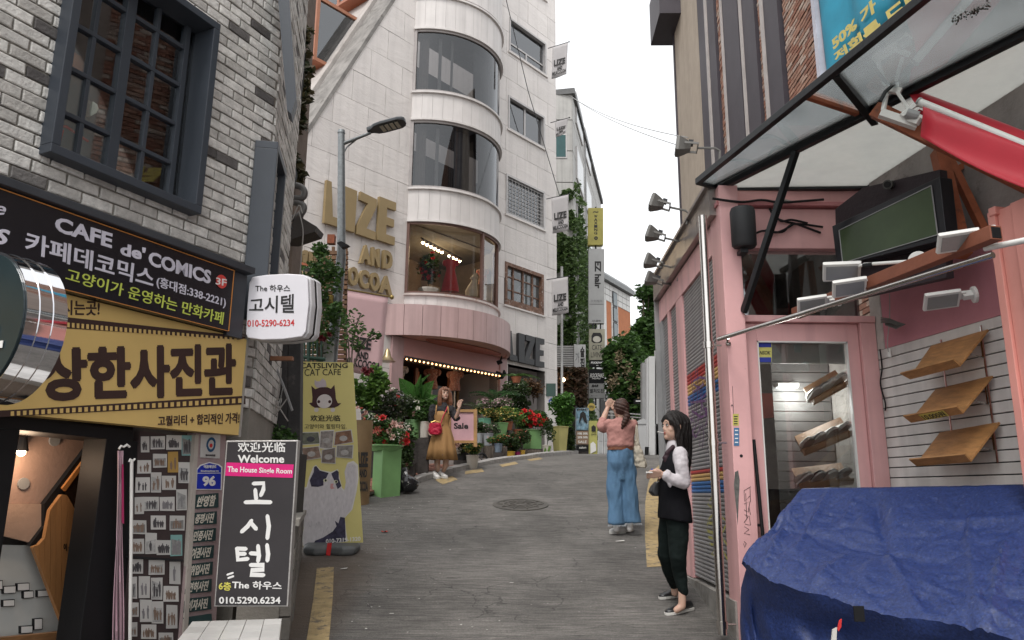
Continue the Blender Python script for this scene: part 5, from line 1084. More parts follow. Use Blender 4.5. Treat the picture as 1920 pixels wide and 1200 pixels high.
def ivyp():
 if R.random()<.55:a=R.uniform(-.05,1.5);top=12.4-1.2*a+.5*math.sin(a*4);return FVf.w(a,R.uniform(.02,.2),g(30)+1.5+R.random()**.8*(top-3))
 a=R.uniform(0,7);top=13.6-.35*a+math.sin(a*3)*.4;return FV.w(a,R.uniform(.02,.25),g(30)+1.2+R.random()**.85*(top-2.8))
def ivyg():
 for _ in range(8):
  p=ivyp()
  if noise.noise(p*.55)+.5*noise.noise(p*1.7)<.0+.035*max(0,10-p.z):return p
 return V((p.x,p.y,3.5+R.random()*2))
m=MB();leaves(m,8500,ivyg,.22,quad=True);m.build("ivy",leafmat("ivy_leaf",(.07,.13,.04),hue2=(.14,.22,.07)),vb,fix=False,kind="stuff")
cable([P(1097,270,34),P(1099,400,34),P(1103,560,34)],.03,greyp,"grey conduit running down the side of the ivy building")
SG=lambda Y:Fr((0,Y),x=(1,0,0),n=(0,-1,0))
lv=thing("louvre_screen","white slatted louvre screen below the ivy","louvre",P(1060,700,27));FLv=SG(27)
for i in range(15):
 y=649+i*3.4;m=MB();pq(m,FLv,0,[(1044,y),(1075,y),(1075,y+1.9),(1044,y+1.9)],.06);m.build("slat",M("white_louvre",(.55,.54,.52),.5,bump=0)if i==0 else bpy.data.materials["white_louvre"],lv)
m=MB();pq(m,FLv,-.1,rq(1043,648,1076,700),.05);m.build("backing",darkroom,lv)
MB().prism([FLv.hit(x,y,0)for x,y in rq(1076,646,1079,704)],(0,-.1,0)).build("frame",whitep,lv)
fz=thing("dark_shopfront","dim shopfront under creepers at the end of the lane","shopfront",P(1065,850,26.5));F26=SG(26.5)
for q,nm,mt in((rq(1043,700,1104,853),"wall",M("dim_shop_wall",(.07,.06,.055),.8,var=.5,vs=4)),(rq(1084,725,1092,790),"door",black),(rq(1078,722,1082,840),"post",greyp),(rq(1094,700,1103,790),"panel",M("dim_pale_panel",(.22,.20,.18),.7))):
 m=MB();pq(m,F26,{"wall":-.3,"door":.02,"post":.05,"panel":.0}[nm],q,.1);m.build(nm,mt,fz)
m=MB();leaves(m,2600,lambda:P(R.uniform(1044,1100),690+R.random()**1.5*70,R.uniform(25.6,26.3)),.16,quad=True);m.build("creeper",leafmat("dry_creeper_leaf",(.06,.06,.025),hue2=(.16,.09,.06)),fz,fix=False,kind="stuff")
MB().ball(P(1056,712,25.5),.07,8,6).build("lamp",glow("far_lamp_glow",(1,.75,.45),8),fz)
m=MB();m.cyl(P(1053.5,860,22),P(1053.5,500,22),.035);m.build("flag_pole_post",M("pale_pole",(.45,.45,.44),.5),label="thin pale pole standing before the ivy building",cat="pole")
def blade(label,x0,y0,x1,y1,Y,mat,texts=(),group="blade signs stacked above the lane",name="blade_sign"):
 t=thing(name,label,"sign",P((x0+x1)/2,y1,Y),group);f_=SG(Y);m=MB();pq(m,f_,0,rq(x0,y0,x1,y1),.01);m.prism([f_.hit(x,y,-.001)for x,y in rq(x0,y0,x1,y1)],(0,.25,0));m.build("box",mat,t)
 for body,q,mt,kw in texts:m=MB();text_on(m,[f_.hit(x,y,.012)for x,y in q],body,thick=.004,**kw);m.build("lettering",mt,t)
 return t
gsb=M("grey_sign_face",(.36,.36,.355),.5,bump=0,var=.08)
blade("olive yellow blade sign for a waxing salon with vertical letters",1103,390,1131,459,28,M("olive_sign_face",(.33,.29,.07),.5,bump=0),[(c,rq(1114,403+i*6.3,1120,408+i*6.3),ink,dict(bold=.03))for i,c in enumerate("WAXING")]+[("~",rq(1112,396,1122,399),ink,dict(bold=.05)),("o",rq(1114,443,1121,450),ink,dict(bold=.06))])
blade("tall grey blade sign of a hair salon with rotated letters",1104,467,1133,606,28,gsb,[("EZ hair",[(1127,490),(1127,541),(1115,541),(1115,490)],ink,dict(bold=.04)),("이지헤어",rq(1108,562,1129,568),M("soft_grey_print",(.2,.2,.2),.6),dict(bold=0)),("335-8848",rq(1110,600,1126,603),ink,dict(bold=0)),("—",rq(1105,570,1132,570.6),ink,{})])
t=blade("beige cats living blade sign with a girl face drawing",1105,617,1134,675,28,M("beige_sign_face",(.36,.34,.26),.5,bump=0),[("CATS",rq(1110,647,1128,656),ink,dict(bold=0)),("LIVING",rq(1108,660,1131,670),ink,dict(bold=0))])
f_=SG(28);m=MB();m.prism([f_.hit(x,y,.012)for x,y in((1109,640),(1109,630),(1112,624),(1126,624),(1129,630),(1129,640),(1125,643),(1113,643))],(0,-.004,0));h_=m.build("drawing_hair",ink,t);m=MB();c_=f_.hit(1119,636,.018);m.prism([c_+V((.15*math.cos(a),0,.12*math.sin(a)))for a in[i*.4488 for i in range(14)]],(0,-.003,0));m.build("drawing_face",M("pale_drawing",(.5,.47,.4),.6),h_)
blade("small black blade sign directly below the cats living sign",1106,676,1134,687,28,black,[("PUCKPAKE",rq(1108,678,1132,682),white,dict(bold=.05)),("st",rq(1118,684,1122,686),white,{})])
blade("black blade sign with white brush script",1105,692,1134,718,28,black,[("ROCKFAKE",rq(1106,700,1133,708),white,dict(bold=.02,shear=.4)),("~~",rq(1110,709,1126,711),white,{})])
blade("light grey bar sign, lowest of the stack over the lane",1105,719,1134,746,28,gsb,[("BAR",rq(1109,721,1122,726),ink,dict(bold=.06,shear=.3)),("별처도진",rq(1106,729,1132,737),ink,dict(bold=.02)),("←—",rq(1108,741,1120,743),ink,{})])
blade("white hanging sign with black brush strokes beside the louvre",1077,646,1098,714,26,M("white_hanging_face",(.5,.5,.49),.5,bump=0),[("술",rq(1088,650,1096,670),ink,dict(bold=.04)),("집",rq(1088,671,1096,691),ink,dict(bold=.04)),("가",rq(1079,661,1086,680),M("grey_brush",(.2,.2,.2),.6),dict(bold=.02)),("—",rq(1081,697,1092,697.8),ink,{})],group=None)
m=MB();m.cyl(P(1117,388,28.1),P(1117,760,28.1),.03);m.cyl(P(1112,600,28.05),P(1112,625,28.05),.03);m.cyl(P(1126,600,28.05),P(1126,625,28.05),.03)
for y in(425,520,640,700,735):m.cyl(P(1117,y,28.12),P(1098,y,31),.025)
m.build("sign_bracket",ironm,label="dark steel post and arms that carry the blade signs",cat="bracket")
pt_=blade("standing poster of a long haired woman in blue beside the bush",1081,765,1104,806,23,M("sky_blue_poster",(.20,.34,.44),.5,bump=0,var=.7,vs=9,dirt=((.5,.5,.5),6,.55)),[("EVENT",rq(1082,766,1103,770),ink,dict(bold=.05))],None,"poster")
m=MB();fp=SG(22.98);pq(m,fp,.012,[(1088,775),(1093,771),(1098,775),(1101,795),(1095,790),(1092,782),(1088,790),(1085,795)],.004);m.build("poster_figure",ink,pt_)
blade("brown sale price board below the blue poster",1081,808,1104,833,22.9,M("tan_price_board",(.24,.16,.11),.6,bump=0),[("10% 30%",rq(1083,811,1102,815),white,dict(bold=.03)),("20% 50%",rq(1083,818,1102,822),white,dict(bold=.03)),("SALE",rq(1084,826,1100,831),white,{})],None,"price_board")
blade("black lettered box under the sale price board",1081,835,1104,846,22.8,black,[("salon",rq(1086,837,1099,841),white,{})],None,"sign_box")
t=blade("narrow yellow cat cafe poster at the far end of the lane",1105,789,1120,853,22.5,M("far_yellow_poster",(.42,.40,.12),.5,bump=0),[("CATS",rq(1108,813,1118,816),ink,{})],None,"poster")
f_=SG(22.48);m=MB();pq(m,f_,.012,[(1109,809),(1109,800),(1113,797),(1117,800),(1117,809)],.004);m.build("poster_drawing",ink,t);m=MB();pq(m,f_,.012,[(1107,851),(1107,832),(1112,828),(1117,833),(1118,845)],.004);m.build("poster_cat",whitep,t)
t=thing("round_sign","small round yellow sign above the yellow poster","sign",P(1109,770,23));c_=P(1109,763,23);m=MB();m.cyl(c_,c_+V((0,.06,0)),.115,n=18);m.build("disc",M("ochre_disc",(.42,.32,.08),.5,bump=0),t);m=MB();text_on(m,[c_+V((x,-.004,z))for x,z in((-.07,.04),(.07,.04),(.07,-.04),(-.07,-.04))],"OPEN");m.build("lettering",ink,t)
t=thing("folding_door","white framed folding door panels behind the woman in jeans","door",P(1131,852,22));f_=SG(22)
for x in(1121,1132):m=MB();pq(m,f_,0,rq(x,808,x+10,853),.04);m.build("panel",M("white_door_panel",(.5,.5,.5),.5,bump=0)if x==1121 else bpy.data.materials["white_door_panel"],t);m=MB();pq(m,f_,.041,rq(x+2,811,x+8,828),.01);pq(m,f_,.041,rq(x+2,831,x+8,850),.01);m.build("inset",M("pale_inset",(.4,.41,.41),.4)if x==1121 else bpy.data.materials["pale_inset"],t)
ob0=P(1099,700,46);FO=Fr((P(1099,540,46).x,46),az=31);oR=FO.ac(1181,560)[0]
zt0=FO.ac(1136,545)[1]
ob_=thing("orange_building","orange brick building with white band and curved grey roof above the trees","building",FO.w(1,0,g(46)))
orm=M("orange_brick_wall",(.42,.155,.07),.8,var=.12,bump=.1)
L_=[(1099,600),(1104,610),(1134,556),(1147,562),(1157,568),(1179,575)]
za=FO.ac(1136,541)[1]
MB().box(FO,0,oR,-8,0,0,za-.8).build("brick_wall",orm,ob_)
wp=M("white_tile_band",(.55,.54,.52),.5,var=.08);nb=10
for k in range(nb):
 for j in range(3):MB().box(FO,oR*k/nb+.02,oR*(k+1)/nb-.02,-.3,.03,za-.8+j*.41+.02,za-.8+(j+1)*.41-.02).build("band_tile",wp,ob_)
MB().box(FO,0,oR,-8,.0,za-.8,za+.43).build("band_core",gapm,ob_)
for q in((1130,1136),(1146,1158)):
 a0,a1=FO.ac(q[0],600)[0],FO.ac(q[1],600)[0];MB().box(FO,a0,a1,.0,.05,4,za-.8).build("white_strip",wp,ob_)
a0,a1=FO.ac(1148,600)[0],FO.ac(1156,600)[0]
for k in range(3):z=FO.ac(1150,632)[1]+k*1.05;w=MB().box(FO,a0,a1,.03,.09,z,z+1.0).build("window",ironm,ob_);MB().box(FO,a0+.08,a1-.08,.091,.1,z+.08,z+.92).build("pane",M("far_pane",(.12,.15,.16),.1,bump=0)if k==0 else bpy.data.materials["far_pane"],w)
m=MB();zr=za+.45;prof=[(.3,0),(.25,.35),(-.3,.85),(-1.5,1.35),(-4,1.6),(-8,1.6),(-8,0)]
m.loft([[FO.w(a,b,zr+z)for b,z in prof]for a in(-.2,oR+.3)]);m.build("curved_roof",M("grey_zinc_roof",(.16,.165,.165),.5,.3,streak=.2),ob_)
def tree(label,base,h,crown,n,size,mat,trunk_r=.12,blossoms=None,limbs=5):
 t=thing("tree",label,"tree",base,None);m=MB();top=V(base)+V((0,0,h));m.tube([V(base),V(base)+V((.05,0,h*.3)),V(base)+V((-.05,0,h*.6)),top],[trunk_r,trunk_r*.8,trunk_r*.6,trunk_r*.3],8)
 for c,r in crown[:limbs*2:1]:m.tube([V(base)+V((0,0,h*.45)),(V(base)+V((0,0,h*.6))+V(c))*.5,V(c)],[trunk_r*.4,trunk_r*.25,.01],5)
 m.build("trunk",bark,t,smooth=True);m=MB();leaves(m,n,clump_fn(crown),size);m.build("crown",mat,t,fix=False)
 if blossoms:
  for c,r in blossoms:m=MB();leaves(m,60,clump_fn([(c,r)]),size*.5,quad=True);m.build("blossom_spray",leafmat("pinkish_blossom",(.36,.27,.17),hue2=(.5,.40,.26))if "pinkish_blossom" not in bpy.data.materials else bpy.data.materials["pinkish_blossom"],t,fix=False)
 return t
cr=[]
for x,y,r in((1216,545,.45),(1222,575,.5),(1238,545,.5),(1196,668,.5),(1230,585,.6),(1208,610,.5),(1225,630,.8),(1200,650,.45),(1240,565,.5),(1248,610,.8),(1210,660,.6),(1235,640,.6),(1232,532,.22),(1250,580,.8)):
 for k in range(5):cr.append((P(x+R.uniform(-12,14),y+R.uniform(-14,14),31+R.uniform(-1,1)),r*R.uniform(.6,1.0)))
tree("tall dark leafy tree rising behind the blossoming one by the lane end",V((P(1215,850,31).x,31,g(31))),6.5,cr,11000,.24,lf_mid)
cr=[]
for x,y,r in((1160,670,.5),(1175,655,.5),(1200,690,.6),(1165,710,.6),(1190,735,.6),(1215,700,.5),(1155,735,.4),(1210,740,.5),(1180,770,.45),(1150,690,.35),(1225,725,.5)):
 for k in range(5):cr.append((P(x+R.uniform(-16,16),y+R.uniform(-16,16),27+R.uniform(-.7,.7)),r*R.uniform(.6,1.0)))
bl=[(P(x,y,26.2),(.18,.18,.28))for x,y in((1176,690),(1178,702),(1162,668),(1206,705),(1155,712),(1183,725),(1202,712),(1145,718),(1204,745),(1212,746),(1160,680))]
tree("broad tree with hanging pinkish seed clusters over the lane end",V((P(1185,850,27).x,27,g(27))),3.2,cr,10000,.21,lf_mid,blossoms=bl)
F40=SG(40);bk=thing("far_wall","dim greyish walls and windows closing the end of the lane","wall",P(1170,850,40))
for q,c,b in((rq(1085,735,1260,870),(.07,.065,.06),0),(rq(1125,745,1142,800),(.10,.10,.10),.2),(rq(1150,760,1180,860),(.045,.04,.035),.2),(rq(1185,745,1200,850),(.16,.15,.14),.3),(rq(1143,770,1150,850),(.25,.24,.22),.3)):
 m=MB();pq(m,F40,b,q,.2);m.build("wall_section",M("far_wall_tone",c,.9,var=.3,vs=2),bk)
blade("white market sign with black letters above the raised phone",1133,735,1164,752,30,M("white_market_sign",(.5,.5,.5),.5,bump=0),[("LT.Y.",rq(1135,739,1150,749),ink,dict(bold=.06))],None,"sign")
blade("thin black framed notice hanging among the tree leaves",1190,748,1215,756,25,black,[("—",rq(1192,751,1213,753),white,{})],None,"sign")
blade("small blue sign sticking out beside the cats living sign",1134,672,1150,677,27.5,M("blue_sign_face",(.03,.08,.35),.5,bump=0),[],None,"sign")
rl=thing("wire_fence","slim metal fence rails before the trees","fence",P(1170,850,23.5))
for y in(776,782):m=MB();m.cyl(P(1135,y-4,23.5),P(1232,y+4,23.5),.014,n=6);m.build("rail",alum,rl)
for i in range(16):x=1138+i*6;m=MB();m.cyl(P(x,774,23.5),P(x,852,23.5),.01,n=5);m.build("picket",ironm,rl)
gw=thing("gate_wall","low pale grey wall with a peaked cap beside white gate posts","wall",P(1215,850,19.5));F19=SG(19.5);pale=M("pale_grey_render",(.46,.46,.46),.7,var=.06,streak=.1)
m=MB();m.prism([F19 .hit(x,y)for x,y in rq(1193,795,1243,866)],(0,.3,0));m.build("wall_panel",pale,gw)
m=MB();m.prism([F19 .hit(x,y,.02)for x,y in((1193,795),(1193,791),(1198,788),(1206,785),(1219,790),(1221,795))],(0,.35,0));m.build("cap",pale,gw)
m=MB();m.cyl(P(1212,856,19.3),P(1213,838,19.3),.05);m.build("bollard",black,gw)
for x0,x1,y0,mt,b in((1204,1211,680,greyp,-.1),(1212,1216,672,pale,.05),(1217,1228,668,M("white_gate_post",(.58,.58,.57),.5,var=.05),.1),(1230,1247,655,pale,.0)):
 m=MB();m.prism([F19 .hit(x,y,b)for x,y in rq(x0,y0,x1,866)],(0,.25,0));m.build("post",mt,gw)
F6=Fr((3.85,6.0),az=1.3,flip=True)
tb=thing("tall_building","tall beige and brick building with dark vertical fins rising behind the pink shop","building",F6 .w(5,0,g(8)))
A_=lambda px:F6 .ac(px,150)[0]
beige=M("beige_render",(.40,.335,.27),.8,var=.1,streak=.15,bump=.05);fin=M("plum_black_fin",(.05,.042,.052),.5,bump=.03);finw=M("pale_fin_edge",(.42,.38,.36),.5,bump=0)
TZ=15
MB().box(F6,-6,A_(1270),-7,-.05,0,TZ).build("core",M("brick_mortar",(.27,.22,.19),.9,var=.2),tb)
MB().box(F6,A_(1316),A_(1270),-.05,.03,0,TZ).build("beige_wall",beige,tb)
MB().box(F6,A_(1270)-.02,A_(1270)+.10,-7,.06,0,TZ).build("corner_trim",fin,tb)
MB().box(F6,A_(1270)-.9,A_(1270)+.5,-7,.55,F6 .ac(1262,78)[1],F6 .ac(1262,78)[1]+1.2).build("eave",fin,tb)
for x0,x1,mt in((1332,1318,fin),(1336,1332.5,finw),(1350,1337,fin),(1366,1363,finw),(1396,1366.5,fin),(1404,1400,finw),(1428,1404.5,fin),(1446,1441,finw),(1474,1446.5,fin)):
 MB().box(F6,A_(x0),A_(x1),-.05,.05 if mt is fin else.07,0,TZ).build("fin",mt,tb)
rbk=brickmat("red_brick",[(0,(.30,.17,.12)),(.3,(.24,.10,.065)),(.6,(.36,.20,.14)),(.85,(.45,.36,.30)),(1,(.20,.10,.08))],70)
bs2=[]
for x0,x1 in((1545+330,1478),(1440,1430),(1362,1352),(1400,1396.5)):
 a0,a1=A_(x0),A_(x1);c=3.0;row=0
 while c<TZ:
  a=a0-(row%2)*.1
  while a<a1:
   q=(max(a,a0),min(a+.19,a1),c,c+.058)
   if q[1]-q[0]>.03:bs2 .append(q)
   a+=.2
  c+=.07;row+=1
def vis6(q):
 p=F6 .w((q[0]+q[1])/2,0,q[2])-EYE;y=p.dot(_f)
 if y<.1:return-1
 x,v_=960+p.dot(_r)/y*FPX,600-p.dot(_u)/y*FPX
 return(2 if-5<v_<345-(x-1308)*.8 and x<1548 else.1)/y
bs2 .sort(key=lambda q:-vis6(q))
for q in bs2[:298]:brick_part(F6,q,rbk,tb,th=.014,jit=.006)
m=MB()
for q in bs2[298:]:
 if vis6(q)>0:m.box(F6,q[0],q[1],-.05,R.uniform(.004,.018),q[2],q[3])
m.build("brickwork",rbk,tb,kind="stuff")
bl_=thing("wall_banner","bright blue cloth banner with yellow Korean letters on the brick wall","banner",F6 .hit(1560,190,.1))
bq=[(1537,-60),(1905,-60),(1800,60),(1562,185)];n_=12;vs=[];a0,a1=F6 .ac(1556,150,.1)[0],F6 .ac(1730,150,.1)[0];cb_,ct=F6 .ac(1560,205,.1)[1],TZ-4
for j in range(n_+1):
 for i in range(21):s,u=i/20,j/n_;vs.append(F6 .w(a0+(a1-a0)*s,.12+.05*math.sin(s*14+u*2),cb_+(ct-cb_)*u))
m=MB();m.add(vs,[[j*21+i,j*21+i+1,j*21+i+22,j*21+i+21]for j in range(n_)for i in range(20)]);o=m.build("cloth",M("cyan_banner_cloth",(.012,.24,.36),.6,var=.15,bump=.05),bl_,fix=False,smooth=True)
o.modifiers.new("thick",'SOLIDIFY').thickness=.003
ylw=M("yellow_banner_print",(.62,.50,.14),.6,bump=0)
c4=lambda x,y:(1200+x/2.667,y/2.667)
for q,s_ in(([(955,195),(1270,-110),(1285,-40),(970,255)],"50% 가 이"),([(965,270),(1400,-90),(1440,10),(978,310)],"저희를 드립")):
 m=MB();text_on(m,[F6 .hit(*c4(x,y),.19)for x,y in q],s_,bold=.04);m.build("lettering",ylw,bl_)
m=MB();m.box(F6,a0+.02,a0+.12,.10,.2,cb_,ct);m.build("hem",M("pale_hem",(.5,.5,.56),.7),bl_)
F3=Fr((1.66,5.95),az=1.3,flip=True);F4=Fr((0,5.9),x=(1,0,0),n=(0,-1,0));F5=Fr((2.84,5.9),x=(.15,-.989,0),n=(-.989,-.15,0))
HC=CZ+2.47
ps=thing("pink_shop","small pink painted shop with roller shutters and glass door","shop",F4 .w(1.6,0,g(5.9)))
cnc=M("stained_concrete",(.26,.245,.225),.9,var=.3,vs=6,bump=.25,dirt=((.14,.12,.1),4,.57))
aP=lambda px,py=800:F3 .ac(px,py)[0]
s1=(aP(1361),aP(1287));s2=(aP(1275),aP(1262));s3=(aP(1258),aP(1247));aE=aP(1243)
shT,shB=F3 .ac(1310,510)[1],F3 .ac(1330,1095)[1]
def slab(a0,a1,c0,c1,name,mat,b0=-.12,b1=0,**k):return MB().box(F3,min(a0,a1),max(a0,a1),b0,b1,c0,c1).build(name,mat,ps,**k)
a_c=-.05
slab(a_c,s1[0],shB-.02,HC-.1,"corner_pillar",pinkp,bev=.004);slab(s1[1],s2[0],shB-.02,shT,"pillar",pinkp,b1=-.004,bev=.004);slab(s2[1],s3[0],shB-.02,shT,"pillar",pinkp,b1=-.004);slab(s3[1],aE,shB-.02,shT,"pillar",greyp,b1=-.004)
slab(s1[0],aE,shT,HC-.26,"header",pinkp,b1=-.002);slab(a_c,aE+.05,0,shB-.025,"plinth",cnc,b1=.02)
scorr=M("brushed_steel_fascia",(.36,.32,.30),.3,.85,var=.2,vs=5,bump=.02)
m=MB()
for i in range(6):t0,t1=a_c+(aE-a_c)*i/6,a_c+(aE-a_c)*(i+1)/6-.006;MB().box(F3,t0,t1,-.1,.06,HC-.25,HC).build("fascia_panel",scorr,ps)
MB().box(F3,a_c,aE,-.3,.09,HC-.01,HC+.02).build("fascia_cap",scorr,ps)
MB().prism([F3 .w(aE,.05,0),F3 .w(aE+.04,.05,0),F3 .w(aE+.04,-2.2,0),F3 .w(aE,-2.2,0)],(0,0,HC)).build("end_wall",greyp,ps)
shc={"grey":M("shutter_grey",(.33,.32,.32),.45,.2,var=.15,vs=3,bump=.02,streak=.15,stretch=(1,.3,6)),"red":M("shutter_red",(.42,.035,.03),.45,bump=0),"yellow":M("shutter_yellow",(.58,.36,.13),.45,bump=0),"blue":M("shutter_blue",(.02,.13,.36),.45,bump=0)}
zat=lambda py:F3 .ac(1320,py)[1]
up=[zat(673),zat(699),zat(722),zat(743)];lo_=[zat(873),zat(886),zat(902),zat(920)]
def zcol(z):
 for st in(up,lo_):
  if st[1]<z<=st[0]:return "red"
  if st[2]<z<=st[1]:return "yellow"
  if st[3]<z<=st[2]:return "blue"
 return "grey"
SM={}
for k,(a0,a1)in enumerate((s1,s2,s3)):
 z=shB;L_=a1-a0-.01
 while z<shT-.02:
  col=zcol(z+.03)if k==0 else "grey";key=(k,col)
  if key not in SM:
   m=MB();m.loft([[V((x,y,zz))for y,zz in((.004,0),(-.004,.004),(-.008,.012),(-.008,.022),(-.003,.030),(.004,.033))]for x in(-L_/2,L_/2)]);SM[key]=m.mesh("slat");SM[key].materials.append(shc[col])
  p=F3 .w((a0+a1)/2,-.03,z);link("slat",SM[key],Matrix.Translation(p)@Matrix(((F3 .x.x,-F3 .n.x,0,0),(F3 .x.y,-F3 .n.y,0,0),(0,0,1,0),(0,0,0,1))),ps);z+=.034
 MB().box(F3,a0,a1,-.08,-.045,shB,shT).build("shutter_backing",ironm,ps)
def scrib(pts,mat,w,b=-.008,name="graffiti",parent=None,fr=F3,rad=None):
 m=MB()
 for st in pts:stroke(m,fr,b,st,w)
 return m.build(name,mat,parent or ps,fix=False)
c7=lambda x,y:(1220+x/2,600+y/2)
pur=M("purple_spray",(.10,.03,.12),.6,bump=0,dirt=((.2,.17,.2),14,.5))
gr=[[(150,200),(165,330)],[(175,175),(178,250),(172,340),(185,420)],[(160,270),(200,240)],[(195,230),(190,330),(205,360)],[(210,190),(215,300),(208,380)],[(150,310),(225,300)],[(225,230),(228,330)],[(185,300),(210,350)],[(150,370),(175,390),(150,430)],[(145,400),(170,440),(190,400),(185,470)],[(165,340),(160,420),(152,470)],[(205,330),(222,350),(205,400)],[(160,230),(185,215),(215,220)],[(140,440),(150,410)],[(232,200),(238,300)],[(170,190),(160,240),(185,260)],[(200,210),(222,260),(196,290)],[(155,340),(190,365),(225,345)],[(180,250),(195,320),(178,380)],[(148,290),(158,350),(150,400)],[(214,340),(226,390),(216,440)],[(190,360),(200,430),(194,480)]]
scrib([[c7(*p)for p in st]for st in gr],pur,.011)
scrib([[c7(x+60+(x-150)*.3,y+20)for x,y in st]for st in gr[5:13]],M("black_spray",(.03,.03,.035),.6,bump=0),.007)
ysp=M("yellow_spray",(.42,.38,.08),.6,bump=0,dirt=((.3,.3,.28),20,.5))
scrib([[c7(*p)for p in st]for st in[[(232,660),(215,690),(238,720),(218,750)],[(225,700),(240,700)],[(215,760),(245,765),(240,800),(212,790),(215,760)],[(218,815),(246,820)],[(222,840),(250,845),(228,880),(252,885)],[(235,650),(238,700)],[(270,740),(288,760),(268,800)],[(272,820),(292,850)],[(275,870),(290,900)]]],ysp,.012)
dp=thing("drain_pipe","shiny stainless drain pipe on the corner of the pink shop","drain pipe",P(1355,1190,5.9))
pts=[F3 .hit(1320,400,.13),F3 .hit(1330,640,.13),F3 .hit(1340,830,.13),F3 .hit(1355,1190,.13)];x0,y0=pts[3].x,pts[3].y
m=MB();m.cyl(V((x0,y0,pts[0].z)),V((x0,y0,pts[3].z)),.034,n=16);m.build("tube",steel,dp,smooth=True)
for py,r in((640,.042),(830,.039),(1160,.042)):z=F3 .hit(1340,py,.12).z;m=MB();m.cyl(V((x0,y0,z-.025)),V((x0,y0,z+.025)),r,n=16);m.cyl(V((x0,y0,z)),V((x0+.1,y0,z)),.008,n=6);m.build("clamp",steel,dp,smooth=True)
A4=lambda px,py=700:F4 .ac(px,py)[0];C4=lambda py,px=1500:F4 .ac(px,py)[1]
xl,xr=1.66,2.84
def b4(x0,x1,y0,y1,z0,z1,name,mat,par=None,**k):return MB().box(F4,x0,x1,z0,z1,y0,y1).build(name,mat,par or ps,**k)
pe=A4(1393,650);dj=A4(1612,650)
b4(1.655,pe,.1,HC-.03,-.2,.10,"front_pillar",pinkp,bev=.005);b4(pe,xr,C4(468),C4(395),-.14,.03,"lintel_band",pinkp,bev=.004);b4(xl,xr,C4(395)+.002,HC-.02,-.14,.0,"upper_header",pinkp);b4(xl-.02,xr,C4(392),C4(384),.0,.08,"header_ledge",M("rose_ledge",(.5,.2,.21),.5),bev=.004)
b4(pe,xr,C4(606),C4(594),-.14,.05,"transom_rail",pinkp,bev=.003);b4(dj,xr,.5,C4(606),-.14,.04,"door_jamb",pinkp,bev=.004);b4(pe,dj,.4,C4(1128),-.14,.03,"sill_step",pinkp,bev=.004)
tw_=b4(pe,pe+.02,C4(594),C4(468),-.1,.02,"transom_window",pinkp);b4(pe+.02,A4(1612,530),C4(594),C4(468),-.06,-.05,"pane",glass("shop_transom_glass",(.5,.52,.52),.10),tw_)
dr_=MB();d0,d1,dz0,dz1=A4(1398,700),dj-.004,C4(1126),C4(607);g0,g1,gz1=A4(1423,700),A4(1594,700),C4(640);gz0=dz0+.16
dr_.box(F4,d0,g0,-.06,.0,dz0,dz1);dr_.box(F4,g1,d1,-.06,0,dz0,dz1);dr_.box(F4,g0,g1,-.06,0,gz1,dz1);dr_.box(F4,g0,g1,-.06,0,dz0,gz0)
door=dr_.build("door",pinkp,ps,bev=.003)
b4(g0,g1,gz0,gz1,-.035,-.03,"pane",shopglass,door)
f_=MB();f_.box(F4,g0,g0+.01,-.03,.004,gz0,gz1);f_.box(F4,g1-.01,g1,-.03,.004,gz0,gz1);f_.box(F4,g0,g1,-.03,.004,gz1-.01,gz1);f_.build("pane_trim",whitep,door)
b4(g0+.01,g1-.01,C4(680),gz1-.01,-.06,-.045,"shutter_box",M("cream_shutter_box",(.50,.47,.42),.5,bump=0),door)
m=MB();hx=A4(1421,900);m.cyl(F4 .w(hx-.035,.07,C4(826)),F4 .w(hx-.01,.07,C4(1008)),.013,n=10)
for py in(845,985):z=C4(py);m.cyl(F4 .w(hx-.03,.07,z),F4 .w(hx-.03,-.01,z),.01,n=8)
m.build("handle",black,door,smooth=True)
MB().ball(F4 .w(A4(1418),.0,C4(1098)),.02,8,6).build("door_stop",black,ps)
stk=thing("sticker","yellow and blue security sticker in the top corner of the door pane","sticker",F4 .w(A4(1434),0,C4(680)))
m=MB();pq(m,F4,-.028,rq(1421,642,1447,679),.002);m.build("sheet",M("pale_yellow_sticker",(.58,.55,.16),.5,bump=0),stk)
m=MB();pq(m,F4,-.0255,rq(1422,643,1446,651),.001);pq(m,F4,-.0255,rq(1422,670,1446,679),.001);m.build("blue_bands",M("sticker_blue",(.03,.05,.35),.5,bump=0),stk)
m=MB();tq(m,F4,-.0255,rq(1424,658,1445,665),"NSOK",bold=.03,shear=.2,thick=.001);m.build("lettering",ink,stk)
for i,(q,lb_,cl_)in enumerate(((rq(1364,776,1375,798),"tiny yellow security sticker on the pink pillar",(.55,.5,.12)),(rq(1366,802,1376,836),"small blue notice sticker below the tiny yellow one",(.06,.16,.3)))):
 t=thing("sticker",lb_,"sticker",F4 .w(A4(q[0][0]),.1,C4(q[2][1])));q2=[(x+10,y)for x,y in q]
 m=MB();pq(m,F4,.1015,q2,.001);m.build("sheet",M("sticker_sheet",cl_,.5,bump=0),t);m=MB()
 for k in range(4):y=q[0][1]+4+k*(q[2][1]-q[0][1]-4)/4;pq(m,F4,.103,rq(q2[0][0]+2,y,q2[1][0]-2,y+2),.0006)
 m.build("print_lines",white if i else ink,t)
MB().cyl(F4 .w(A4(1374),.099,C4(857)),F4 .w(A4(1374),.102,C4(857)),.012,n=12).build("hole",black,ps)
m=MB();pq(m,F4,.1015,[(1378,885),(1384,882),(1387,900),(1385,940),(1383,985),(1380,950),(1376,910)],.0006);m.build("scuff",M("scuffed_metal",(.12,.12,.11),.7,var=.5,vs=20),ps)
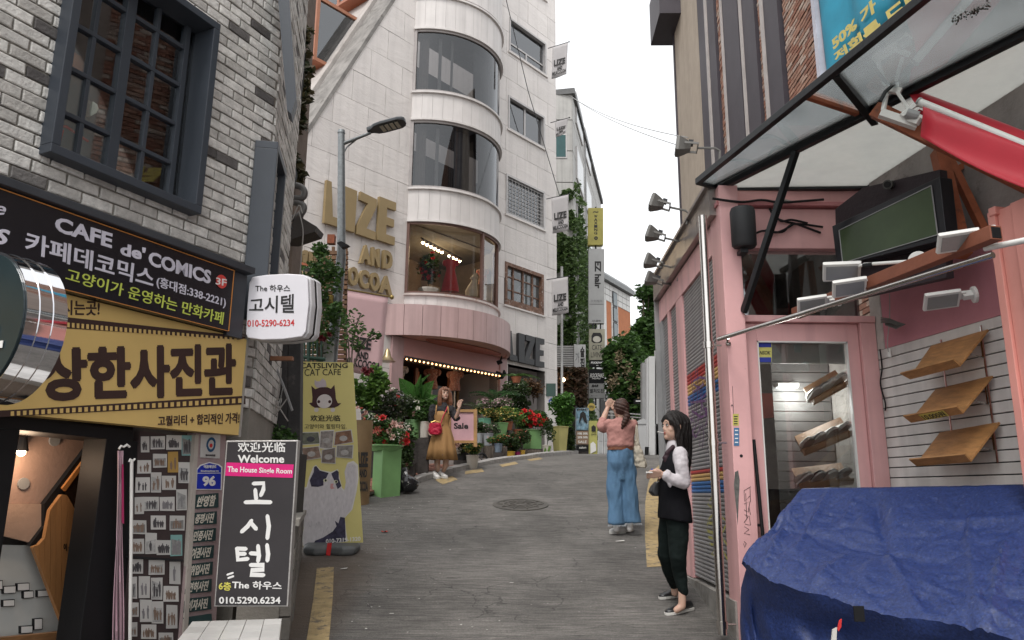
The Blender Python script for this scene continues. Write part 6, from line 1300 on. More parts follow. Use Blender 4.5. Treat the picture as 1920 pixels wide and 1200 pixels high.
gt_=[[(375,625),(350,640),(352,680),(372,660)],[(350,690),(372,680),(365,720),(350,712)],[(368,700),(374,730)],[(352,730),(366,735),(350,760)],[(370,735),(374,770),(355,765)],[(352,775),(368,785),(350,800),(372,805)],[(350,830),(358,838),(352,852),(348,838)],[(372,630),(374,680)],[(356,650),(360,740)]]
scrib([[c7(*p)for p in st]for st in gt_],ink,.002,b=.1012,fr=F4,name="scribble")
MB().box(F4,pe,xr-.05,-2.0,-1.95,.3,HC-.1).box(F4,pe,pe+.02,-1.95,-.15,.3,HC-.1).box(F4,xr-.06,xr-.04,-1.95,-.15,.3,HC-.1).box(F4,pe,xr-.05,-1.95,-.15,HC-.3,HC-.28).box(F4,pe,xr-.05,-1.95,-.15,.4,.5).build("interior_shell",M("dim_shop_interior",(.34,.32,.3),.8,var=.5,vs=3),ps)
ish=M("interior_shelf_wood",(.32,.18,.09),.5,var=.3)
for i in range(24):z=.7+i*.085;MB().box(F4,g0+.35,xr-.07,-.75,-.74,z,z+.078).build("interior_slat",M("dim_slat",(.16,.155,.15),.6,bump=0)if i==0 else bpy.data.materials["dim_slat"],ps)
shoem=[M("white_shoe",(.62,.61,.58),.5,bump=0),M("black_shoe",(.05,.05,.055),.5,bump=0),M("silver_sandal",(.42,.40,.37),.3,.5,bump=0)]
def shoe_proto(mat,i):
 t=thing(["trainer","dark_trainer","sandal"][i],"x","shoe",(0,0,0))
 m=MB();m.loft([[V((x,w*math.cos(a),.018+.0+h*(.5+.5*math.sin(a))))for a in[k*.785 for k in range(8)]]for x,w,h in((-.13,.02,.05),(-.11,.035,.085),(-.05,.038,.085),(.0,.042,.065),(.07,.048,.045),(.12,.036,.035),(.14,.015,.02))]);m.build("upper",mat,t,smooth=True)
 m=MB();m.loft([[V((x,w*s,z))for s,z in((-1,0),(-1,.02),(1,.02),(1,0))]for x,w in((-.135,.025),(-.1,.04),(0,.045),(.07,.052),(.125,.04),(.145,.018))]);m.build("sole",shoem[0]if i!=0 else shoem[2],t)
 m=MB()
 for k in range(4):m.tube([V((-.02+k*.02,-.035,.06-k*.004)),V((-.02+k*.02,0,.088-k*.009)),V((-.02+k*.02,.035,.06-k*.004))],.004,4)
 m.build("lace",shoem[1]if i!=1 else shoem[0],t);index_kids(t);return t
SP=[shoe_proto(shoem[i],i)for i in range(3)];used=set();L3=["upper","middle","lower"]
for si_,(x0,y0,x1,y1,col)in enumerate(((1525,757,1588,722,2),(1508,852,1598,815,0),(1502,915,1600,905,2))):
 A,B_=P(x0,y0,6.2),P(x1,y1,6.0);m=MB();m.prism([A,B_,B_+V((0,-.0,-.0))+V((.02,.24,.16)),A+V((.02,.24,.16))],(0,0,-.015));t=thing("display_shelf","tilted wooden shoe shelf behind the door glass, %s of three"%L3[si_],"shelf",A);m.build("board",ish,t);MB().prism([A,B_,B_+V((0,-.01,.035)),A+V((0,-.01,.035))],(0,-.012,0)).build("lip",ish,t)
 for k in range(4):
  i=(col,1,col,0)[k]if si_!=1 else(0,1,0,0)[k];p=A+(B_-A)*((k+.5)/4)+V((0,.05,.03));p.z+=.02
  place(SP[i],TRS(p,rz=-1.35+R.uniform(-.2,.2),s=.72,ry=-.5),i not in used,label="%s on the %s shelf behind the door glass, pair place %s"%(("white trainer","black trainer","silver strappy sandal")[i],L3[si_],("nearest the hinge","second along","third along","nearest the slatted wall")[k]),group="shoes on display behind the door glass");used.add(i)
aw=thing("red_valance","dim red cloth panel seen through the upper door glass","cloth panel",P(1430,785,6.9));m=MB();m.prism([P(x,y,6.9)for x,y in((1422,738),(1512,735),(1512,782),(1422,784))],(0,.03,0));m.build("cloth",M("dim_red_cloth",(.38,.05,.03),.8),aw)
t=thing("ceiling_lamp","small lit lamp glowing behind the upper part of the shoe shop door glass","lamp",P(1482,722,6.6));c_=P(1475,726,6.6);MB().box(WF,c_.x-.09,c_.x+.09,6.55,6.65,c_.z,c_.z+.03).build("case",whitep,t);MB().box(WF,c_.x-.08,c_.x+.08,6.56,6.64,c_.z-.008,c_.z-.001).build("tube",glow("cool_tube_glow",(.9,.95,1),2),t)
la=bpy.data.lights.new("shoe_shop_lamp","POINT");la.energy=14;la.color=(1,.95,.9);la.shadow_soft_size=.15;lo=bpy.data.objects.new("shoe_shop_lamp",la);COL.objects.link(lo);lo.location=c_+V((.05,-.1,-.08))
spk=thing("loudspeaker","black cylindrical loudspeaker hanging on the pink pillar","loudspeaker",F4 .w(A4(1381),.2,C4(483)))
cx_=A4(1380,445);m=MB();m.loft([[F4 .w(cx_+.098*x*s,.20+.09*y*s,z)for x,y in[(math.cos(k*math.pi/9),max(-.6,math.sin(k*math.pi/9)))for k in range(18)]]for z,s in((C4(480),.82),(C4(476),.97),(C4(415),1),(C4(409),.9))]);m.build("cabinet",M("black_speaker_grille",(.022,.022,.024),.6,bump=.1,bs=200),spk,smooth=True)
MB().box(F4,cx_-.03,cx_+.03,-.0,.2,C4(488),C4(481)).build("bracket",ironm,spk)
m=MB();m.tube(cat_([F4 .w(A4(x),.12,C4(y))for x,y in((1345,384),(1400,390),(1440,386),(1480,390),(1560,384))]),.010,6);m.build("cable",black,label="thick black cable along the pink header",cat="cable")
for k,pts in enumerate((((1460,395),(1470,412),(1490,420),(1510,424),(1556,440)),((1448,437),(1480,440),(1505,425),(1560,430)),((1462,400),(1478,420),(1500,418),(1530,424)),((1405,455),(1440,440),(1470,442),(1500,428)),((1466,392),(1475,382),(1500,386)))):
 m=MB();m.tube(cat_([F4 .w(A4(x),.05+.01*k,C4(y))for x,y in pts]),.009,6);m.build("cable",cbm if k==4 else black,label=("drooping black cable in the tangle over the transom window","low looping black cable of the tangle","short black cable through the middle of the tangle","thin black speaker cable crossing to the tangle","pale cable arching over the black tangle")[k],cat="cable")
cv=thing("security_camera","grey bullet security camera above the television","security camera",P(1685,350,5.0));m=MB();a,b_=P(1664,346,4.9),P(1684,347,5.1);m.cyl(a,b_,.032,n=14);m.build("body",M("camera_grey",(.07,.07,.065),.4),cv,smooth=True)
m=MB();m.cyl(a-(b_-a)*.03,a,.022,n=12);m.build("lens",black,cv);m=MB();m.tube([b_,P(1693,352,5.2),P(1690,338,5.25)],.012);m.build("mount",greyp,cv)
zs=[F5 .hit(1640,660+18.3*k,0).z for k in range(17)]
sw_=thing("slat_wall","white grooved slat wall of the shoe shop with grimy boards","slat wall",F5 .w(.7,0,.5))
wsl=M("grimy_white_slat",(.74,.71,.68),.45,var=.14,vs=3,bump=.02,streak=.2,rnd=.04)
aR5=F5 .ac(1868,600)[0]+.05
MB().box(F5,-.02,aR5,-.2,-.02,.3,HC+.1).build("backing",ironm,sw_)
for z1,z0 in zip(zs,zs[1:]):MB().box(F5,.0,aR5,-.022,.0,z0+.008,z1).build("slat",wsl,sw_,bev=.002)
MB().box(F5,aR5,aR5+.03,-.05,.004,.3,zs[0]).build("edge_strip",M("torn_brown_edge",(.16,.07,.04),.8,dirt=((.4,.3,.25),12,.55)),sw_)
MB().box(F5,.12,aR5+.1,-.02,-.004,zs[0]+.004,zs[0]+.55).build("pink_panel",M("rose_wall_panel",(.52,.22,.26),.6,var=.12,vs=3,bump=.03),sw_)
MB().box(F5,-.02,.115,-.02,.0,zs[0]+.004,HC-.1).build("plaster_strip",M("cracked_plaster",(.50,.46,.43),.8,var=.25,vs=8,bump=.15),sw_)
MB().box(F5,.12,3.2,-.04,-.006,zs[0]+.56,HC+.2).build("upper_wall",M("grey_upper_wall",(.30,.28,.27),.8,var=.35,vs=3,dirt=((.12,.1,.1),5,.58)),sw_)
spw=M("golden_wood_shelf",(.40,.20,.075),.45,var=.35,vs=5,stretch=(7,1.5,7),bump=.04)
c6=lambda x,y:(1360+x/3,560+y/3)
SHs=[((1165,272),(1485,180),(1330,375),(1045,448),(985,415),(1285,335)),((1190,517),(1510,441),(1345,640),(1050,692),(1003,655),(1305,600)),((1215,760),(1550,702),(1390,912),(1082,936),(1035,898),(1350,868))]
for i,(bl0,br0,fr0,fl0,lo0,lo1)in enumerate(SHs):
 t=thing("display_shelf",("topmost empty tilted wooden shelf on the slat wall","middle tilted wooden shelf with the price tag on the slat wall","lowest empty tilted wooden shelf, just above the blue tarpaulin")[i],"shelf",F5 .hit(*c6(*lo0),.3),"wooden display shelves on the slat wall")
 q=[F5 .hit(*c6(*bl0),.02),F5 .hit(*c6(*br0),.02),F5 .hit(*c6(*fr0),.26),F5 .hit(*c6(*fl0),.26)];nn=(q[1]-q[0]).cross(q[3]-q[0]).normalized();nn=nn if nn.z>0 else-nn
 m=MB();m.prism(q,nn*.014);m.build("board",spw,t,bev=.002)
 l=[q[3],q[2],F5 .hit(*c6(*lo1),.31),F5 .hit(*c6(*lo0),.31)];m=MB();m.prism(l,(l[1]-l[0]).cross(l[3]-l[0]).normalized()*.012);m.build("lip",spw,t,bev=.002)
 for u in(.2,.85):p=q[0]*(1-u)+q[1]*u;m=MB();m.tube([p,p-V((0,0,.16))+F5 .n*.0,(q[3]*(1-u)+q[2]*u)*.55+p*.45-nn*.01],.006,5);m.build("bracket",steel,t)
 if i==1:
  tg=[];
  for s,v_ in((.30,.12),(.76,.12),(.76,.92),(.30,.92)):tg.append((l[3]*(1-s)+l[2]*s)*(1-v_)+(l[0]*(1-s)+l[1]*s)*v_)
  nv=(tg[1]-tg[0]).cross(tg[3]-tg[0]).normalized();nv=nv if nv.dot(EYE-tg[0])>0 else-nv
  off=.014;m=MB();m.prism([p+nv*off for p in tg],nv*.002);m.build("price_tag",M("yellow_price_tag",(.55,.44,.10),.6,bump=0),t);m=MB();text_on(m,[p*.9+sum(tg,V())/4*.1+nv*(off+.0025)for p in tg],"10.000원",bold=.01,thick=.001);m.build("price_lettering",ink,t)
rk=thing("shelf_rail","pair of thin steel rails holding the wooden shelves","rail",F5 .hit(1700,900));
for p0,p1 in(((1212,230),(1272,742)),((1436,150),(1532,922))):m=MB();m.cyl(F5 .hit(*c6(*p0),.02),F5 .hit(*c6(*p1),.02),.007,n=6);m.build("upright",steel,rk)
def wire(pts,b,r,mat,label,fr=F5):m=MB();m.tube(cat_([fr.hit(x,y,b)for x,y in pts]),r,5);return m.build("cable",mat,label=label,cat="cable")
wire([(1650,655),(1654,690),(1651,720),(1660,755),(1660,770)],.02,.006,black,"black plug lead hanging down the white slats")
wire([(1668,550),(1668,600),(1664,640),(1666,660)],.08,.004,cbm,"thin white cord dropping from the ceiling to the slat wall")
m=MB()
for k in range(4):m.tube([F5 .hit(x,y+k*2,.09+.01*k)for x,y in((1652,596+k),(1668,598),(1682,604),(1697,608-k*2),(1680,610),(1660,603))],.005,5)
m.build("cable_bundle",M("grey_flex",(.14,.14,.13),.6),label="coiled bundle of grey flex tied beneath the ceiling cord",cat="cable")
m=MB();m.cyl(F5 .hit(1666,655,.03),F5 .hit(1668,670,.03),.016,n=8);m.build("plug_socket",whitep,label="little white and black plug at the end of the cord",cat="plug")
cp=thing("pink_column","broad salmon pink sheet metal column at the near edge of the shop","column",P(1900,900,4.2));spk2=M("salmon_pink_paint",(.74,.32,.27),.5,var=.07,streak=.12,bump=.02)
pt=[P(1850,400,4.25),P(1935,372,3.9)];w0=V((pt[0].x,pt[0].y,0));w1=V((pt[1].x+.05,pt[1].y,0));dv=(w1-w0).normalized();fd=V((-dv.y,dv.x,0))
fd=fd if fd.y>0 else-fd;zc=P(1850,400,4.25).z
for u0,u1,o in((0,.05,0),(.052,.16,.02),(.162,.5,.0)):MB().prism([w0+dv*u0+fd*o,w0+dv*u1+fd*o,w0+dv*u1+fd*.3,w0+dv*u0+fd*.3],(0,0,zc-.0)).build("panel",spk2,cp,bev=.004)
MB().prism([w0+dv*.02-fd*.01+V((0,0,zc-.03)),w0+dv*.07-fd*.01+V((0,0,zc-.03)),w0+dv*.07+fd*.1+V((0,0,zc-.03)),w0+dv*.02+fd*.1+V((0,0,zc-.03))],(0,0,.05)).build("cap_clip",spk2,cp,bev=.006)
T0=P(1562,450,5.35);FT=Fr((T0 .x,T0 .y),x=(.31,-.95,0),n=(-.95,-.31,0))
tv=thing("television","large switched off outdoor television tilted along the wall","television",FT.hit(1660,500))
dkp=M("plum_black_panel",(.035,.025,.03),.6,var=.2)
sgp=thing("plum_billboard","dark plum panel behind and above the television","panel",FT.hit(1660,400,-.2));m=MB();m.prism([FT.hit(x,y,-.12)for x,y in((1566,392),(1618,352),(1762,318),(1775,520),(1600,560),(1570,520))],FT.n*-.06);m.build("panel",dkp,sgp)
TQ=[(1560,424),(1762,331),(1775,448),(1569,500)];TI=[(1573,432),(1746,348),(1758,440),(1580,493)]
m=MB();m.prism([FT.hit(x,y,.02)for x,y in TQ],FT.n*-.1);m.build("casing",M("black_tv_casing",(.015,.015,.018),.3,bump=0),tv,bev=.004)
m=MB();m.prism([FT.hit(x,y,.024)for x,y in TI],FT.n*-.01);m.build("screen",M("dark_green_screen",(.05,.075,.034),.3,bump=0,var=.3,vs=2),tv)
m=MB();
for a,b_ in zip(TI,TI[1:]+TI[:1]):m.cyl(FT.hit(*a,.026),FT.hit(*b_,.026),.004,n=4)
m.build("bezel",greyp,tv)
cnb=M("black_canopy_steel",(.02,.022,.024),.35,.4,bump=.05)
ca_=thing("glass_canopy","dirty glass canopy on black steel bars above the pink shop door","canopy",PZ(1345,350,HC))
def bar(a,b,w,h,name,mat,par,up=V((0,0,1))):
 d=(b-a).normalized();s=d.cross(up).normalized()*(w/2);u=s.cross(d).normalized()*(h/2)
 m=MB();m.loft([[p+s+u,p-s+u,p-s-u,p+s-u]for p in(a,b)]);return m.build(name,mat,par,bev=.003)
Z_=lambda x,y,dz=0:PZ(x,y,HC+dz)
A_c,B_c,C_c,D_c,E_c=Z_(1308,341),Z_(1745,-14),Z_(1346,352),Z_(1990,26),Z_(1632,348)
bar(A_c,B_c,.045,.05,"outer_bar",cnb,ca_);bar(A_c,C_c+V((.02,0,0)),.04,.04,"corner_bar",cnb,ca_);bar(C_c,E_c,.05,.07,"wall_bar",cnb,ca_);bar(C_c+V((.0,0,-.0)),D_c,.05,.07,"rafter",cnb,ca_);bar(C_c+V((-.05,-.03,.03)),Z_(1990,8,.03),.03,.05,"rafter",cnb,ca_)
bar(Z_(1567,138),Z_(1640,228,-.03),.045,.06,"brace",cnb,ca_);bar(Z_(1512,181,-.01),Z_(1607,213,-.01),.035,.03,"short_bar",rust,ca_)
bar(P(1492,284,PZ(1492,284,HC-.04).y),F4 .w(A4(1387,590),.1,C4(592)),.04,.05,"strut",cnb,ca_)
MB().prism([A_c,C_c,D_c,V((D_c.x,B_c.y-.6,HC)),B_c],(0,0,.008)).build("pane",glass("dirty_canopy_glass",(.8,.84,.84),.04,haze=((.6,.61,.6),.15)),ca_)
MB().prism([C_c+V((0,0,-.012)),E_c+V((0,0,-.012)),Z_(1752,292,-.012),V((3.6,4.6,HC-.012)),V((3.6,3.3,HC-.012)),D_c+V((0,0,-.012))],(0,0,.006)).build("milky_pane",glass("milky_canopy_sheet",(.75,.76,.74),.03,haze=((.62,.62,.60),.6)),ca_)
m=MB();
for i in range(90):x,y=R.uniform(1785,1855),0;p=Z_(1788+R.random()*72,28-R.gauss(0,5)-(0),-.001);p=Z_(1785+(t_:=R.random())*72,40-t_*32+R.gauss(0,4),-.002);m.ball(p,R.uniform(.002,.006),5,4)
m.build("debris_specks",M("dead_leaf_specks",(.05,.04,.03),.9,bump=0),ca_,kind="stuff")
fb_=thing("awning_gantry","rust brown steel beams and posts under the red awning","frame",P(1640,200,4.48))
bar(P(1641,206,4.48),P(2010,385,3.9),.07,.10,"beam",rust,fb_);bar(P(1760,284,4.7),P(1806,480,4.5),.08,.08,"post",rust,fb_,up=V((0,1,0)));bar(P(1775,290,4.75),P(1848,440,4.6),.05,.05,"brace",rust,fb_,up=V((0,1,0)));bar(P(1790,320,4.8),P(1820,303,4.8),.04,.04,"brace",rust,fb_);bar(P(1800,300,4.85),P(1842,430,4.7),.03,.03,"cable_duct",black,fb_,up=V((0,1,0)))
for x0,y0,x1,y1 in((1845,315,1885,402),(1905,355,1898,400),(1905,355,1925,410)):bar(P(x0,y0,5.0),P(x1,y1,5.0),.05 if x0<1900 else.012,.04 if x0<1900 else.012,"hanger",cnb,fb_,up=V((0,1,0)))
lb2=thing("lamp_beam","long rust brown steel beam carrying white floodlights","beam",PZ(1487,588,CZ+1.3));ba,bb_=PZ(1492,588,CZ+1.3),PZ(1868,436,CZ+1.3)
bar(ba,bb_,.07,.075,"beam_tube",M("rust_orange_beam",(.22,.075,.042),.6,var=.25,bump=.08,dirt=((.10,.05,.035),5,.6)),lb2)
dd_=(bb_-ba).normalized();q=ba+dd_*((bb_-ba).length*.42);bar(q,q+dd_*.015,.076,.081,"strap",black,lb2);bar(bb_-dd_*.004,bb_+dd_*.002,.055,.06,"open_end",black,lb2)
rl2=thing("steel_rail","long stainless steel rail running out from the pink pillar","rail",P(1345,637,5.8));ra=P(1347,636,5.78);zr_=ra.z;rb_=PZ(1862,478,zr_)
m=MB();m.cyl(ra,rb_,.017,n=12);m.build("tube",steel,rl2,smooth=True);m=MB();m.cyl(ra+V((.06,-.05,0)),ra+V((.08,.03,-.03)),.012,n=8);m.ball(ra+V((.08,.02,-.03)),.022,8,6);m.build("mount",steel,rl2)
m=MB();m.cyl(P(1846,466,3.8),P(1935,448,3.6),.016,n=10);m.build("white_tube",whitep,label="white tube end entering beside the pink column",cat="tube",smooth=True)
whp=M("white_lamp_body",(.66,.65,.62),.4,bump=.01,var=.06);lensm=M("floodlight_lens",(.26,.265,.26),.15,bump=0,spec=.7)
def flood_proto():
 t=thing("floodlight","x","floodlight",(0,0,0));m=MB()
 m.loft([[V((x*s,y*s,z))for x,y in((-.10,-.065),(.10,-.065),(.10,.065),(-.10,.065))]for z,s in((-.022,1),(0,1.04),(.012,.9),(.022,.55))]);h=m.build("head",whp,t,bev=.003)
 MB().box(WF,-.085,.085,-.05,.05,-.026,-.0225).build("lens",lensm,h);m=MB();m.box(WF,.085,.14,-.028,.028,.0,.02);m.box(WF,.12,.18,-.018,.018,-.02,.03);m.build("bracket",whp,t,bev=.003);m=MB();m.cyl((.175,0,0),(.195,0,0),.052,n=18);m.build("disc",whp,t,bev=.003);index_kids(t);return t
fp=flood_proto();n_=0
for hx,hy,ex,ey,Y,sc,lab in((1522,568,1550,564,5.0,.92,"white floodlight at the low tip of the brown beam"),(1592,537,1620,532,4.65,.98,"white floodlight, second from the tip of the brown beam"),(1794,450,1828,444,3.85,.95,"white floodlight at the high end of the brown beam"),(1765,561,1800,559,4.6,1.0,"lone white floodlight fixed to the pink wall above the slats")):
 a,b_=P(hx,hy,Y),P(ex,ey,Y-.02);rz=math.atan2(-.25,.95);place(fp,TRS(a,rz=rz,s=sc,rx=-.6,ry=-.10),n_==0,label=lab,group="white floodlights around the shop front");n_+=1
al=thing("floodlight","white floodlight on a long arm reaching from a round disc on the beam","floodlight",P(1575,508,4.8),"white floodlights around the shop front")
a=P(1578,507,4.75);dc_=P(1722,489,4.35);Mx=TRS(a,rz=-.35,s=1.1,rx=-.6,ry=.05);m=MB();m.loft([[Mx@V((x*s,y*s,z))for x,y in((-.10,-.065),(.10,-.065),(.10,.065),(-.10,.065))]for z,s in((-.022,1),(0,1.04),(.012,.9),(.022,.55))]);m.build("head",whp,al,bev=.003);m=MB();m.box(WF,-.085,.085,-.05,.05,-.026,-.0225);m.v=[tuple(Mx@V(v))for v in m.v];m.build("lens",lensm,al)
m=MB();m.tube([a+V((.08,-.03,.01)),P(1620,496,4.6),dc_],.011,8);m.build("arm",whp,al,smooth=True);m=MB();m.cyl(dc_+V((-.012,-.014,0)),dc_+V((.012,.014,0)),.055,n=20);m.build("disc",whp,al,bev=.003)
m=MB();m.cyl(P(1618,498,4.6),P(1636,496,4.56),.015,n=8);m.build("tape_wrap",black,al)
gfl=thing("grey_floodlight","x","floodlight",(0,0,0));gmt=M("grey_cast_housing",(.16,.155,.145),.5,.4,bump=.05)
m=MB();m.loft([[V((x,y*s,z*s))for y,z in((-.07,-.055),(.07,-.055),(.07,.055),(-.07,.055))]for x,s in((-.09,1),(-.07,1.04),(-.02,.75),(.02,.45))]);h=m.build("housing",gmt,gfl,bev=.003);MB().box(WF,-.094,-.0905,-.06,.06,-.045,.045).build("glass_face",lensm,h)
m=MB()
for s in(-.08,.08):m.box(WF,-.03,.07,s-.004,s+.004,-.008,.008)
m.box(WF,.066,.074,-.08,.08,-.01,.01);m.build("yoke",gmt,gfl);m=MB();m.box(WF,.0,.035,-.03,.03,.02,.05);m.build("ballast",ironm,gfl);m=MB();m.tube([V((.07,0,0)),V((.2,.0,.01)),V((.235,0,-.01)),V((.24,0,-.10))],.009,6);m.build("arm",gmt,gfl,smooth=True);index_kids(gfl)
for k,(x,y,Y,lab)in enumerate(((1290,276,6.15,"nearest and largest grey floodlight against the beige wall"),(1240,384,6.7,"second grey floodlight along the steel fascia"),(1232,442,7.2,"third grey floodlight along the steel fascia"),(1228,493,7.65,"fourth grey floodlight, over the tree tops"),(1229,526,8.0,"fifth and farthest grey floodlight beside the tree"))):
 place(gfl,TRS(P(x,y,Y),rz=-.15,ry=.35 if k else.15,s=1.15),k==0,label=lab,group="grey floodlights along the steel fascia")
ra_=thing("red_awning","rolled red fabric awning with white roller and folding arm","awning",P(1700,200,4.3));rdf=M("crimson_awning_fabric",(.50,.012,.03),.5,var=.1,vs=3,bump=.03,sheen=.2)
r0,r1=P(1724,192,4.25),P(2010,310,3.8);m=MB();m.cyl(r0,r1,.026,n=16);m.build("roller",whitep,ra_,smooth=True)
m=MB();m.cyl(r0-(r1-r0).normalized()*.01,r0+(r1-r0).normalized()*.002,.030,n=16);m.build("roller_cap",greyp,ra_)
def cloth(qs,name,sag,n=10):
 TL,TR,BR,BL=qs;vs=[]
 for j in range(n+1):
  for i in range(n+1):s,u=i/n,j/n;p=(TL*(1-s)+TR*s)*(1-u)+(BL*(1-s)+BR*s)*u;vs.append(p+V((0,0,-sag*math.sin(math.pi*s)*u))+V((-.01,-.03,0))*math.sin(u*5+s*2)*.6)
 m=MB();m.add(vs,[[j*(n+1)+i,j*(n+1)+i+1,(j+1)*(n+1)+i+1,(j+1)*(n+1)+i]for j in range(n)for i in range(n)]);o=m.build(name,rdf,ra_,fix=False,smooth=True);o.modifiers.new("thick",'SOLIDIFY').thickness=.004
cloth([P(1730,200,4.22),P(2010,314,3.78),P(2010,385,3.75),P(1727,254,4.18)],"hanging_fabric",.04);cloth([P(1690,160,4.45),P(2010,285,3.9),P(2010,308,3.82),P(1716,190,4.28)],"top_fabric",.0)
m=MB();m.cyl(P(1722,208,4.3),P(2010,334,3.84),.012,n=8);m.build("fabric_bar",rdf,ra_)
for q_,w in(((P(1668,168,4.35),P(1690,172,4.32)),.035),((P(1662,176,4.34),P(1656,208,4.3)),.022),((P(1650,212,4.3),P(1720,236,4.25)),.045),((P(1682,172,4.3),P(1704,205,4.26)),.018),((P(1690,218,4.25),P(1716,196,4.22)),.025),((P(1706,222,4.24),P(1724,228,4.2)),.04)):
 bar(q_[0],q_[1],w,w*1.1,"arm_casting",whp,ra_)
m=MB();m.cyl(P(1700,212,4.22),P(1722,218,4.2),.03,n=12);m.build("pivot",greyp,ra_)
m=MB();m.tube([P(1688,138,4.3),P(1676,158,4.3),P(1660,172,4.3),P(1650,190,4.3)],.012,6);m.build("cord",black,ra_)
mb_=thing("meter_plate","small dark plate with white digits behind the beam end","plate",P(1835,500,4.9));FM=Fr((0,4.9),x=(1,0,0),n=(0,-1,0));m=MB();pq(m,FM,0,[(1828,464),(1852,466),(1854,505),(1828,503)],.02);m.build("plate",ironm,mb_);m=MB();tq(m,FM,.021,rq(1833,468,1850,500),"0 2\n4 9\n2 0",bold=.01);m.build("lettering",white,mb_)
tm=M("blue_tarpaulin",(.017,.034,.128),.48,var=.55,vs=75,bump=.16,bs=30,spec=.4,dirt=((.09,.12,.22),60,.60))
tt=tm.node_tree;
n5=tt.nodes.new("ShaderNodeTexNoise");n5 .inputs["Scale"].default_value=90;n5 .inputs["Detail"].default_value=3;ge5=tt.nodes.new("ShaderNodeNewGeometry");tt.links.new(ge5 .outputs["Position"],n5 .inputs["Vector"])
b5=tt.nodes.new("ShaderNodeBump");b5 .inputs["Strength"].default_value=.22;b5 .inputs["Distance"].default_value=.006;tt.links.new(n5 .outputs["Fac"],b5 .inputs["Height"]);bs5=tt.nodes["Principled BSDF"];old=bs5 .inputs["Normal"].links[0].from_socket;tt.links.new(old,b5 .inputs["Normal"]);tt.links.new(b5 .outputs[0],bs5 .inputs["Normal"])
tp=thing("tarpaulin","blue tarpaulin draped over the shoe stall in the foreground","tarpaulin",V((2.4,4.2,g(4.2))))
BK=[P(1503,917,5.25),P(1600,915,5.1),P(1700,913,4.9),P(1800,912,4.7),P(1920,909,4.45),P(2100,905,4.1)]
FRt=[P(1391,1044,4.85),P(1443,1080,4.6),P(1600,1132,4.2),P(1778,1168,3.85),P(1925,1190,3.6),P(2120,1225,3.3)]
def poly_at(pl,s):
 t=s*(len(pl)-1);i=min(int(t),len(pl)-2);u=t-i;p0,p1,p2,p3=pl[max(0,i-1)],pl[i],pl[i+1],pl[min(len(pl)-1,i+2)]
 return.5*((2*p1)+(p2-p0)*u+(2*p0-5*p1+4*p2-p3)*u*u+(3*p1-p0-3*p2+p3)*u**3)
CRS=[(.12,.0,.2,.75,.022,.012),(.30,.05,.42,.55,-.03,.02),(.42,.55,.55,1,.022,.014),(.2,.5,.62,.62,-.018,.03),(.5,.3,.95,.22,.016,.02),(.6,.85,.98,.7,-.02,.03),(.05,.35,.16,1,.018,.012),(.33,.6,.30,1,.022,.012),(.66,0,.60,.5,-.02,.012),(.75,.4,.7,1,.02,.014),(.86,0,.84,.6,.02,.01),(.22,0,.26,.4,.016,.01),(.48,.75,.8,.95,.018,.02)]
def crease(s,u):
 z=0
 for a,b,c,d,h,w in CRS:
  t=max(0,min(1,((s-a)*(c-a)+(u-b)*(d-b))/((c-a)**2+(d-b)**2)));q=math.hypot(s-a-(c-a)*t,(u-b-(d-b)*t)*.6)+.006*noise.noise(V((s*20,u*20,2)));z+=1.5*h*math.exp(-abs(q)/w)*math.sin(math.pi*min(1,t*.9+.1))**.5
 return z
NX,NY,NS=150,70,60;vs=[]
def wr(p,k):return noise.noise(p*k)
for j in range(NY+1+NS):
 for i in range(NX+1):
  s=i/NX
  if j<=NY:
   u=j/NY;p=poly_at(BK,s)*(1-u)+poly_at(FRt,s)*u
   p=p+V((0,0,-.02*math.sin(math.pi*u)-.05*max(0,u-.9)**1.5*8));cr1=abs(wr(V((s*6-u*4,u*5+s*2,7)),1));cr2=abs(wr(V((s*15+u*2,u*9-s*5,11)),1))
   p=p+V((0,0,1))*(crease(s,u)+.03*wr(V((s*5+u*1.5,u*3,0)),1.0)+.012*wr(V((s*14,u*7-s*4,3)),1)-.05*max(0,.12-cr1)-.035*max(0,.12-cr2)*2+.012*math.exp(-((s-.62-.06*u)*60)**2))*min(1,u*4+.1)
  else:
   u=(j-NY)/NS;q=poly_at(FRt,s);q=q+V((0,0,-.05));fo=.05+.06*u
   w_=math.sin(s*38+2.5*math.sin(u*3+s*8))+.6*math.sin(s*70-u*9)+1.2*math.sin((s*9+u*5));p=V((q.x+.03+.03*u,q.y+.09+.07*min(1,u*6)+fo*.5*w_*min(1,u*4),q.z-(q.z+.05)*u*1.0));p+=V((.02*wr(V((s*12,u*5,1)),1),.06*wr(V((s*7+u*2,u*4,5)),1),0))
   if u<.12:p.y-=.10*(1-u/.12)
  vs.append(p)
m=MB();m.add(vs,[[j*(NX+1)+i,j*(NX+1)+i+1,(j+1)*(NX+1)+i+1,(j+1)*(NX+1)+i]for j in range(NY+NS)for i in range(NX)]);o=m.build("sheet",tm,tp,smooth=True,fix=False);o.modifiers.new("thick",'SOLIDIFY').thickness=.004
e_=[poly_at(FRt,0)+V((.02,.0,-.01)),poly_at(BK,0)];vs=[]
for j in range(21):
 for i in range(13):s,u=i/12,j/20;t_=e_[0]*(1-s)+e_[1]*s;fx=.10*min(1,u*3);vs.append(V((t_.x+fx+.035*math.sin(s*16+u*3)*u+.01,t_.y,t_.z-(t_.z+.05)*u)))
m=MB();m.add(vs,[[j*13+i,j*13+i+1,(j+1)*13+i+1,(j+1)*13+i]for j in range(20)for i in range(12)]);o=m.build("end_flap",tm,tp,smooth=True,fix=False);o.modifiers.new("thick",'SOLIDIFY').thickness=.004
stl=thing("market_stall","steel legged stall table that carries the blue tarpaulin","stall",V((2.6,4.4,g(4.4))))
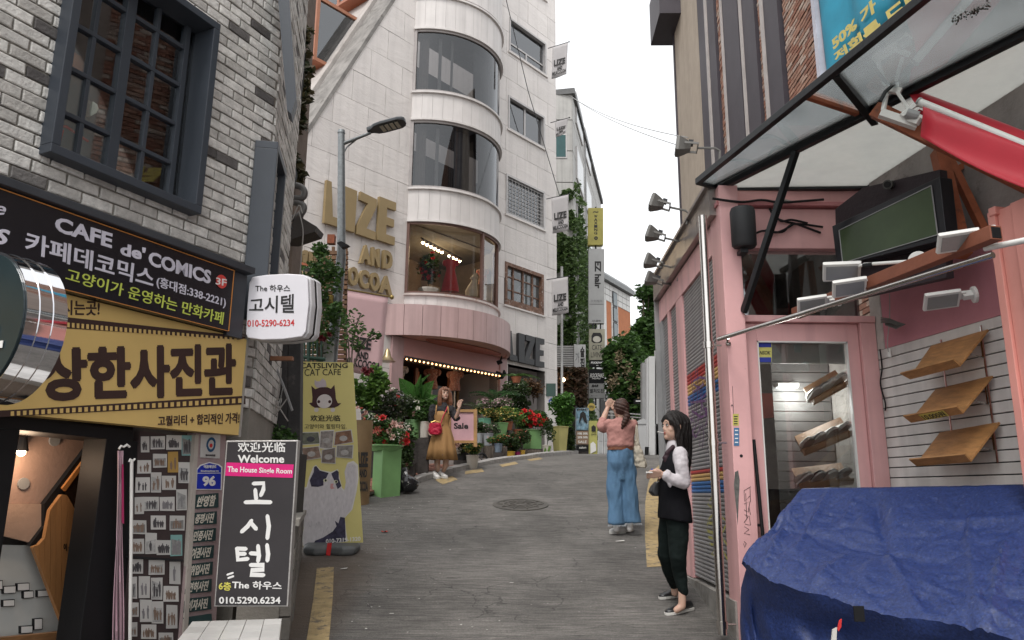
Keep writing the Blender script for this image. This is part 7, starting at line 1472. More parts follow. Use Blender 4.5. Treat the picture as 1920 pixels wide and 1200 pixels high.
MB().prism([poly_at(BK,0)+V((.12,-.05,-.09)),poly_at(BK,1)+V((.1,-.05,-.09)),poly_at(FRt,1)+V((.1,.25,-.10)),poly_at(FRt,.15)+V((.05,.25,-.10))],(0,0,-.03)).build("table_top",wood,stl)
for p in(poly_at(BK,.08),poly_at(BK,.95),poly_at(FRt,.25)+V((.05,.3,0)),poly_at(FRt,.95)+V((0,.3,0))):MB().cyl(p+V((.08,0,-.1)),V((p.x+.08,p.y,g(p.y))),.025).build("leg",ironm,stl)
rt=thing("torn_rag","small torn red and white scrap poking through the blue tarpaulin","scrap",P(1565,1190,4.2));m=MB();m.prism([P(x,y,4.15)for x,y in((1569,1180),(1573,1163),(1577,1160),(1576,1175),(1571,1183))],(0,-.01,0));m.build("red_tip",redp,rt);m=MB();m.prism([P(x,y,4.15)for x,y in((1558,1200),(1560,1180),(1568,1176),(1567,1200))],(0,-.01,0));m.build("pale_tip",pap,rt)
m=MB();m.box(Fr((P(1608,1150,4.05).x,4.05),x=(1,0,0),n=(0,-1,0)),-.02,.03,0,.01,P(1608,1165,4.05).z,P(1608,1136,4.05).z);m.build("strap_end",black,tp)
def flower_mesh(name,mat,rings,size,center=None):
 m=MB()
 for n,tilt,r in rings:
  for k in range(n):
   a=2*math.pi*(k+.5*(n%2))/n+r;d=V((math.cos(a),math.sin(a),0));w=V((-math.sin(a),math.cos(a),0));up=V((0,0,1));e=d*math.cos(tilt)+up*math.sin(tilt)
   m.add([V((0,0,.0)),e*size*r*.6+w*size*.34*r,e*size*r+up*size*.08,e*size*r*.6-w*size*.34*r],[[0,1,2,3]])
 me=m.mesh(name);me.materials.append(mat);return me
pet={k:M(k+"_petal",c,.6,var=.2,vs=20,bump=0,rnd=.15)for k,c in dict(salmon=(.66,.20,.15),crimson=(.52,.02,.02),blush=(.66,.42,.36),ivory=(.66,.62,.54),mauve=(.42,.28,.29),yellow=(.50,.38,.11),scarlet=(.58,.012,.015),wine=(.12,.01,.015),orange=(.5,.16,.06),lilac=(.5,.46,.52)).items()}
RG=[(6,.25,1.0),(5,.7,.85),(4,1.1,.65)]
FM_={k:flower_mesh("flower",m_,RG,1.0)for k,m_ in pet.items()}
def flowers(t,cs,kinds,n,size,toward=True):
 f=clump_fn(cs)
 for _ in range(n):
  p=f()
  for _k in range(6):
   if not toward or(p-V(cs[0][0])).y<.02:break
   p=f()
  c=min(cs,key=lambda q:(V(q[0])-p).length)[0];d=(p-V(c)).normalized()+V((0,-.8,.35));d.normalize()
  link("flower",FM_[R.choice(kinds)],Matrix.Translation(p)@d.to_track_quat('Z','Y').to_matrix().to_4x4()@Matrix.Rotation(R.uniform(0,6),4,'Z')@Matrix.Scale(size*R.uniform(.7,1.2),4),t)
def blossoms(t,cs,kind,n,size,name="blossom_cluster"):
 m=MB();leaves(m,n,clump_fn(cs),size,quad=True);m.build(name,pet[kind],t,fix=False,kind="stuff")
pots={k:M(k,c,r,var=.15,bump=.03,streak=.1)for k,c,r in(("apple_green_paint",(.19,.36,.14),.5),("pale_green_paint",(.40,.45,.32),.6),("zinc_grey_pot",(.30,.31,.32),.5),("cream_pot",(.50,.46,.40),.6),("mustard_pot",(.55,.33,.04),.5),("magenta_pot",(.30,.01,.10),.5),("khaki_yellow_planter",(.42,.38,.15),.5),("teal_pot",(.12,.30,.20),.5),("terracotta_pot",(.35,.12,.06),.7),("black_pot",(.03,.03,.03),.6),("blue_grey_pot",(.16,.20,.25),.5))}
stm=M("dark_stone_step",(.05,.042,.038),.9,var=.5,vs=7,bump=.4,bs=20)
def potted(name,label,x0,x1,yt,yb,Y,mat,square=False,taper=.8,group=None,cat="potted plant",stand=True):
 a,b=P((x0+x1)/2,yb,Y),P((x0+x1)/2,yt,Y);w=(P(x1,yt,Y)-P(x0,yt,Y)).length/2;h=b.z-a.z
 t=thing(name,label,cat,a,group);m=MB();cz=a.z
 if square:
  rot=.62;pr=[(taper,0),(1,h),(1.06,h),(1.06,h+.02),(.9,h+.02),(.88,h-.04)];k=4;w*=.98
  m.loft([[V((a.x+w*s*1.0*math.cos(rot+math.pi/2*j+math.pi/4),a.y+w+w*s*math.sin(rot+math.pi/2*j+math.pi/4),a.z+z))for j in range(4)]for s,z in pr])
 else:
  m.lathe((a.x,a.y+w,a.z),[(w*taper,0),(w*(.5+.5*taper),h*.5),(w*.97,h*.93),(w*1.04,h*.93),(w*1.04,h),(w*.92,h),(w*.9,h-.04)],18)
 m.build("pot",mat,t,smooth=not square,bev=.004 if square else 0)
 gz=g(a.y+w)+.0
 if stand and a.z-gz>.06:MB().box(WF,a.x-w*1.1,a.x+w*1.1,a.y-.0,a.y+2.2*w,gz-.1,a.z-.005).build("stand",stm,t)
 return t,V((b.x,b.y+w,b.z)),w
def bushy(t,c,r,n,size,mat=lf_mid,name="foliage",sub=7):
 cs=[(V(c)+V((R.uniform(-1,1)*r[0]*.6,R.uniform(-1,1)*r[1]*.6,R.uniform(-.8,1)*r[2]*.6)),(r[0]*.5,r[1]*.5,r[2]*.5))for _ in range(sub)]
 m=MB();leaves(m,n,clump_fn(cs),size)
 for _ in range(8):q=R.choice(cs)[0];m.tube([V(c)-V((0,0,r[2]*1.05)),(V(c)+q)*.5,q],.006,4)
 m.build(name,mat,t,fix=False);return cs
tr_=thing("display_steps","dark stone steps carrying the flower display before the boutique","steps",K0+kn*1.6)
for off,h,d in((1.5,.34,.7),(2.2,.62,.8)):
 for i in range(16):
  a_,b_=K0+kd*(-.6+i*.47)+kn*off,K0+kd*(-.6+(i+1)*.47-.01)+kn*off
  mm=MB();zb=g(a_.y);mm.prism([V((q.x,q.y,zb-.2))for q in(a_,b_,b_+kn*d,a_+kn*d)],(0,0,h+.2+R.uniform(-.01,.01)));mm.build("stone",stm,tr_,bev=.01)
def pwy(x):return PG(x,938-(x-741)*.257).y
t,c,w=potted("flower_planter","tall square green planter of coral and red roses beside the cat banner",690,747,842,936,11.45,pots["apple_green_paint"],True,1.0,stand=False)
MB().lathe((c.x,c.y,c.z-.02),[(.2,0),(.25,.07),(.27,.07),(.27,.09),(.22,.09)],18).build("inner_pot",pots["apple_green_paint"],t)
for dx in(-.2,.18):MB().box(WF,c.x+dx-.09,c.x+dx+.09,11.4,11.6,P(700,944,11.45).z-.03,P(700,935,11.45).z).build("brick_foot",blm,t)
cs=bushy(t,P(722,812,11.8),(.36,.26,.30),1300,.07,lf_mid);flowers(t,cs,["salmon","crimson","blush","salmon","crimson"],34,.072);blossoms(t,[(P(700,785,11.5),.1),(P(745,820,11.6),.12),(P(760,800,11.8),.08)],"ivory",120,.03)
t,c,w=potted("leafy_plant","bright green broad leafed bush rising behind the coral roses",672,705,770,800,12.7,pots["black_pot"])
bushy(t,P(690,735,12.9),(.36,.3,.42),900,.12,lf_lite);flowers(t,[(P(688,697,12.6),.06)],["wine"],4,.08);flowers(t,[(P(678,770,12.6),.12)],["blush","salmon"],4,.05)
t,c,w=potted("flowering_shrub","shrub of small pale lilac blossoms between the leafy bush and the big leaves",715,750,800,830,12.9,pots["black_pot"])
cs=bushy(t,P(735,760,13.1),(.38,.3,.30),1400,.07,lf_grey);blossoms(t,cs,"lilac",380,.035);flowers(t,cs,["blush","ivory","crimson"],10,.045)
t,c,w=potted("flowering_shrub","dark trailing rose shrub over the low stone wall",745,775,850,868,12.7,pots["black_pot"])
cs=bushy(t,P(748,835,12.6),(.26,.2,.42),1300,.06,lf_dark);flowers(t,cs,["ivory","blush"],8,.04)
t,c,w=potted("potted_plant","ribbed green pot with bushy leaves under the giant elephant ear leaves",757,786,786,822,13.3,pots["apple_green_paint"],taper=.85)
for k in range(7):MB().lathe((c.x,c.y,c.z-.05-k*.045),[(w*1.0-.004*k,0),(w*1.03-.004*k,.008),(w*1.0-.004*k,.016)],18).build("rib",pots["apple_green_paint"],t)
cs=bushy(t,P(785,768,13.5),(.52,.3,.24),2200,.085,lf_mid);flowers(t,cs,["ivory","blush","wine"],12,.05)
t=thing("elephant_ear_plant","elephant ear plant with giant bright green heart leaves beside the woman","plant",P(790,800,13.9))
elm=leafmat("elephant_ear_leaf",(.06,.16,.045),var=.2,rough=.4)
for bx,by,tx,ty,wd in((772,742,754,714,.19),(790,750,768,752,.11),(786,738,789,708,.085),(795,742,810,718,.15),(798,752,817,742,.10),(782,748,779,726,.09),(778,730,800,706,.05)):
 A,B_=P(bx,by,13.8),P(tx,ty,13.5);ax_=(B_-A);L0=ax_.length*1.5;wd*=.85;ax_.normalize();sd_=ax_.cross(V((.1,-1,.25))).normalized();m=MB();rows=[]
 for j in range(11):
  u=j/10;hw=wd*max(.01,math.sin(math.pi*min(.999,.12+u*.88))**.8*(1.25-.75*u));ctr=A+ax_*(u*L0-.08)+V((0,-.08*math.sin(u*3),-.06*u*u*L0));rows.append([ctr+sd_*(hw*s)+V((0,0,.0))-V((0,.05,.0))*abs(s)+V((0,.012*(j%2),0))*abs(s)-ax_*(.09*abs(s)*(1-u))for s in(-1,-.6,-.25,0,.25,.6,1)])
 m.add([p for r_ in rows for p in r_],[[j*7+i,j*7+i+1,j*7+i+8,j*7+i+7]for j in range(10)for i in range(6)]);lf=m.build("leaf",elm,t,smooth=True,fix=False);m=MB();m.tube([r_[3]+V((0,-.008,0))for r_ in rows],[.007-.0005*q for q in range(11)],4)
 for q in(1,3,5,7):
  for e in(0,6):m.tube([rows[q][3]+V((0,-.006,0)),rows[min(10,q+1)][3+(e-3)//2]+V((0,-.008,0)),rows[min(10,q+2)][e]+V((0,-.008,0))],[.005,.003,.001],4)
 m.build("veins",M("pale_leaf_vein",(.22,.36,.14),.5,bump=0)if "pale_leaf_vein" not in bpy.data.materials else bpy.data.materials["pale_leaf_vein"],lf)
 MB().tube([P(790,800,13.9),(P(790,800,13.9)+A)*.5+V((.03,0,.05)),A+ax_*.1],.012,5).build("stem",lf_lite,t)
t,c,w=potted("flower_pot","cloth wrapped pot half hidden by the woman in the tan dress",786,803,790,820,13.2,pots["cream_pot"],taper=.9);bushy(t,c+V((0,0,.12)),(.16,.12,.16),260,.06)
t,c,w=potted("flower_pot","pot of white and pink roses beneath the sale board",852,880,845,862,14.7,pots["black_pot"]);cs=bushy(t,P(864,837,14.7),(.20,.2,.17),700,.06,lf_dark);flowers(t,cs,["ivory","ivory","blush"],22,.06)
SBd=Fr((0,13.9),x=(.985,-.17,0),n=(-.17,-.985,0));sb_=thing("sale_board","pink sale board in a wooden easel frame behind the woman","sign board",SBd.hit(875,840));fw=M("light_oak_frame",(.42,.24,.10),.5,var=.3)
m=MB()
for q in(rq(842,768,895,773),rq(842,826,892,831)):pq(m,SBd,0,q,.04)
pq(m,SBd,.002,rq(889,769,895,838),.045);pq(m,SBd,.002,rq(842,769,846,838),.045);m.build("frame",fw,sb_)
m=MB();pq(m,SBd,.0,rq(846,773,889,826),.015);m.build("panel",M("rose_pink_board",(.58,.34,.37),.6,bump=.02),sb_);m=MB();text_on(m,[SBd.hit(x,y,.017)for x,y in rq(851,793,878,804)],"Sale",bold=.03);m.build("lettering",ink,sb_)
m=MB();m.cyl(SBd.hit(890,772,0),SBd.hit(893,838,-.4),.018,n=6);m.build("prop_leg",fw,sb_)
t,c,w=potted("flower_pot","white ribbed pot of yellow blossoms next to the small wheel",873,897,853,880,PG(885,880).y,pots["cream_pot"],taper=.75);cs=bushy(t,c+V((0,0,.10)),(.22,.2,.11),700,.05,lf_mid);blossoms(t,[(p,(r[0]*1.1,r[1]*1.1,r[2]*1.1))for p,r in cs],"yellow",260,.04)
wh_=thing("trolley_wheel","small black cart wheel leaning beside the white ribbed pot","wheel",P(903,876,15));c=P(903,862,15.3);m=MB();m.tube([c+V((.10*math.cos(a),.04*math.cos(a),.12*math.sin(a)))for a in[k*.3307 for k in range(20)]],.022,6);m.build("tyre",black,wh_);m=MB()
for k in range(5):m.cyl(c,c+V((.1*math.cos(k*1.257),.04*math.cos(k*1.257),.12*math.sin(k*1.257))),.008,n=4)
m.build("spokes",ironm,wh_)
lgm=M("grey_split_log",(.13,.105,.085),.9,var=.4,vs=14,bump=.5,stretch=(3,3,.6))
for nm,lb_,x0,x1,yt,yb,Y in(("log_edging","row of grey upright log stumps below the green tapered pots",902,946,836,862,16.4),("log_edging","short row of grey log stumps under the red flowers",983,1014,842,862,18.2)):
 t=thing(nm,lb_,"log edging",P((x0+x1)/2,yb,Y));x=x0
 while x<x1:p=P(x+2,yb,Y);MB().cyl(V((p.x,Y,g(Y)-.02)),V((p.x,Y,P(x,yt+R.uniform(0,2),Y).z)),.06,n=8).build("log",lgm,t);x+=5.2
data=[("zinc pot of tiny pink blooms beside the sale board",905,925,812,835,16.6,"zinc_grey_pot",0,(918,803),(.26,.2,.13),lf_grey,"mauve",120,.04),("small zinc pot at the foot of the sale board",893,905,812,832,16.2,"zinc_grey_pot",0,(897,803),(.14,.12,.12),lf_dark,"mauve",30,.03),("blue grey pot of orange blossoms on the stone step",926,942,831,848,16.0,"blue_grey_pot",0,(932,824),(.24,.18,.09),lf_mid,"orange",130,.04),("green tapered pot of yellow chrysanthemums in the middle",921,953,793,824,17.3,"apple_green_paint",1,(937,783),(.38,.25,.17),lf_mid,"yellow",420,.05),("teal pot of yellow chrysanthemums nearest the sale board",896,920,785,803,17.1,"teal_pot",1,(908,776),(.30,.22,.15),lf_mid,"yellow",320,.05),("pot of mauve hydrangeas behind the yellow chrysanthemums",915,940,770,785,17.9,"black_pot",0,(926,758),(.42,.28,.18),lf_mid,"mauve",600,.06),("second mauve hydrangea next to the palm leaves",940,957,772,788,17.9,"black_pot",0,(945,760),(.22,.2,.18),lf_mid,"mauve",260,.06),("small bush of yellow blossoms above the terracotta pot",944,962,790,806,17.6,"terracotta_pot",0,(947,772),(.28,.2,.14),lf_lite,"yellow",200,.05),("fresh green bush between yellow and scarlet flowers",960,980,805,820,17.8,"terracotta_pot",0,(968,783),(.36,.25,.26),lf_lite,None,0,0),("mustard pot of dark cyclamen leaves at the kerb",947,966,846,864,17.0,"mustard_pot",0,(957,827),(.32,.22,.24),lf_dark,"salmon",30,.05),("magenta pot between two mustard pots at the kerb",965,976,847,863,17.2,"magenta_pot",0,(968,835),(.16,.15,.15),lf_dark,None,0,0),("second mustard pot, right beside the magenta pot",974,985,844,862,17.4,"mustard_pot",0,(978,822),(.24,.2,.24),lf_dark,"salmon",24,.05),("square green planter of scarlet flowers near the log stumps",979,1017,806,841,18.3,"apple_green_paint",1,(1003,789),(.46,.3,.25),lf_mid,"scarlet",10,.05),("white and green bucket of climbing leaves beside the yellow planter",1017,1035,834,861,18.2,"cream_pot",0,(1026,808),(.22,.2,.34),lf_dark,None,0,0),("tall tapered khaki planter with a dense green bush at the corner",1034,1068,800,856,18.8,"khaki_yellow_planter",1,(1058,770),(.42,.35,.46),lf_bush,None,0,0),("black pot of big dark shrub with tiny white flowers by the entrance",965,990,790,805,19.0,"black_pot",0,(978,748),(.50,.4,.50),lf_dark,"ivory",130,.04)]
for lb_,x0,x1,yt,yb,Y,pk,sq,(fx,fy),rr_,lm,fk,nf,fs in data:
 t,c,w=potted("potted_plant",lb_,x0,x1,yt,yb,Y,pots[pk],bool(sq),.66 if "tapered" in lb_ else.75 if not sq else.95,"potted plants of the flower display")
 big=rr_[0]*rr_[2]>.1;cs=bushy(t,P(fx,fy,Y+w),rr_,2600 if "khaki" in lb_ else 1500 if big else 500,.085 if big else.065,lm)
 if fk=="scarlet":flowers(t,cs,["scarlet","crimson"],46,.075)
 elif fk:blossoms(t,[(p,(r[0]*1.12,r[1]*1.12,r[2]*1.12))for p,r in cs],fk,nf,fs)
 if "green bucket" in lb_:m=MB();stroke(m,Fr((0,Y-.012),x=(1,0,0),n=(0,-1,0)),0,[(1020,855),(1023,840),(1026,852),(1031,838)],.03);m.build("green_print",lf_lite,t,fix=False)
def fronds(t,base,n,L,mat,spread=1.0,lift=.9):
 for k in range(n):
  a=R.uniform(0,6.28);d=V((math.cos(a)*spread,math.sin(a)*spread*.6-.2,lift)).normalized();m=MB();l=L*R.uniform(.7,1.1);prev=V(base)
  for j in range(12):
   u=j/12;p=V(base)+d*(l*u)+V((d.x*.3*l*u*u,d.y*.3*l*u*u,-.55*l*u*u));s=V((-d.y,d.x,0)).normalized()
   for sg in(-1,1):q=p+s*sg*l*.28*(1-u*.7)+d*l*.08-V((0,0,l*.06));m.add([p,p+d*.012*l*3,q],[[0,1,2]])
   m.add([prev+s*.004,prev-s*.004,p-s*.004,p+s*.004],[[0,1,2,3]]);prev=p
  m.build("frond",mat,t,fix=False)
t=thing("palm_plant","feathery palm fronds in front of the pink pier","palm plant",P(925,770,18.5));fronds(t,P(928,752,18.3),14,.75,leafmat("palm_leaf",(.06,.14,.07)))
t=thing("fern_plant","grey green fern arching behind the sale board","fern",P(895,775,17.5));fronds(t,P(893,768,17.3),10,.5,lf_grey)
t=thing("hanging_plant","hanging red pot of fern fronds beside the black letters","hanging plant",P(966,715,18.6));MB().lathe(P(968,718,18.5),[(.08,0),(.13,.14),(.14,.15)],12).build("pot",pots["terracotta_pot"],t);fronds(t,P(968,706,18.5),16,.5,lf_mid,1.2,.5);MB().tube([P(968,708,18.5),P(968,690,18.5)],.006,4).build("cord",ironm,t)
for x,y,r,lb_,mt in((1072,820,(.16,.2,.55),"ivy tumbling behind the khaki planter",lf_dark),(1000,730,(.3,.2,.35),"thin climbing twigs beside the entrance recess",lf_rust)):
 t=thing("climbing_plant",lb_,"climbing plant",P(x,y+35,19.3));bushy(t,P(x,y,19.4),r,700,.07,mt)
t=thing("climbing_rose","leafy climbing rose with magenta blooms around the lamp post","climbing rose",P(600,740,10.2))
cs=[]
for x,y,r in((605,500,.18),(590,515,.2),(612,530,.22),(625,510,.15),(600,470,.12),(600,560,.12),(595,590,.28),(615,600,.28),(588,620,.25),(605,640,.22),(575,600,.15),(628,585,.15)):cs.append((P(x,y,10.3+R.uniform(-.3,.1)),r))
m=MB();leaves(m,1900,clump_fn(cs),.075);m.build("foliage",lf_mid,t,fix=False);m=MB()
for x,y in((600,480),(610,540),(590,600),(575,560),(612,600),(560,590)):m.tube([P(604,720,10.35),P(600+R.uniform(-8,8),650,10.3),P(x,y,10.3)],.01,5)
m.build("stems",bark,t);flowers(t,[(P(580,634,9.9),(.08,.05,.05)),(P(604,630,9.9),(.12,.05,.05)),(P(568,636,9.9),.05)],["wine"],11,.055)
t=thing("sapling","slender sapling standing before the pink boutique banner","sapling",P(660,760,11.6));m=MB()
for pts in(((656,760),(658,700),(661,650),(668,610),(676,590)),((650,760),(655,690),(654,650),(648,600)),((662,690),(672,660),(690,635),(704,625))):m.tube([P(x,y,11.6)for x,y in pts],.012,5)
m.build("trunk",bark,t);cs=[(P(x,y,11.6),r)for x,y,r in((660,600,.22),(668,618,.14),(702,628,.10),(650,640,.15),(640,600,.12),(672,648,.1))];m=MB();leaves(m,330,clump_fn(cs),.075);m.build("crown",lf_mid,t,fix=False)
for lb_,pts in(("upper trail of ivy on the brown wall edge",((572,60),(568,100),(574,130),(566,160),(572,180),(562,200),(566,75))),("middle trail of ivy on the brown wall edge",((556,215),(562,235),(550,230),(556,200))),("lower tuft of ivy above the bent vent pipes",((546,295),(552,312),(540,320),(558,325),(548,335)))):
 t=thing("ivy_trail",lb_,"ivy",P(*pts[0],8.1));m=MB();leaves(m,300,clump_fn([(P(x,y,8.15),.10)for x,y in pts]),.10);m.tube([P(x,y,8.2)for x,y in pts],.008,4);m.build("foliage",leafmat("ivy_trail_leaf",(.03,.055,.02),hue2=(.10,.08,.04)),t,fix=False)
t=thing("potted_plant","low wild weeds growing at the foot of the dark shed wall","weeds",P(510,845,6.9));bushy(t,P(515,828,7.0),(.22,.1,.16),300,.06)
t=thing("rubbish_bag","crumpled black rubbish bag slumped beside the green planter","rubbish bag",PG(757,930));c=PG(760,925);m=MB()
rings_=[]
for j in range(12):
 z=.02+.36*j/11;rr_=.19*math.sin(math.pi*min(1,(j+1.6)/13))**.6;rings_.append([c+V((rr_*math.cos(k*.2618)*(1+.3*noise.noise(V((math.cos(k*.2618)*3,math.sin(k*.2618)*3,j*.7)))),rr_*math.sin(k*.2618)*.8*(1+.3*noise.noise(V((k*.9,j,2)))),z+.03*noise.noise(V((k,j,5)))-.1*(math.cos(k*.2618)>.3)*(j/11)))for k in range(24)])
m.loft(rings_);m.build("sack",M("black_bin_liner",(.012,.012,.014),.18,bump=.4,bs=22,spec=.7),t,smooth=True);m=MB();leaves(m,14,clump_fn([(c+V((0,-.1,.14)),.1)]),.07);m.build("pale_scraps",pap,t,fix=False)
t=thing("low_wall","dark low brick wall behind the woman in the tan dress","wall",K0+kn*1.4);dbr=M("dark_glazed_brick",(.055,.045,.04),.7,var=.4,rnd=.4,bump=.3);me=MB().box(WF,-.095,.095,-.03,.02,0,.062).mesh("brick");me.materials.append(dbr)
A=K0+kd*.15+kn*1.42
for j in range(8):
 for i in range(13):p=A+kd*(i*.2+(j%2)*.1);link("brick",me,Matrix.Translation((p.x,p.y,g(K0 .y+.9)+.02+j*.07))@Matrix.Rotation(ang,4,'Z'),t)
mm=MB();mm.prism([V((q.x,q.y,g(K0 .y)-.1))for q in(A+kn*.03,A+kd*2.7+kn*.03,A+kd*2.7+kn*.12,A+kn*.12)],(0,0,.95));mm.build("core",stm,t)
def dress_form(label,x,y,Y,mat,skirt=False,arms=False,s=1.0):
 c=P(x,y,Y);t=thing("mannequin",label,"mannequin",c-V((0,0,.9*s)));pf=[(0,-.26),(.13,-.24),(.125,-.12),(.10,.0),(.13,.12),(.155,.22),(.14,.27),(.06,.30),(.045,.36),(0,.365)]
 if skirt:pf=[(.21,-.62),(.2,-.5),(.155,-.25)]+pf[2:]
 m=MB();n=20;m.loft([[c+V((r*s*1.15*math.cos(k*math.tau/n)*(1+.03*math.sin(k*3)),r*s*.75*math.sin(k*math.tau/n),z*s))for k in range(n)]for r,z in[q for q in pf if q[1]<.28 and q[0]>0]]);m.build("garment",mat,t,smooth=True)
 m=MB();m.lathe(c+V((0,0,.27*s)),[(.06*s,0),(.045*s,.05*s),(.042*s,.1*s),(.01,.12*s)],12);m.cyl(c+V((0,0,-.25*s)),c+V((0,0,-.95*s)),.02);m.build("stand",M("mannequin_cream",(.5,.44,.36),.5,bump=0),t,smooth=True)
 m=MB()
 for sg in(-1,1):m.ball(c+V((sg*.17*s,0,.19*s)),(.06*s,.07*s,.09*s),10,7)
 m.build("sleeve",mat,t,smooth=True)
bl1,bl2,bl3=(M(n,c,.8,var=.6,vs=22,bump=.05,dirt=(d,25,.5))for n,c,d in(("pale_print_blouse",(.42,.36,.31),(.25,.2,.18)),("rust_print_blouse",(.28,.10,.06),(.42,.25,.17)),("floral_print_blouse",(.25,.10,.07),(.3,.2,.15))))
yS=lambda x:F2 .hit(x,720,-.45).y
dress_form("dress form in a pale printed blouse, closest to the pink pier",748,708,yS(748),bl1);dress_form("dress form in a rust printed blouse in the shop front centre",810,712,yS(810),bl2);dress_form("dress form in a floral blouse behind the woman's head",853,716,yS(853),bl3)
YB=F2 .hit(845,520,.1).y
dress_form("mannequin in a red dress in the lit bay window",845,506,YB,M("red_dress_cloth",(.42,.015,.02),.7,sheen=.3),skirt=True,s=.95)
dress_form("small mannequin in a red skirt deeper in the bay window",905,520,F2 .hit(905,520,-.2).y,M("beige_red_outfit",(.4,.26,.2),.8,dirt=((.4,.03,.03),3,.5)),s=.8)
bz=bay[0][0];t=thing("rose_pot","white basket of red roses standing in the bay window","rose pot",F2 .w(bayA0+.75,.2,bz));c=P(803,553,F2 .hit(803,540,.15).y);MB().lathe((c.x,c.y,bz+.06),[(.2,0),(.26,.12),(.27,.16),(.22,.16)],16).build("basket",pots["cream_pot"],t);cs=bushy(t,(c.x,c.y,bz+.75),(.34,.26,.45),900,.09,lf_dark);flowers(t,cs,["crimson","scarlet","wine"],16,.075)
t=thing("dog_statue","seated pale dog statue in the bay window","statue",P(885,556,F2 .hit(885,545,.15).y));Yd=F2 .hit(885,545,.15).y;dm=M("pale_plaster",(.50,.43,.34),.7,bump=.05)
m=MB();m.loft([[P(x,y,Yd)+V((w_*math.cos(k*.628),w_*.8*math.sin(k*.628),0))for k in range(10)]for x,y,w_ in((884,556,.16),(884,546,.17),(886,536,.12),(889,528,.085),(890,522,.07))]);m.ball(P(890,520,Yd),(.09,.08,.08),10,7);m.ball(P(885,522,Yd-.06),(.06,.05,.04),8,6);m.tube([P(882,540,Yd-.1),P(880,556,Yd-.15)],.04,6);m.ball(P(893,515,Yd),(.03,.02,.05),6,5);m.build("body",dm,t,smooth=True)
t=thing("bell_lamp","brass bell shaped wall lamp over the pink pier","wall lamp",F2 .hit(725,670,.3));c=F2 .hit(726,668,.35);MB().lathe(c-V((0,0,.12)),[(.20,0),(.15,.03),(.09,.12),(.05,.26),(.02,.30)],18).build("shade",M("aged_brass_shade",(.33,.26,.15),.35,.7,bump=0),t,smooth=True)
t=thing("goose_lamp","dark curled outdoor horn lamp at the end of the bulb string","wall lamp",F2 .hit(944,700,.3));Yg=F2 .hit(944,700,.5).y;m=MB();m.tube([P(x,y,Yg)for x,y in((930,697),(938,700),(944,706),(946,700),(945,694))],[.03,.03,.05,.06,.02],8);m.tube([P(946,694,Yg),P(941,708,Yg),P(931,711,Yg)],[.02,.05,.015],6);m.build("horn",black,t)
cp_=thing("security_camera","small black camera under the pink canopy edge","security camera",P(937,682,Yg));m=MB();m.cyl(P(932,681,Yg),P(941,677,Yg),.06,n=10);m.build("body",black,cp_);m=MB();m.cyl(P(938,678,Yg),P(941,668,Yg),.02);m.build("mount",black,cp_)
t=thing("brass_plaque","dark green notice plaque on the white entrance corner","plaque",F2 .hit(1033,743,.02));m=MB();pq(m,F2,.0,rq(1024,719,1041,743),.02);m.build("plate",M("bottle_green",(.02,.07,.05),.5),t)
t=thing("address_plate","tiny blue house number plate below the green plaque","address plate",F2 .hit(1034,759,.02));m=MB();pq(m,F2,.0,[(1029,759),(1029,750),(1034,746),(1038,750),(1038,759)],.02);m.build("plate",M("plate_blue",(.02,.05,.35),.5,bump=0),t);m=MB();tq(m,F2,.022,rq(1031,752,1037,757),"94",bold=.03);m.build("lettering",white,t)
"""end"""
def blob(name,parts,mat,parent,vox=.008,it=4,fold=None,cut=None):
 m=MB()
 for p in parts:
  if p[0]=="t":m.tube(p[1],p[2],12);[m.ball(c,r*.99,12,9)for c,r in((p[1][0],p[2][0]),(p[1][-1],p[2][-1]))]if len(p)<4 else None
  elif p[0]=="b":m.ball(p[1],p[2],16,12)
  elif p[0]=="l":m.loft(p[1])
 me=m.mesh(name);o=bpy.data.objects.new("tmp",me);COL.objects.link(o)
 r=o.modifiers.new("r",'REMESH');r.mode='VOXEL';r.voxel_size=vox;s=o.modifiers.new("s",'SMOOTH');s.iterations=it;s.factor=.5
 dg=bpy.context.evaluated_depsgraph_get();dg.update();out=bpy.data.meshes.new_from_object(o.evaluated_get(dg));bpy.data.objects.remove(o)
 if fold:
  out.update();ns=[v.normal.copy()for v in out.vertices]
  for v,n in zip(out.vertices,ns):v.co+=n*fold(v.co)
 out.materials.clear();out.materials.append(mat);out.polygons.foreach_set("use_smooth",[True]*len(out.polygons))
 xs=[v.co.x for v in out.vertices];ys=[v.co.y for v in out.vertices];zs=[v.co.z for v in out.vertices]
 b=V(((min(xs)+max(xs))/2,(min(ys)+max(ys))/2,min(zs)));out.transform(Matrix.Translation(-b));return link(name,out,Matrix.Translation(b),parent)
skin=M("warm_skin",(.52,.33,.25),.55,var=.06,bump=.02);
skin.node_tree.nodes["Principled BSDF"].inputs["Subsurface Weight"].default_value=.15;skin.node_tree.nodes["Principled BSDF"].inputs["Subsurface Radius"].default_value=(.02,.008,.004)
lip=M("muted_red_lips",(.36,.09,.08),.45,bump=0);eyew=M("eye_white",(.6,.58,.55),.3,bump=0)
def ell(c,ax,ay,az_,X,Y_,Z_v,n=24):
 return[[V(c)+X*(ax*math.sin(p)*math.cos(k*math.tau/n))+Y_*(ay*math.sin(p)*math.sin(k*math.tau/n))-Z_v*(az_*math.cos(p))for k in range(n)]for p in[math.pi*(i+.2)/(12.4)for i in range(13)]]
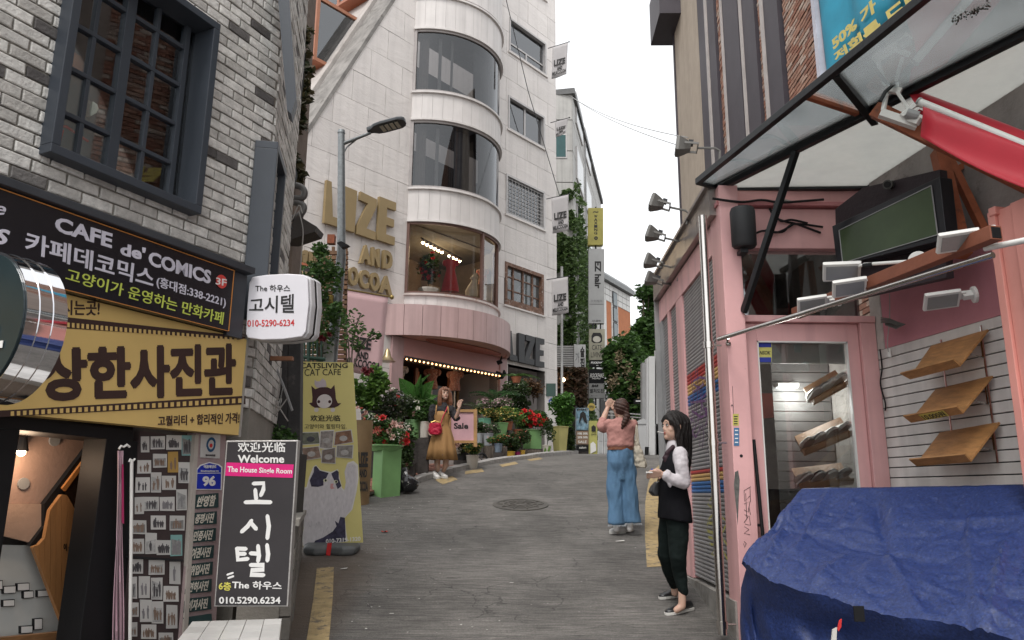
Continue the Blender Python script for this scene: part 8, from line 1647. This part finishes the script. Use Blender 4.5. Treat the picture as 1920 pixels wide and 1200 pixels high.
def head(t,c,face,up,s,hair_mat,mouth=lip):
 face=V(face).normalized();up=(V(up)-face*V(up).dot(face)).normalized();side=up.cross(face)
 F=lambda f,u,w:V(c)+face*(f*s)+up*(u*s)+side*(w*s)
 pr=[("l",ell(F(-.012,.02,0),.092*s,.074*s,.095*s,face,side,up)),("l",ell(F(.018,-.045,0),.066*s,.058*s,.072*s,face,side,up)),("b",F(.062,-.088,0),.022*s),("t",[F(.070,.015,0),F(.086,-.024,0),F(.083,-.031,0)],[.009*s,.0125*s,.010*s]),("b",F(.079,-.031,.011),.009*s),("b",F(.079,-.031,-.011),.009*s),("b",F(.074,-.058,0),(.014*s,.014*s,.010*s)),("b",F(.044,-.028,.034),.025*s),("b",F(.044,-.028,-.034),.025*s),("b",F(.062,.026,.03),.016*s),("b",F(.062,.026,-.03),.016*s),("t",[F(-.03,-.06,0),F(-.045,-.16,0)],[.048*s,.046*s])]
 for w in(-1,1):pr.append(("b",F(-.01,-.01,.075*w),(.016*s,.016*s,.028*s)))
 h=blob("head",pr,skin,t,.0055*s,3)
 for w in(-1,1):
  m=MB();m.ball(F(.0745,.005,.030*w),(.0105*s,.0105*s,.0068*s),10,8);e=m.build("eye",eyew,h,smooth=True);m=MB();m.ball(F(.0815,.005,.031*w),(.0058*s,.0058*s,.0056*s),8,6);m.build("iris",ink,h)
  m=MB();m.tube([F(.080,.009,.018*w),F(.0845,.0125,.030*w),F(.074,.009,.043*w)],.0026*s,4);m.tube([F(.084,.030,.016*w),F(.085,.034,.030*w),F(.074,.029,.045*w)],[.002*s,.003*s,.0015*s],4);m.build("eyebrow",hair_mat,h)
 m=MB();m.tube([F(.076,-.056,-.020),F(.087,-.054,-.008),F(.088,-.055,0),F(.087,-.054,.008),F(.076,-.056,.020)],[.002*s,.004*s,.0035*s,.004*s,.002*s],6);m.tube([F(.077,-.059,-.015),F(.087,-.063,0),F(.077,-.059,.015)],[.002*s,.0055*s,.002*s],6);m.build("lips",mouth,h,smooth=True)
 return h,F
def hand_parts(w,pdir,spread,curl,s=1.0):
 pdir=V(pdir).normalized();spread=(V(spread)-pdir*V(spread).dot(pdir)).normalized();cu=V(curl).normalized();out=[]
 pc=V(w)+pdir*.045*s
 for k,(o,L)in enumerate(((-.030,.062),(-.010,.074),(.010,.070),(.029,.056))):
  b=V(w)+pdir*.080*s+spread*o*s;out.append(("t",[V(w)+pdir*.01*s+spread*o*.5*s,b],[.015*s,.0115*s]));d1=(pdir+cu*.45).normalized();d2=(pdir*.5+cu*.9).normalized();d3=(pdir*.1+cu).normalized()
  p1=b+d1*L*.42*s;p2=p1+d2*L*.33*s;p3=p2+d3*L*.25*s;out.append(("t",[b,p1,p2,p3],[.0098*s,.009*s,.0082*s,.0068*s]))
 tb=V(w)+pdir*.025*s-spread*.028*s;out.append(("t",[V(w)+pdir*.005*s,tb,tb+(pdir*.7-spread*.6+cu*.3).normalized()*.032*s,tb+(pdir*.8-spread*.4+cu*.6).normalized()*.058*s],[.016*s,.015*s,.0105*s,.008*s]));return out
def wrink(a,f,st=(1,1,1)):return lambda c:a*noise.noise(V((c.x*f*st[0],c.y*f*st[1],c.z*f*st[2])))+a*.5*noise.noise(V((c.x*f*2.3*st[0],c.y*f*2.3,c.z*f*2.1*st[2])))
def sneaker(t,heel,toe,name,um,sm,h=.075,w=.042,collar=.02,laces=None):
 heel,toe=V(heel),V(toe);d=toe-heel;L=d.length;d.normalize();s=d.cross(V((0,0,1))).normalized();u=s.cross(d)
 prof=[(0,.6,.75),(.06,.85,.95),(.25,.92,1.0),(.45,.95,.82),(.65,1.1,.60),(.85,1.0,.5),(.96,.6,.42),(1,.2,.3)]
 m=MB();m.loft([[heel+d*(x*L)+s*(w*ww*math.cos(a))+u*(.012+h*hh*max(0,.5+.5*math.sin(a))if math.sin(a)>-.99 else.012)for a in[k*.5236 for k in range(12)]]for x,ww,hh in prof]);sh=m.build(name,um,t,smooth=True)
 m=MB();m.loft([[heel+d*((x*1.03-.015)*L)+s*(w*ww*1.1*q)+u*z for q,z in((-1,0),(-1.02,.022),(1.02,.022),(1,0))]for x,ww,hh in prof]);m.build("sole",sm,sh,bev=.003)
 if laces:
  m=MB()
  for k in range(4):x=.42+k*.09;m.tube([heel+d*(x*L)-s*w*.7+u*(h*.55),heel+d*(x*L)+u*(h*(.86-.08*k)+.014),heel+d*(x*L)+s*w*.7+u*(h*.55)],.0035,4)
  m.build("laces",laces,sh)
 return sh
cotton=M("white_canvas",(.66,.64,.62),.7,var=.08,bump=.05);rubw=M("white_rubber",(.60,.58,.54),.5,bump=0)
D0=6.57
J=lambda x,y,dy=0:P(x,y,D0+dy)
pa=thing("person","woman in a long black vest and dark trousers facing the lane, cigarette in her mouth","person",PG(1270,1150))
hr=M("black_hair",(.010,.007,.006),.42,var=.5,vs=30,bump=.5,bs=60,stretch=(3,3,.5),spec=.35)
hc=J(1262,800);fa=V((-.93,-.36,.03));h_,F=head(pa,hc,fa,(0.02,0,1),1.04,hr)
hp=[("l",ell(F(-.022,.042,0),.104,.092,.098,V(fa),V((-.36,.93,0)).normalized(),V((0,0,1)))),("t",[F(-.06,.03,0),F(-.085,-.08,0),F(-.11,-.22,-.01),J(1287,888)],[.095,.085,.07,.03]),("t",[F(.062,.072,.02),F(.052,.045,.055),F(.02,.01,.076),F(-.01,-.10,.075),F(-.03,-.22,.07),F(-.05,-.30,.06)],[.02,.028,.03,.032,.03,.012]),("t",[F(.062,.072,-.01),F(.050,.05,-.05),F(.018,.01,-.076),F(-.01,-.10,-.08),F(-.05,-.24,-.085),F(-.09,-.36,-.08)],[.02,.027,.03,.034,.034,.014]),("t",[F(-.05,.0,-.06),F(-.09,-.2,-.08),J(1291,895,-.05)],[.05,.05,.02])]
blob("hair",hp,hr,pa,.007,2,fold=lambda c:.004*math.sin(c.x*160+c.y*90+4*noise.noise(c*9)))
m=MB();m.cyl(F(.086,-.056,.0),F(.155,-.052,.012),.0042,n=8);m.build("cigarette",whitep,h_)
knit=M("black_knit",(.009,.009,.011),.95,var=.3,bump=.2,bs=140,spec=.1);trs=M("bottle_black_trousers",(.008,.013,.012),.85,var=.25,bump=.12,bs=90,spec=.15);shirt=M("pale_grey_shirt",(.52,.49,.51),.8,var=.06,bump=.08,bs=60)
def vring(x,y,rx,ry,dy=0,tw=0,n=24):c=J(x,y,dy);return[c+V((rx*math.cos(k*math.tau/n),ry*math.sin(k*math.tau/n),.02*math.cos(k*math.tau/n)*tw))for k in range(n)]
blob("vest",[("l",[vring(1267,842,.05,.06),vring(1268,849,.085,.15),vring(1267,862,.11,.19),vring(1263,885,.122,.175),vring(1262,912,.115,.16),vring(1264,940,.128,.175),vring(1265,962,.138,.185,tw=-.6),vring(1266,976,.142,.19,tw=-1)])],knit,pa,.009,4,wrink(.010,8,(1,1,.5)))
blob("collar",[("t",[J(1262,836),J(1263,848)],[.058,.066])],shirt,pa,.006,2)
blob("scarf",[("t",[J(1256,845,-.06),J(1248,860,-.07),J(1250,870,-.08)],[.022,.03,.012]),("t",[J(1262,838,-.05),J(1250,850,-.08)],[.02,.018])],M("plum_ribbon",(.03,.012,.018),.7),pa,.006,2)
sh=J(1275,851,-.165);el=J(1283,905,-.20);wr_=J(1250,893,-.22);blob("sleeve",[("t",[sh,J(1277,872,-.2),el],[.063,.060,.052]),("t",[el,J(1266,900,-.215),wr_],[.052,.050,.042]),("t",[J(1254,892,-.22),J(1247,889,-.22)],[.046,.048],1),("t",[J(1253,897,-.225),J(1257,913,-.22)],[.03,.008])],shirt,pa,.007,3,wrink(.006,20))
W_=J(1242,889,-.21);m_=[("t",[wr_,W_],[.026,.022])]+hand_parts(W_,(-1,-.05,.02),(0,.5,-.85),(-.1,.75,-.35),.95)
blob("arm",m_,skin,pa,.0042,2)
W2_=J(1243,888,-.04);blob("arm",[("t",[J(1262,898,.02),W2_],[.032,.023])]+hand_parts(W2_,(-1,-.25,.0),(0,.6,.8),(.1,-.8,-.3),.92),skin,pa,.0045,2)
blob("sleeve",[("t",[J(1270,855,.16),J(1276,900,.14),J(1252,893,.0)],[.058,.052,.042])],shirt,pa,.009,3,wrink(.008,22))
m=MB();m.tube([J(1246,889,-.21)+V((.0,.026*math.cos(a),.026*math.sin(a)))for a in[k*.52 for k in range(13)]],.004,5);m.build("bracelet",M("gold_bracelet",(.6,.38,.12),.25,1,bump=0),pa)
nb_=thing("notebook","small white notebook with a blue pen held by the woman in black","notebook",J(1218,888,-.16));m=MB();q=[J(1211,884,-.24),J(1232,884,-.22),J(1234,884,-.06),J(1213,884,-.08)];m.prism([p+V((0,0,-.012))for p in q],(0,0,.012));m.build("pages",whitep,nb_);m=MB();m.cyl(J(1222,880,-.15),J(1236,883,-.1),.006);m.build("pen",M("blue_pen",(.02,.06,.4),.3,bump=0),nb_)
bagm=M("black_leather",(.012,.012,.013),.3,bump=.1,bs=60,spec=.6)
hb=thing("handbag","black leather handbag hanging behind the woman in black","handbag",J(1228,932,.1));blob("bag_body",[("l",[[J(x+dx,y,.12)+V((0,yy,0))for dx,yy in((-r,0),(-r*.6,-.05),(r*.6,-.05),(r,0),(r*.6,.05),(-r*.6,.05))]for x,y,r in((1232,903,5),(1229,912,10),(1228,922,13),(1231,930,9))])],bagm,hb,.007,3)
m=MB();m.tube([J(1233,904,.12),J(1240,875,.13),J(1262,852,.13)],.006,5);m.build("strap",bagm,hb)
gN,gF=PG(1272,1154),PG(1256,1124);aN=V((J(1281,1118,0).x,gN.y+.0,0));JN=lambda x,y:P(x,y,gN.y-.0);JF=lambda x,y:P(x,y,gF.y)
blob("trousers",[("l",[vring(1264,940,.115,.155),vring(1264,962,.120,.16),vring(1263,975,.11,.15)]),("t",[J(1270,962,-.07),J(1272,1000,-.07),P(1271,1045,D0-.07),JN(1275,1080),JN(1281,1108)],[.094,.088,.070,.056,.043]),("t",[J(1257,962,.07),J(1252,1000,.09),P(1248,1040,D0+.13),P(1255,1072,D0+.2),JF(1264,1098)],[.092,.082,.066,.052,.04])],trs,pa,.009,4,wrink(.007,11,(1,1,1.2)))
blob("leg",[("t",[JN(1279,1098),JN(1279,1136)],[.034,.031]),("t",[JN(1279,1136),JN(1268,1144)],[.031,.026])],skin,pa,.006,2);blob("leg",[("t",[JF(1264,1088),JF(1265,1112)],[.032,.03])],skin,pa,.006,2)
sneaker(pa,PG(1297,1143),PG(1249,1154),"shoe",bagm,rubw,.07,.042);sneaker(pa,PG(1277,1118),PG(1237,1124),"shoe",bagm,rubw,.07,.04)
D1=9.35;J=lambda x,y,dy=0:P(x,y,D1+dy)
pj=thing("person","woman in wide blue jeans and rose shirt photographing the lane with her phone","person",PG(1170,1002))
brh=M("brown_hair",(.055,.022,.014),.4,var=.5,vs=30,bump=.4,bs=60,stretch=(3,3,.6));hc=J(1163,766);fa=V((-.42,.9,.1))
h_,F=head(pj,hc,fa,(0.0,0,1),.98,brh)
blob("hair",[("l",ell(F(-.025,.022,0),.108,.092,.105,fa.normalized(),V((.9,.42,0)).normalized(),V((0,0,1)))),("b",F(-.105,-.02,-.01),.04),("t",[F(-.11,-.03,-.01),F(-.13,-.09,-.02),J(1170,794,-.12),J(1166,803,-.12)],[.034,.042,.034,.012])],brh,pj,.008,2,fold=lambda c:.004*math.sin(c.z*150+c.x*60))
rose=M("dusty_rose_linen",(.40,.195,.17),.85,var=.10,bump=.15,bs=70)
def ring2(x,y,rx,ry,dy=0,n=24):c=J(x,y,dy);return[c+V((rx*math.cos(k*math.tau/n),ry*math.sin(k*math.tau/n),0))for k in range(n)]
blob("shirt",[("l",[ring2(1165,783,.055,.06),ring2(1165,789,.15,.09),ring2(1165,800,.185,.115),ring2(1164,816,.165,.12),ring2(1163,828,.16,.125),ring2(1163,836,.165,.13),ring2(1163,840,.145,.115)]),("t",[J(1143,795),J(1131,803,.10),J(1128,800,.16)],[.062,.068,.062]),("t",[J(1128,800,.16),J(1130,790,.20)],[.064,.056]),("t",[J(1187,796,.02),J(1184,806,.2),J(1170,795,.28)],[.065,.06,.05])],rose,pj,.010,3,wrink(.009,14))
def arm2(a,b,w):return[("t",[a,(a+b)*.5,b],[.040,.036,.025])]+hand_parts(b,w,(.6,.2,-.4),(.5,.6,.3),.95)
blob("arm",arm2(J(1130,790,.20),J(1139,765,.27),(.35,.1,1)),skin,pj,.005,2);blob("arm",arm2(J(1166,795,.28),J(1153,769,.29),(-.35,.1,1)),skin,pj,.005,2)
ph=thing("phone","dark smartphone held up by the woman in jeans","phone",J(1145,758,.3));q=[J(1141,745,.31),J(1149,745,.31),J(1149,760,.31),J(1141,760,.31)];m=MB();m.prism(q,(0,.01,0));m.build("case",black,ph,bev=.003);MB().ball(J(1143,748,.305),.006,8,6).build("lens",greyp,ph)
dn=M("blue_denim",(.095,.19,.31),.85,var=.22,vs=7,bump=.25,bs=150,stretch=(1,1,.5),dirt=((.16,.30,.46),5,.60))
m=MB();m.loft([ring2(1163,838,.150,.118),ring2(1163,844,.155,.122)]);m.build("belt",M("brown_leather_belt",(.16,.055,.025),.5),pj)
blob("jeans",[("l",[ring2(1163,842,.148,.115),ring2(1163,855,.160,.13),ring2(1164,868,.166,.135),ring2(1165,880,.155,.118),ring2(1165,900,.11,.09)]),("l",[[J(x,y)+V((r*math.cos(k*math.tau/20),r*.9*math.sin(k*math.tau/20),0))for k in range(20)]for x,y,r in((1153,872,.10),(1153,900,.098),(1154,930,.095),(1155,960,.10),(1156,983,.108))]),("l",[[J(x,y)+V((r*math.cos(k*math.tau/20),r*.9*math.sin(k*math.tau/20),0))for k in range(20)]for x,y,r in((1176,872,.10),(1178,900,.098),(1181,930,.095),(1184,960,.10),(1186,980,.108))])],dn,pj,.011,4,wrink(.018,10,(1.3,1.3,.45)))
m=MB()
for cx,cy in((1156,984),(1186,981)):
 for k in range(60):a=k*.105;p=J(cx,cy)+V((.103*math.cos(a),.095*math.sin(a),0));m.add([p,p+V((.006,0,0)),p+V((R.uniform(-.004,.01),0,-R.uniform(.012,.028)))],[[0,1,2]])
m.build("frayed_hem",M("pale_denim_fray",(.5,.54,.58),.9,bump=0),pj,fix=False)
for cx,q in((1156,0),(1181,1)):blob("leg",[("t",[J(cx,970),J(cx,992)],[.04,.036])],cotton,pj,.008,2)
sneaker(pj,PG(1172,1000),PG(1143,1001),"shoe",cotton,rubw,.10,.043,laces=whitep);sneaker(pj,PG(1185,996),PG(1176,999)+V((-.1,.0,0)),"shoe",cotton,rubw,.10,.043)
tb_=thing("tote_bag","cream canvas tote bag hanging from the shoulder of the woman in jeans","tote bag",J(1203,876,.05));cv=M("cream_canvas",(.52,.47,.38),.85,var=.12,bump=.2,bs=60)
blob("bag_body",[("l",[[J(x+dx*r,y,-.02)+V((0,yy,0))for dx,yy in((-1,0),(-.6,-.045),(.6,-.045),(1,0),(.6,.045),(-.6,.045))]for x,y,r in((1193,826,4),(1197,845,8),(1199,862,12),(1201,872,13),(1203,877,9))])],cv,tb_,.008,3,wrink(.016,14));m=MB()
for dx in(0,4):m.tube([J(1185,785,.02),J(1192+dx*.5,800,-.04),J(1193+dx,830,-.03)],.012,6)
m.build("strap",cv,tb_)
gq=PG(826,896);D2=gq.y;J=lambda x,y,dy=0:P(x,y,D2+dy)
pt_=thing("person","woman in a tan pinafore dress and black blouse posing before the flowers","person",gq);chest=M("auburn_hair",(.17,.065,.03),.4,var=.4,vs=30,bump=.4,bs=60,stretch=(3,3,.5));fa=V((.30,-.92,.05))
h_,F=head(pt_,J(834,738),fa,(-.06,0,1),.98,chest);sdv=V((.92,.30,0))
blob("hair",[("l",ell(F(-.03,.03,0),.095,.095,.10,fa.normalized(),sdv,V((0,0,1)))),("t",[F(.02,.09,.0),F(.070,.062,.03),F(.074,.045,.04)],[.03,.02,.012]),("t",[F(.02,.09,0),F(.072,.066,-.02),F(.074,.048,-.035)],[.03,.02,.012]),("t",[F(.074,.062,-.03),F(.080,.058,0),F(.074,.062,.03)],[.016,.016,.016]),("t",[F(0,.06,.075),F(.01,-.04,.09),F(.015,-.16,.10),F(.01,-.30,.095)],[.035,.038,.042,.018]),("t",[F(0,.06,-.075),F(.01,-.04,-.09),F(.015,-.16,-.10),F(.01,-.30,-.10)],[.035,.038,.042,.018]),("t",[F(-.07,.0,0),F(-.08,-.15,0),F(-.08,-.3,0)],[.09,.09,.05])],chest,pt_,.009,2,fold=lambda c:.004*math.sin(c.x*120+c.y*60))
blk=M("black_eyelet_blouse",(.022,.02,.022),.8,var=.3,bump=.3,bs=90);tan=M("tan_cotton_twill",(.34,.185,.07),.8,var=.1,bump=.12,bs=70)
def ring3(x,y,rx,ry,dy=0,n=28,pl=0):c=J(x,y,dy);return[c+V(((rx+pl*math.sin(k*math.tau/n*7))*math.cos(k*math.tau/n),(ry+pl*math.sin(k*math.tau/n*7))*math.sin(k*math.tau/n),0))for k in range(n)]
blob("blouse",[("l",[ring3(831,755,.05,.05),ring3(830,761,.13,.08),ring3(829,770,.165,.10),ring3(829,785,.14,.10)]),("t",[J(812,765),J(809,778),J(808,788)],[.065,.075,.060]),("t",[J(846,766),J(852,777),J(856,784,-.05)],[.062,.07,.062])],blk,pt_,.011,2,wrink(.012,18))
n3=84
def ring4(x,y,rx,ry,pl):c=J(x,y);return[c+V(((rx+pl*math.sin(k*math.tau/n3*9+.6))*math.cos(k*math.tau/n3),(ry+pl*math.sin(k*math.tau/n3*9+.6))*math.sin(k*math.tau/n3),0))for k in range(n3)]
m=MB();m.loft([ring4(829,772,.128,.105,0),ring4(829,780,.147,.122,0),ring4(829,790,.128,.108,0),ring4(829,797,.122,.102,0),ring4(829,804,.15,.125,.003),ring4(829,822,.195,.16,.008),ring4(828,842,.235,.19,.014),ring4(828,862,.265,.21,.018)],caps=False);o=m.build("dress",tan,pt_,smooth=True,fix=True);o.modifiers.new("thick",'SOLIDIFY').thickness=.006
m=MB();m.tube([J(817,776,-.10),J(818,766,-.09),J(819,760,-.02)],.014,6);m.tube([J(841,776,-.10),J(840,766,-.09),J(839,760,-.02)],.014,6);m.build("shoulder_strap",tan,pt_)
m=MB();
for k in range(8):y=797+k*8;m.ball(J(830,y,-.112-.0125*k*(1 if k>1 else.3)),.012,6,5)
m.build("dress_buttons",brf,pt_)
w1_=J(806,803,-.03);blob("arm",[("t",[J(808,784),J(806,795),w1_],[.038,.034,.024])]+hand_parts(w1_,(.15,-.1,-1),(-.9,-.3,0),(.3,-.3,-.3),.95),skin,pt_,.0055,2)
w2_=J(861,764,-.16);blob("arm",[("t",[J(855,784,-.07),J(859,774,-.12),w2_],[.037,.034,.024])]+hand_parts(w2_,(.1,-.1,1),(1,-.2,0),(.8,-.4,.3),1.0),skin,pt_,.0055,2)
fL,fR=PG(822,893),PG(836,893)
blob("leg",[("t",[J(820,858),J(820,872),V((fL.x,D2+.04,fL.z+.09))],[.055,.052,.034])],skin,pt_,.009,2);blob("leg",[("t",[J(836,858),J(836,872),V((fR.x-.03,D2+.04,fR.z+.09))],[.055,.052,.034])],skin,pt_,.009,2)
for a,b in(((818,888),(822,899)),((829,887),(838,898))):
 A,B_=PG(*a),PG(*b);d=(B_-A);d=V((d.x*1.0+.05*(1 if a[0]>820 else 0),-.2,0)).normalized()*.24;A2=V((B_.x-d.x,B_.y-d.y,g(B_.y-d.y)+.0));s_=sneaker(pt_,A2,B_+V((0,0,.005)),"shoe",cotton,rubw,.095,.045,laces=whitep)
 m=MB();e=(B_-A2).normalized();sd_=e.cross(V((0,0,1)))
 for k in range(3):p=A2+e*(.09+k*.03);m.add([p+sd_*.047+V((0,0,.03)),p+e*.012+sd_*.047+V((0,0,.03)),p+e*.03+sd_*.036+V((0,0,.07)),p+e*.018+sd_*.036+V((0,0,.07))],[[0,1,2,3]]);m.add([p-sd_*.047+V((0,0,.03)),p+e*.012-sd_*.047+V((0,0,.03)),p+e*.03-sd_*.036+V((0,0,.07)),p+e*.018-sd_*.036+V((0,0,.07))],[[0,1,2,3]])
 m.build("stripes",ink,s_,fix=False)
rbg=thing("handbag","small raspberry red crossbody bag on the hip of the woman in tan","handbag",J(816,815,-.2));rsm=M("raspberry_leather",(.45,.008,.04),.4,bump=.08,bs=40)
blob("bag_body",[("l",[[J(816+dx*r,y,-.17)+V((0,yy,0))for dx,yy in((-1,0),(-.7,-.06),(.7,-.06),(1,0),(.7,.05),(-.7,.05))]for y,r in((793,9),(798,12),(806,13.5),(812,12),(815,9))])],rsm,rbg,.008,3,wrink(.008,20))
m=MB();m.tube([J(826,795,-.17),J(832,778,-.13),J(838,766,-.10),J(839,759,.0)],.009,6);m.build("strap",rsm,rbg);m=MB();m.tube([J(808,792,-.17),J(816,789,-.17),J(824,792,-.17)],.008,5);m.build("clasp_frame",M("brass_clasp",(.5,.35,.12),.3,1,bump=0),rbg)
for lab,x,y,s in(("torn white paper lying behind the woman in jeans",1162,1016,.05),("small folded white leaflet on the asphalt near the cat banner",644,1068,.035)):
 p=PG(x,y);m=MB();m.add([p+V((-s,-s*.5,.006)),p+V((s,-s*.6,.012)),p+V((s*1.1,s*.5,.02)),p+V((-s*.8,s*.7,.008))],[[0,1,2,3]]);o=m.build("paper_scrap",pap,fix=False,label=lab,cat="paper scrap")
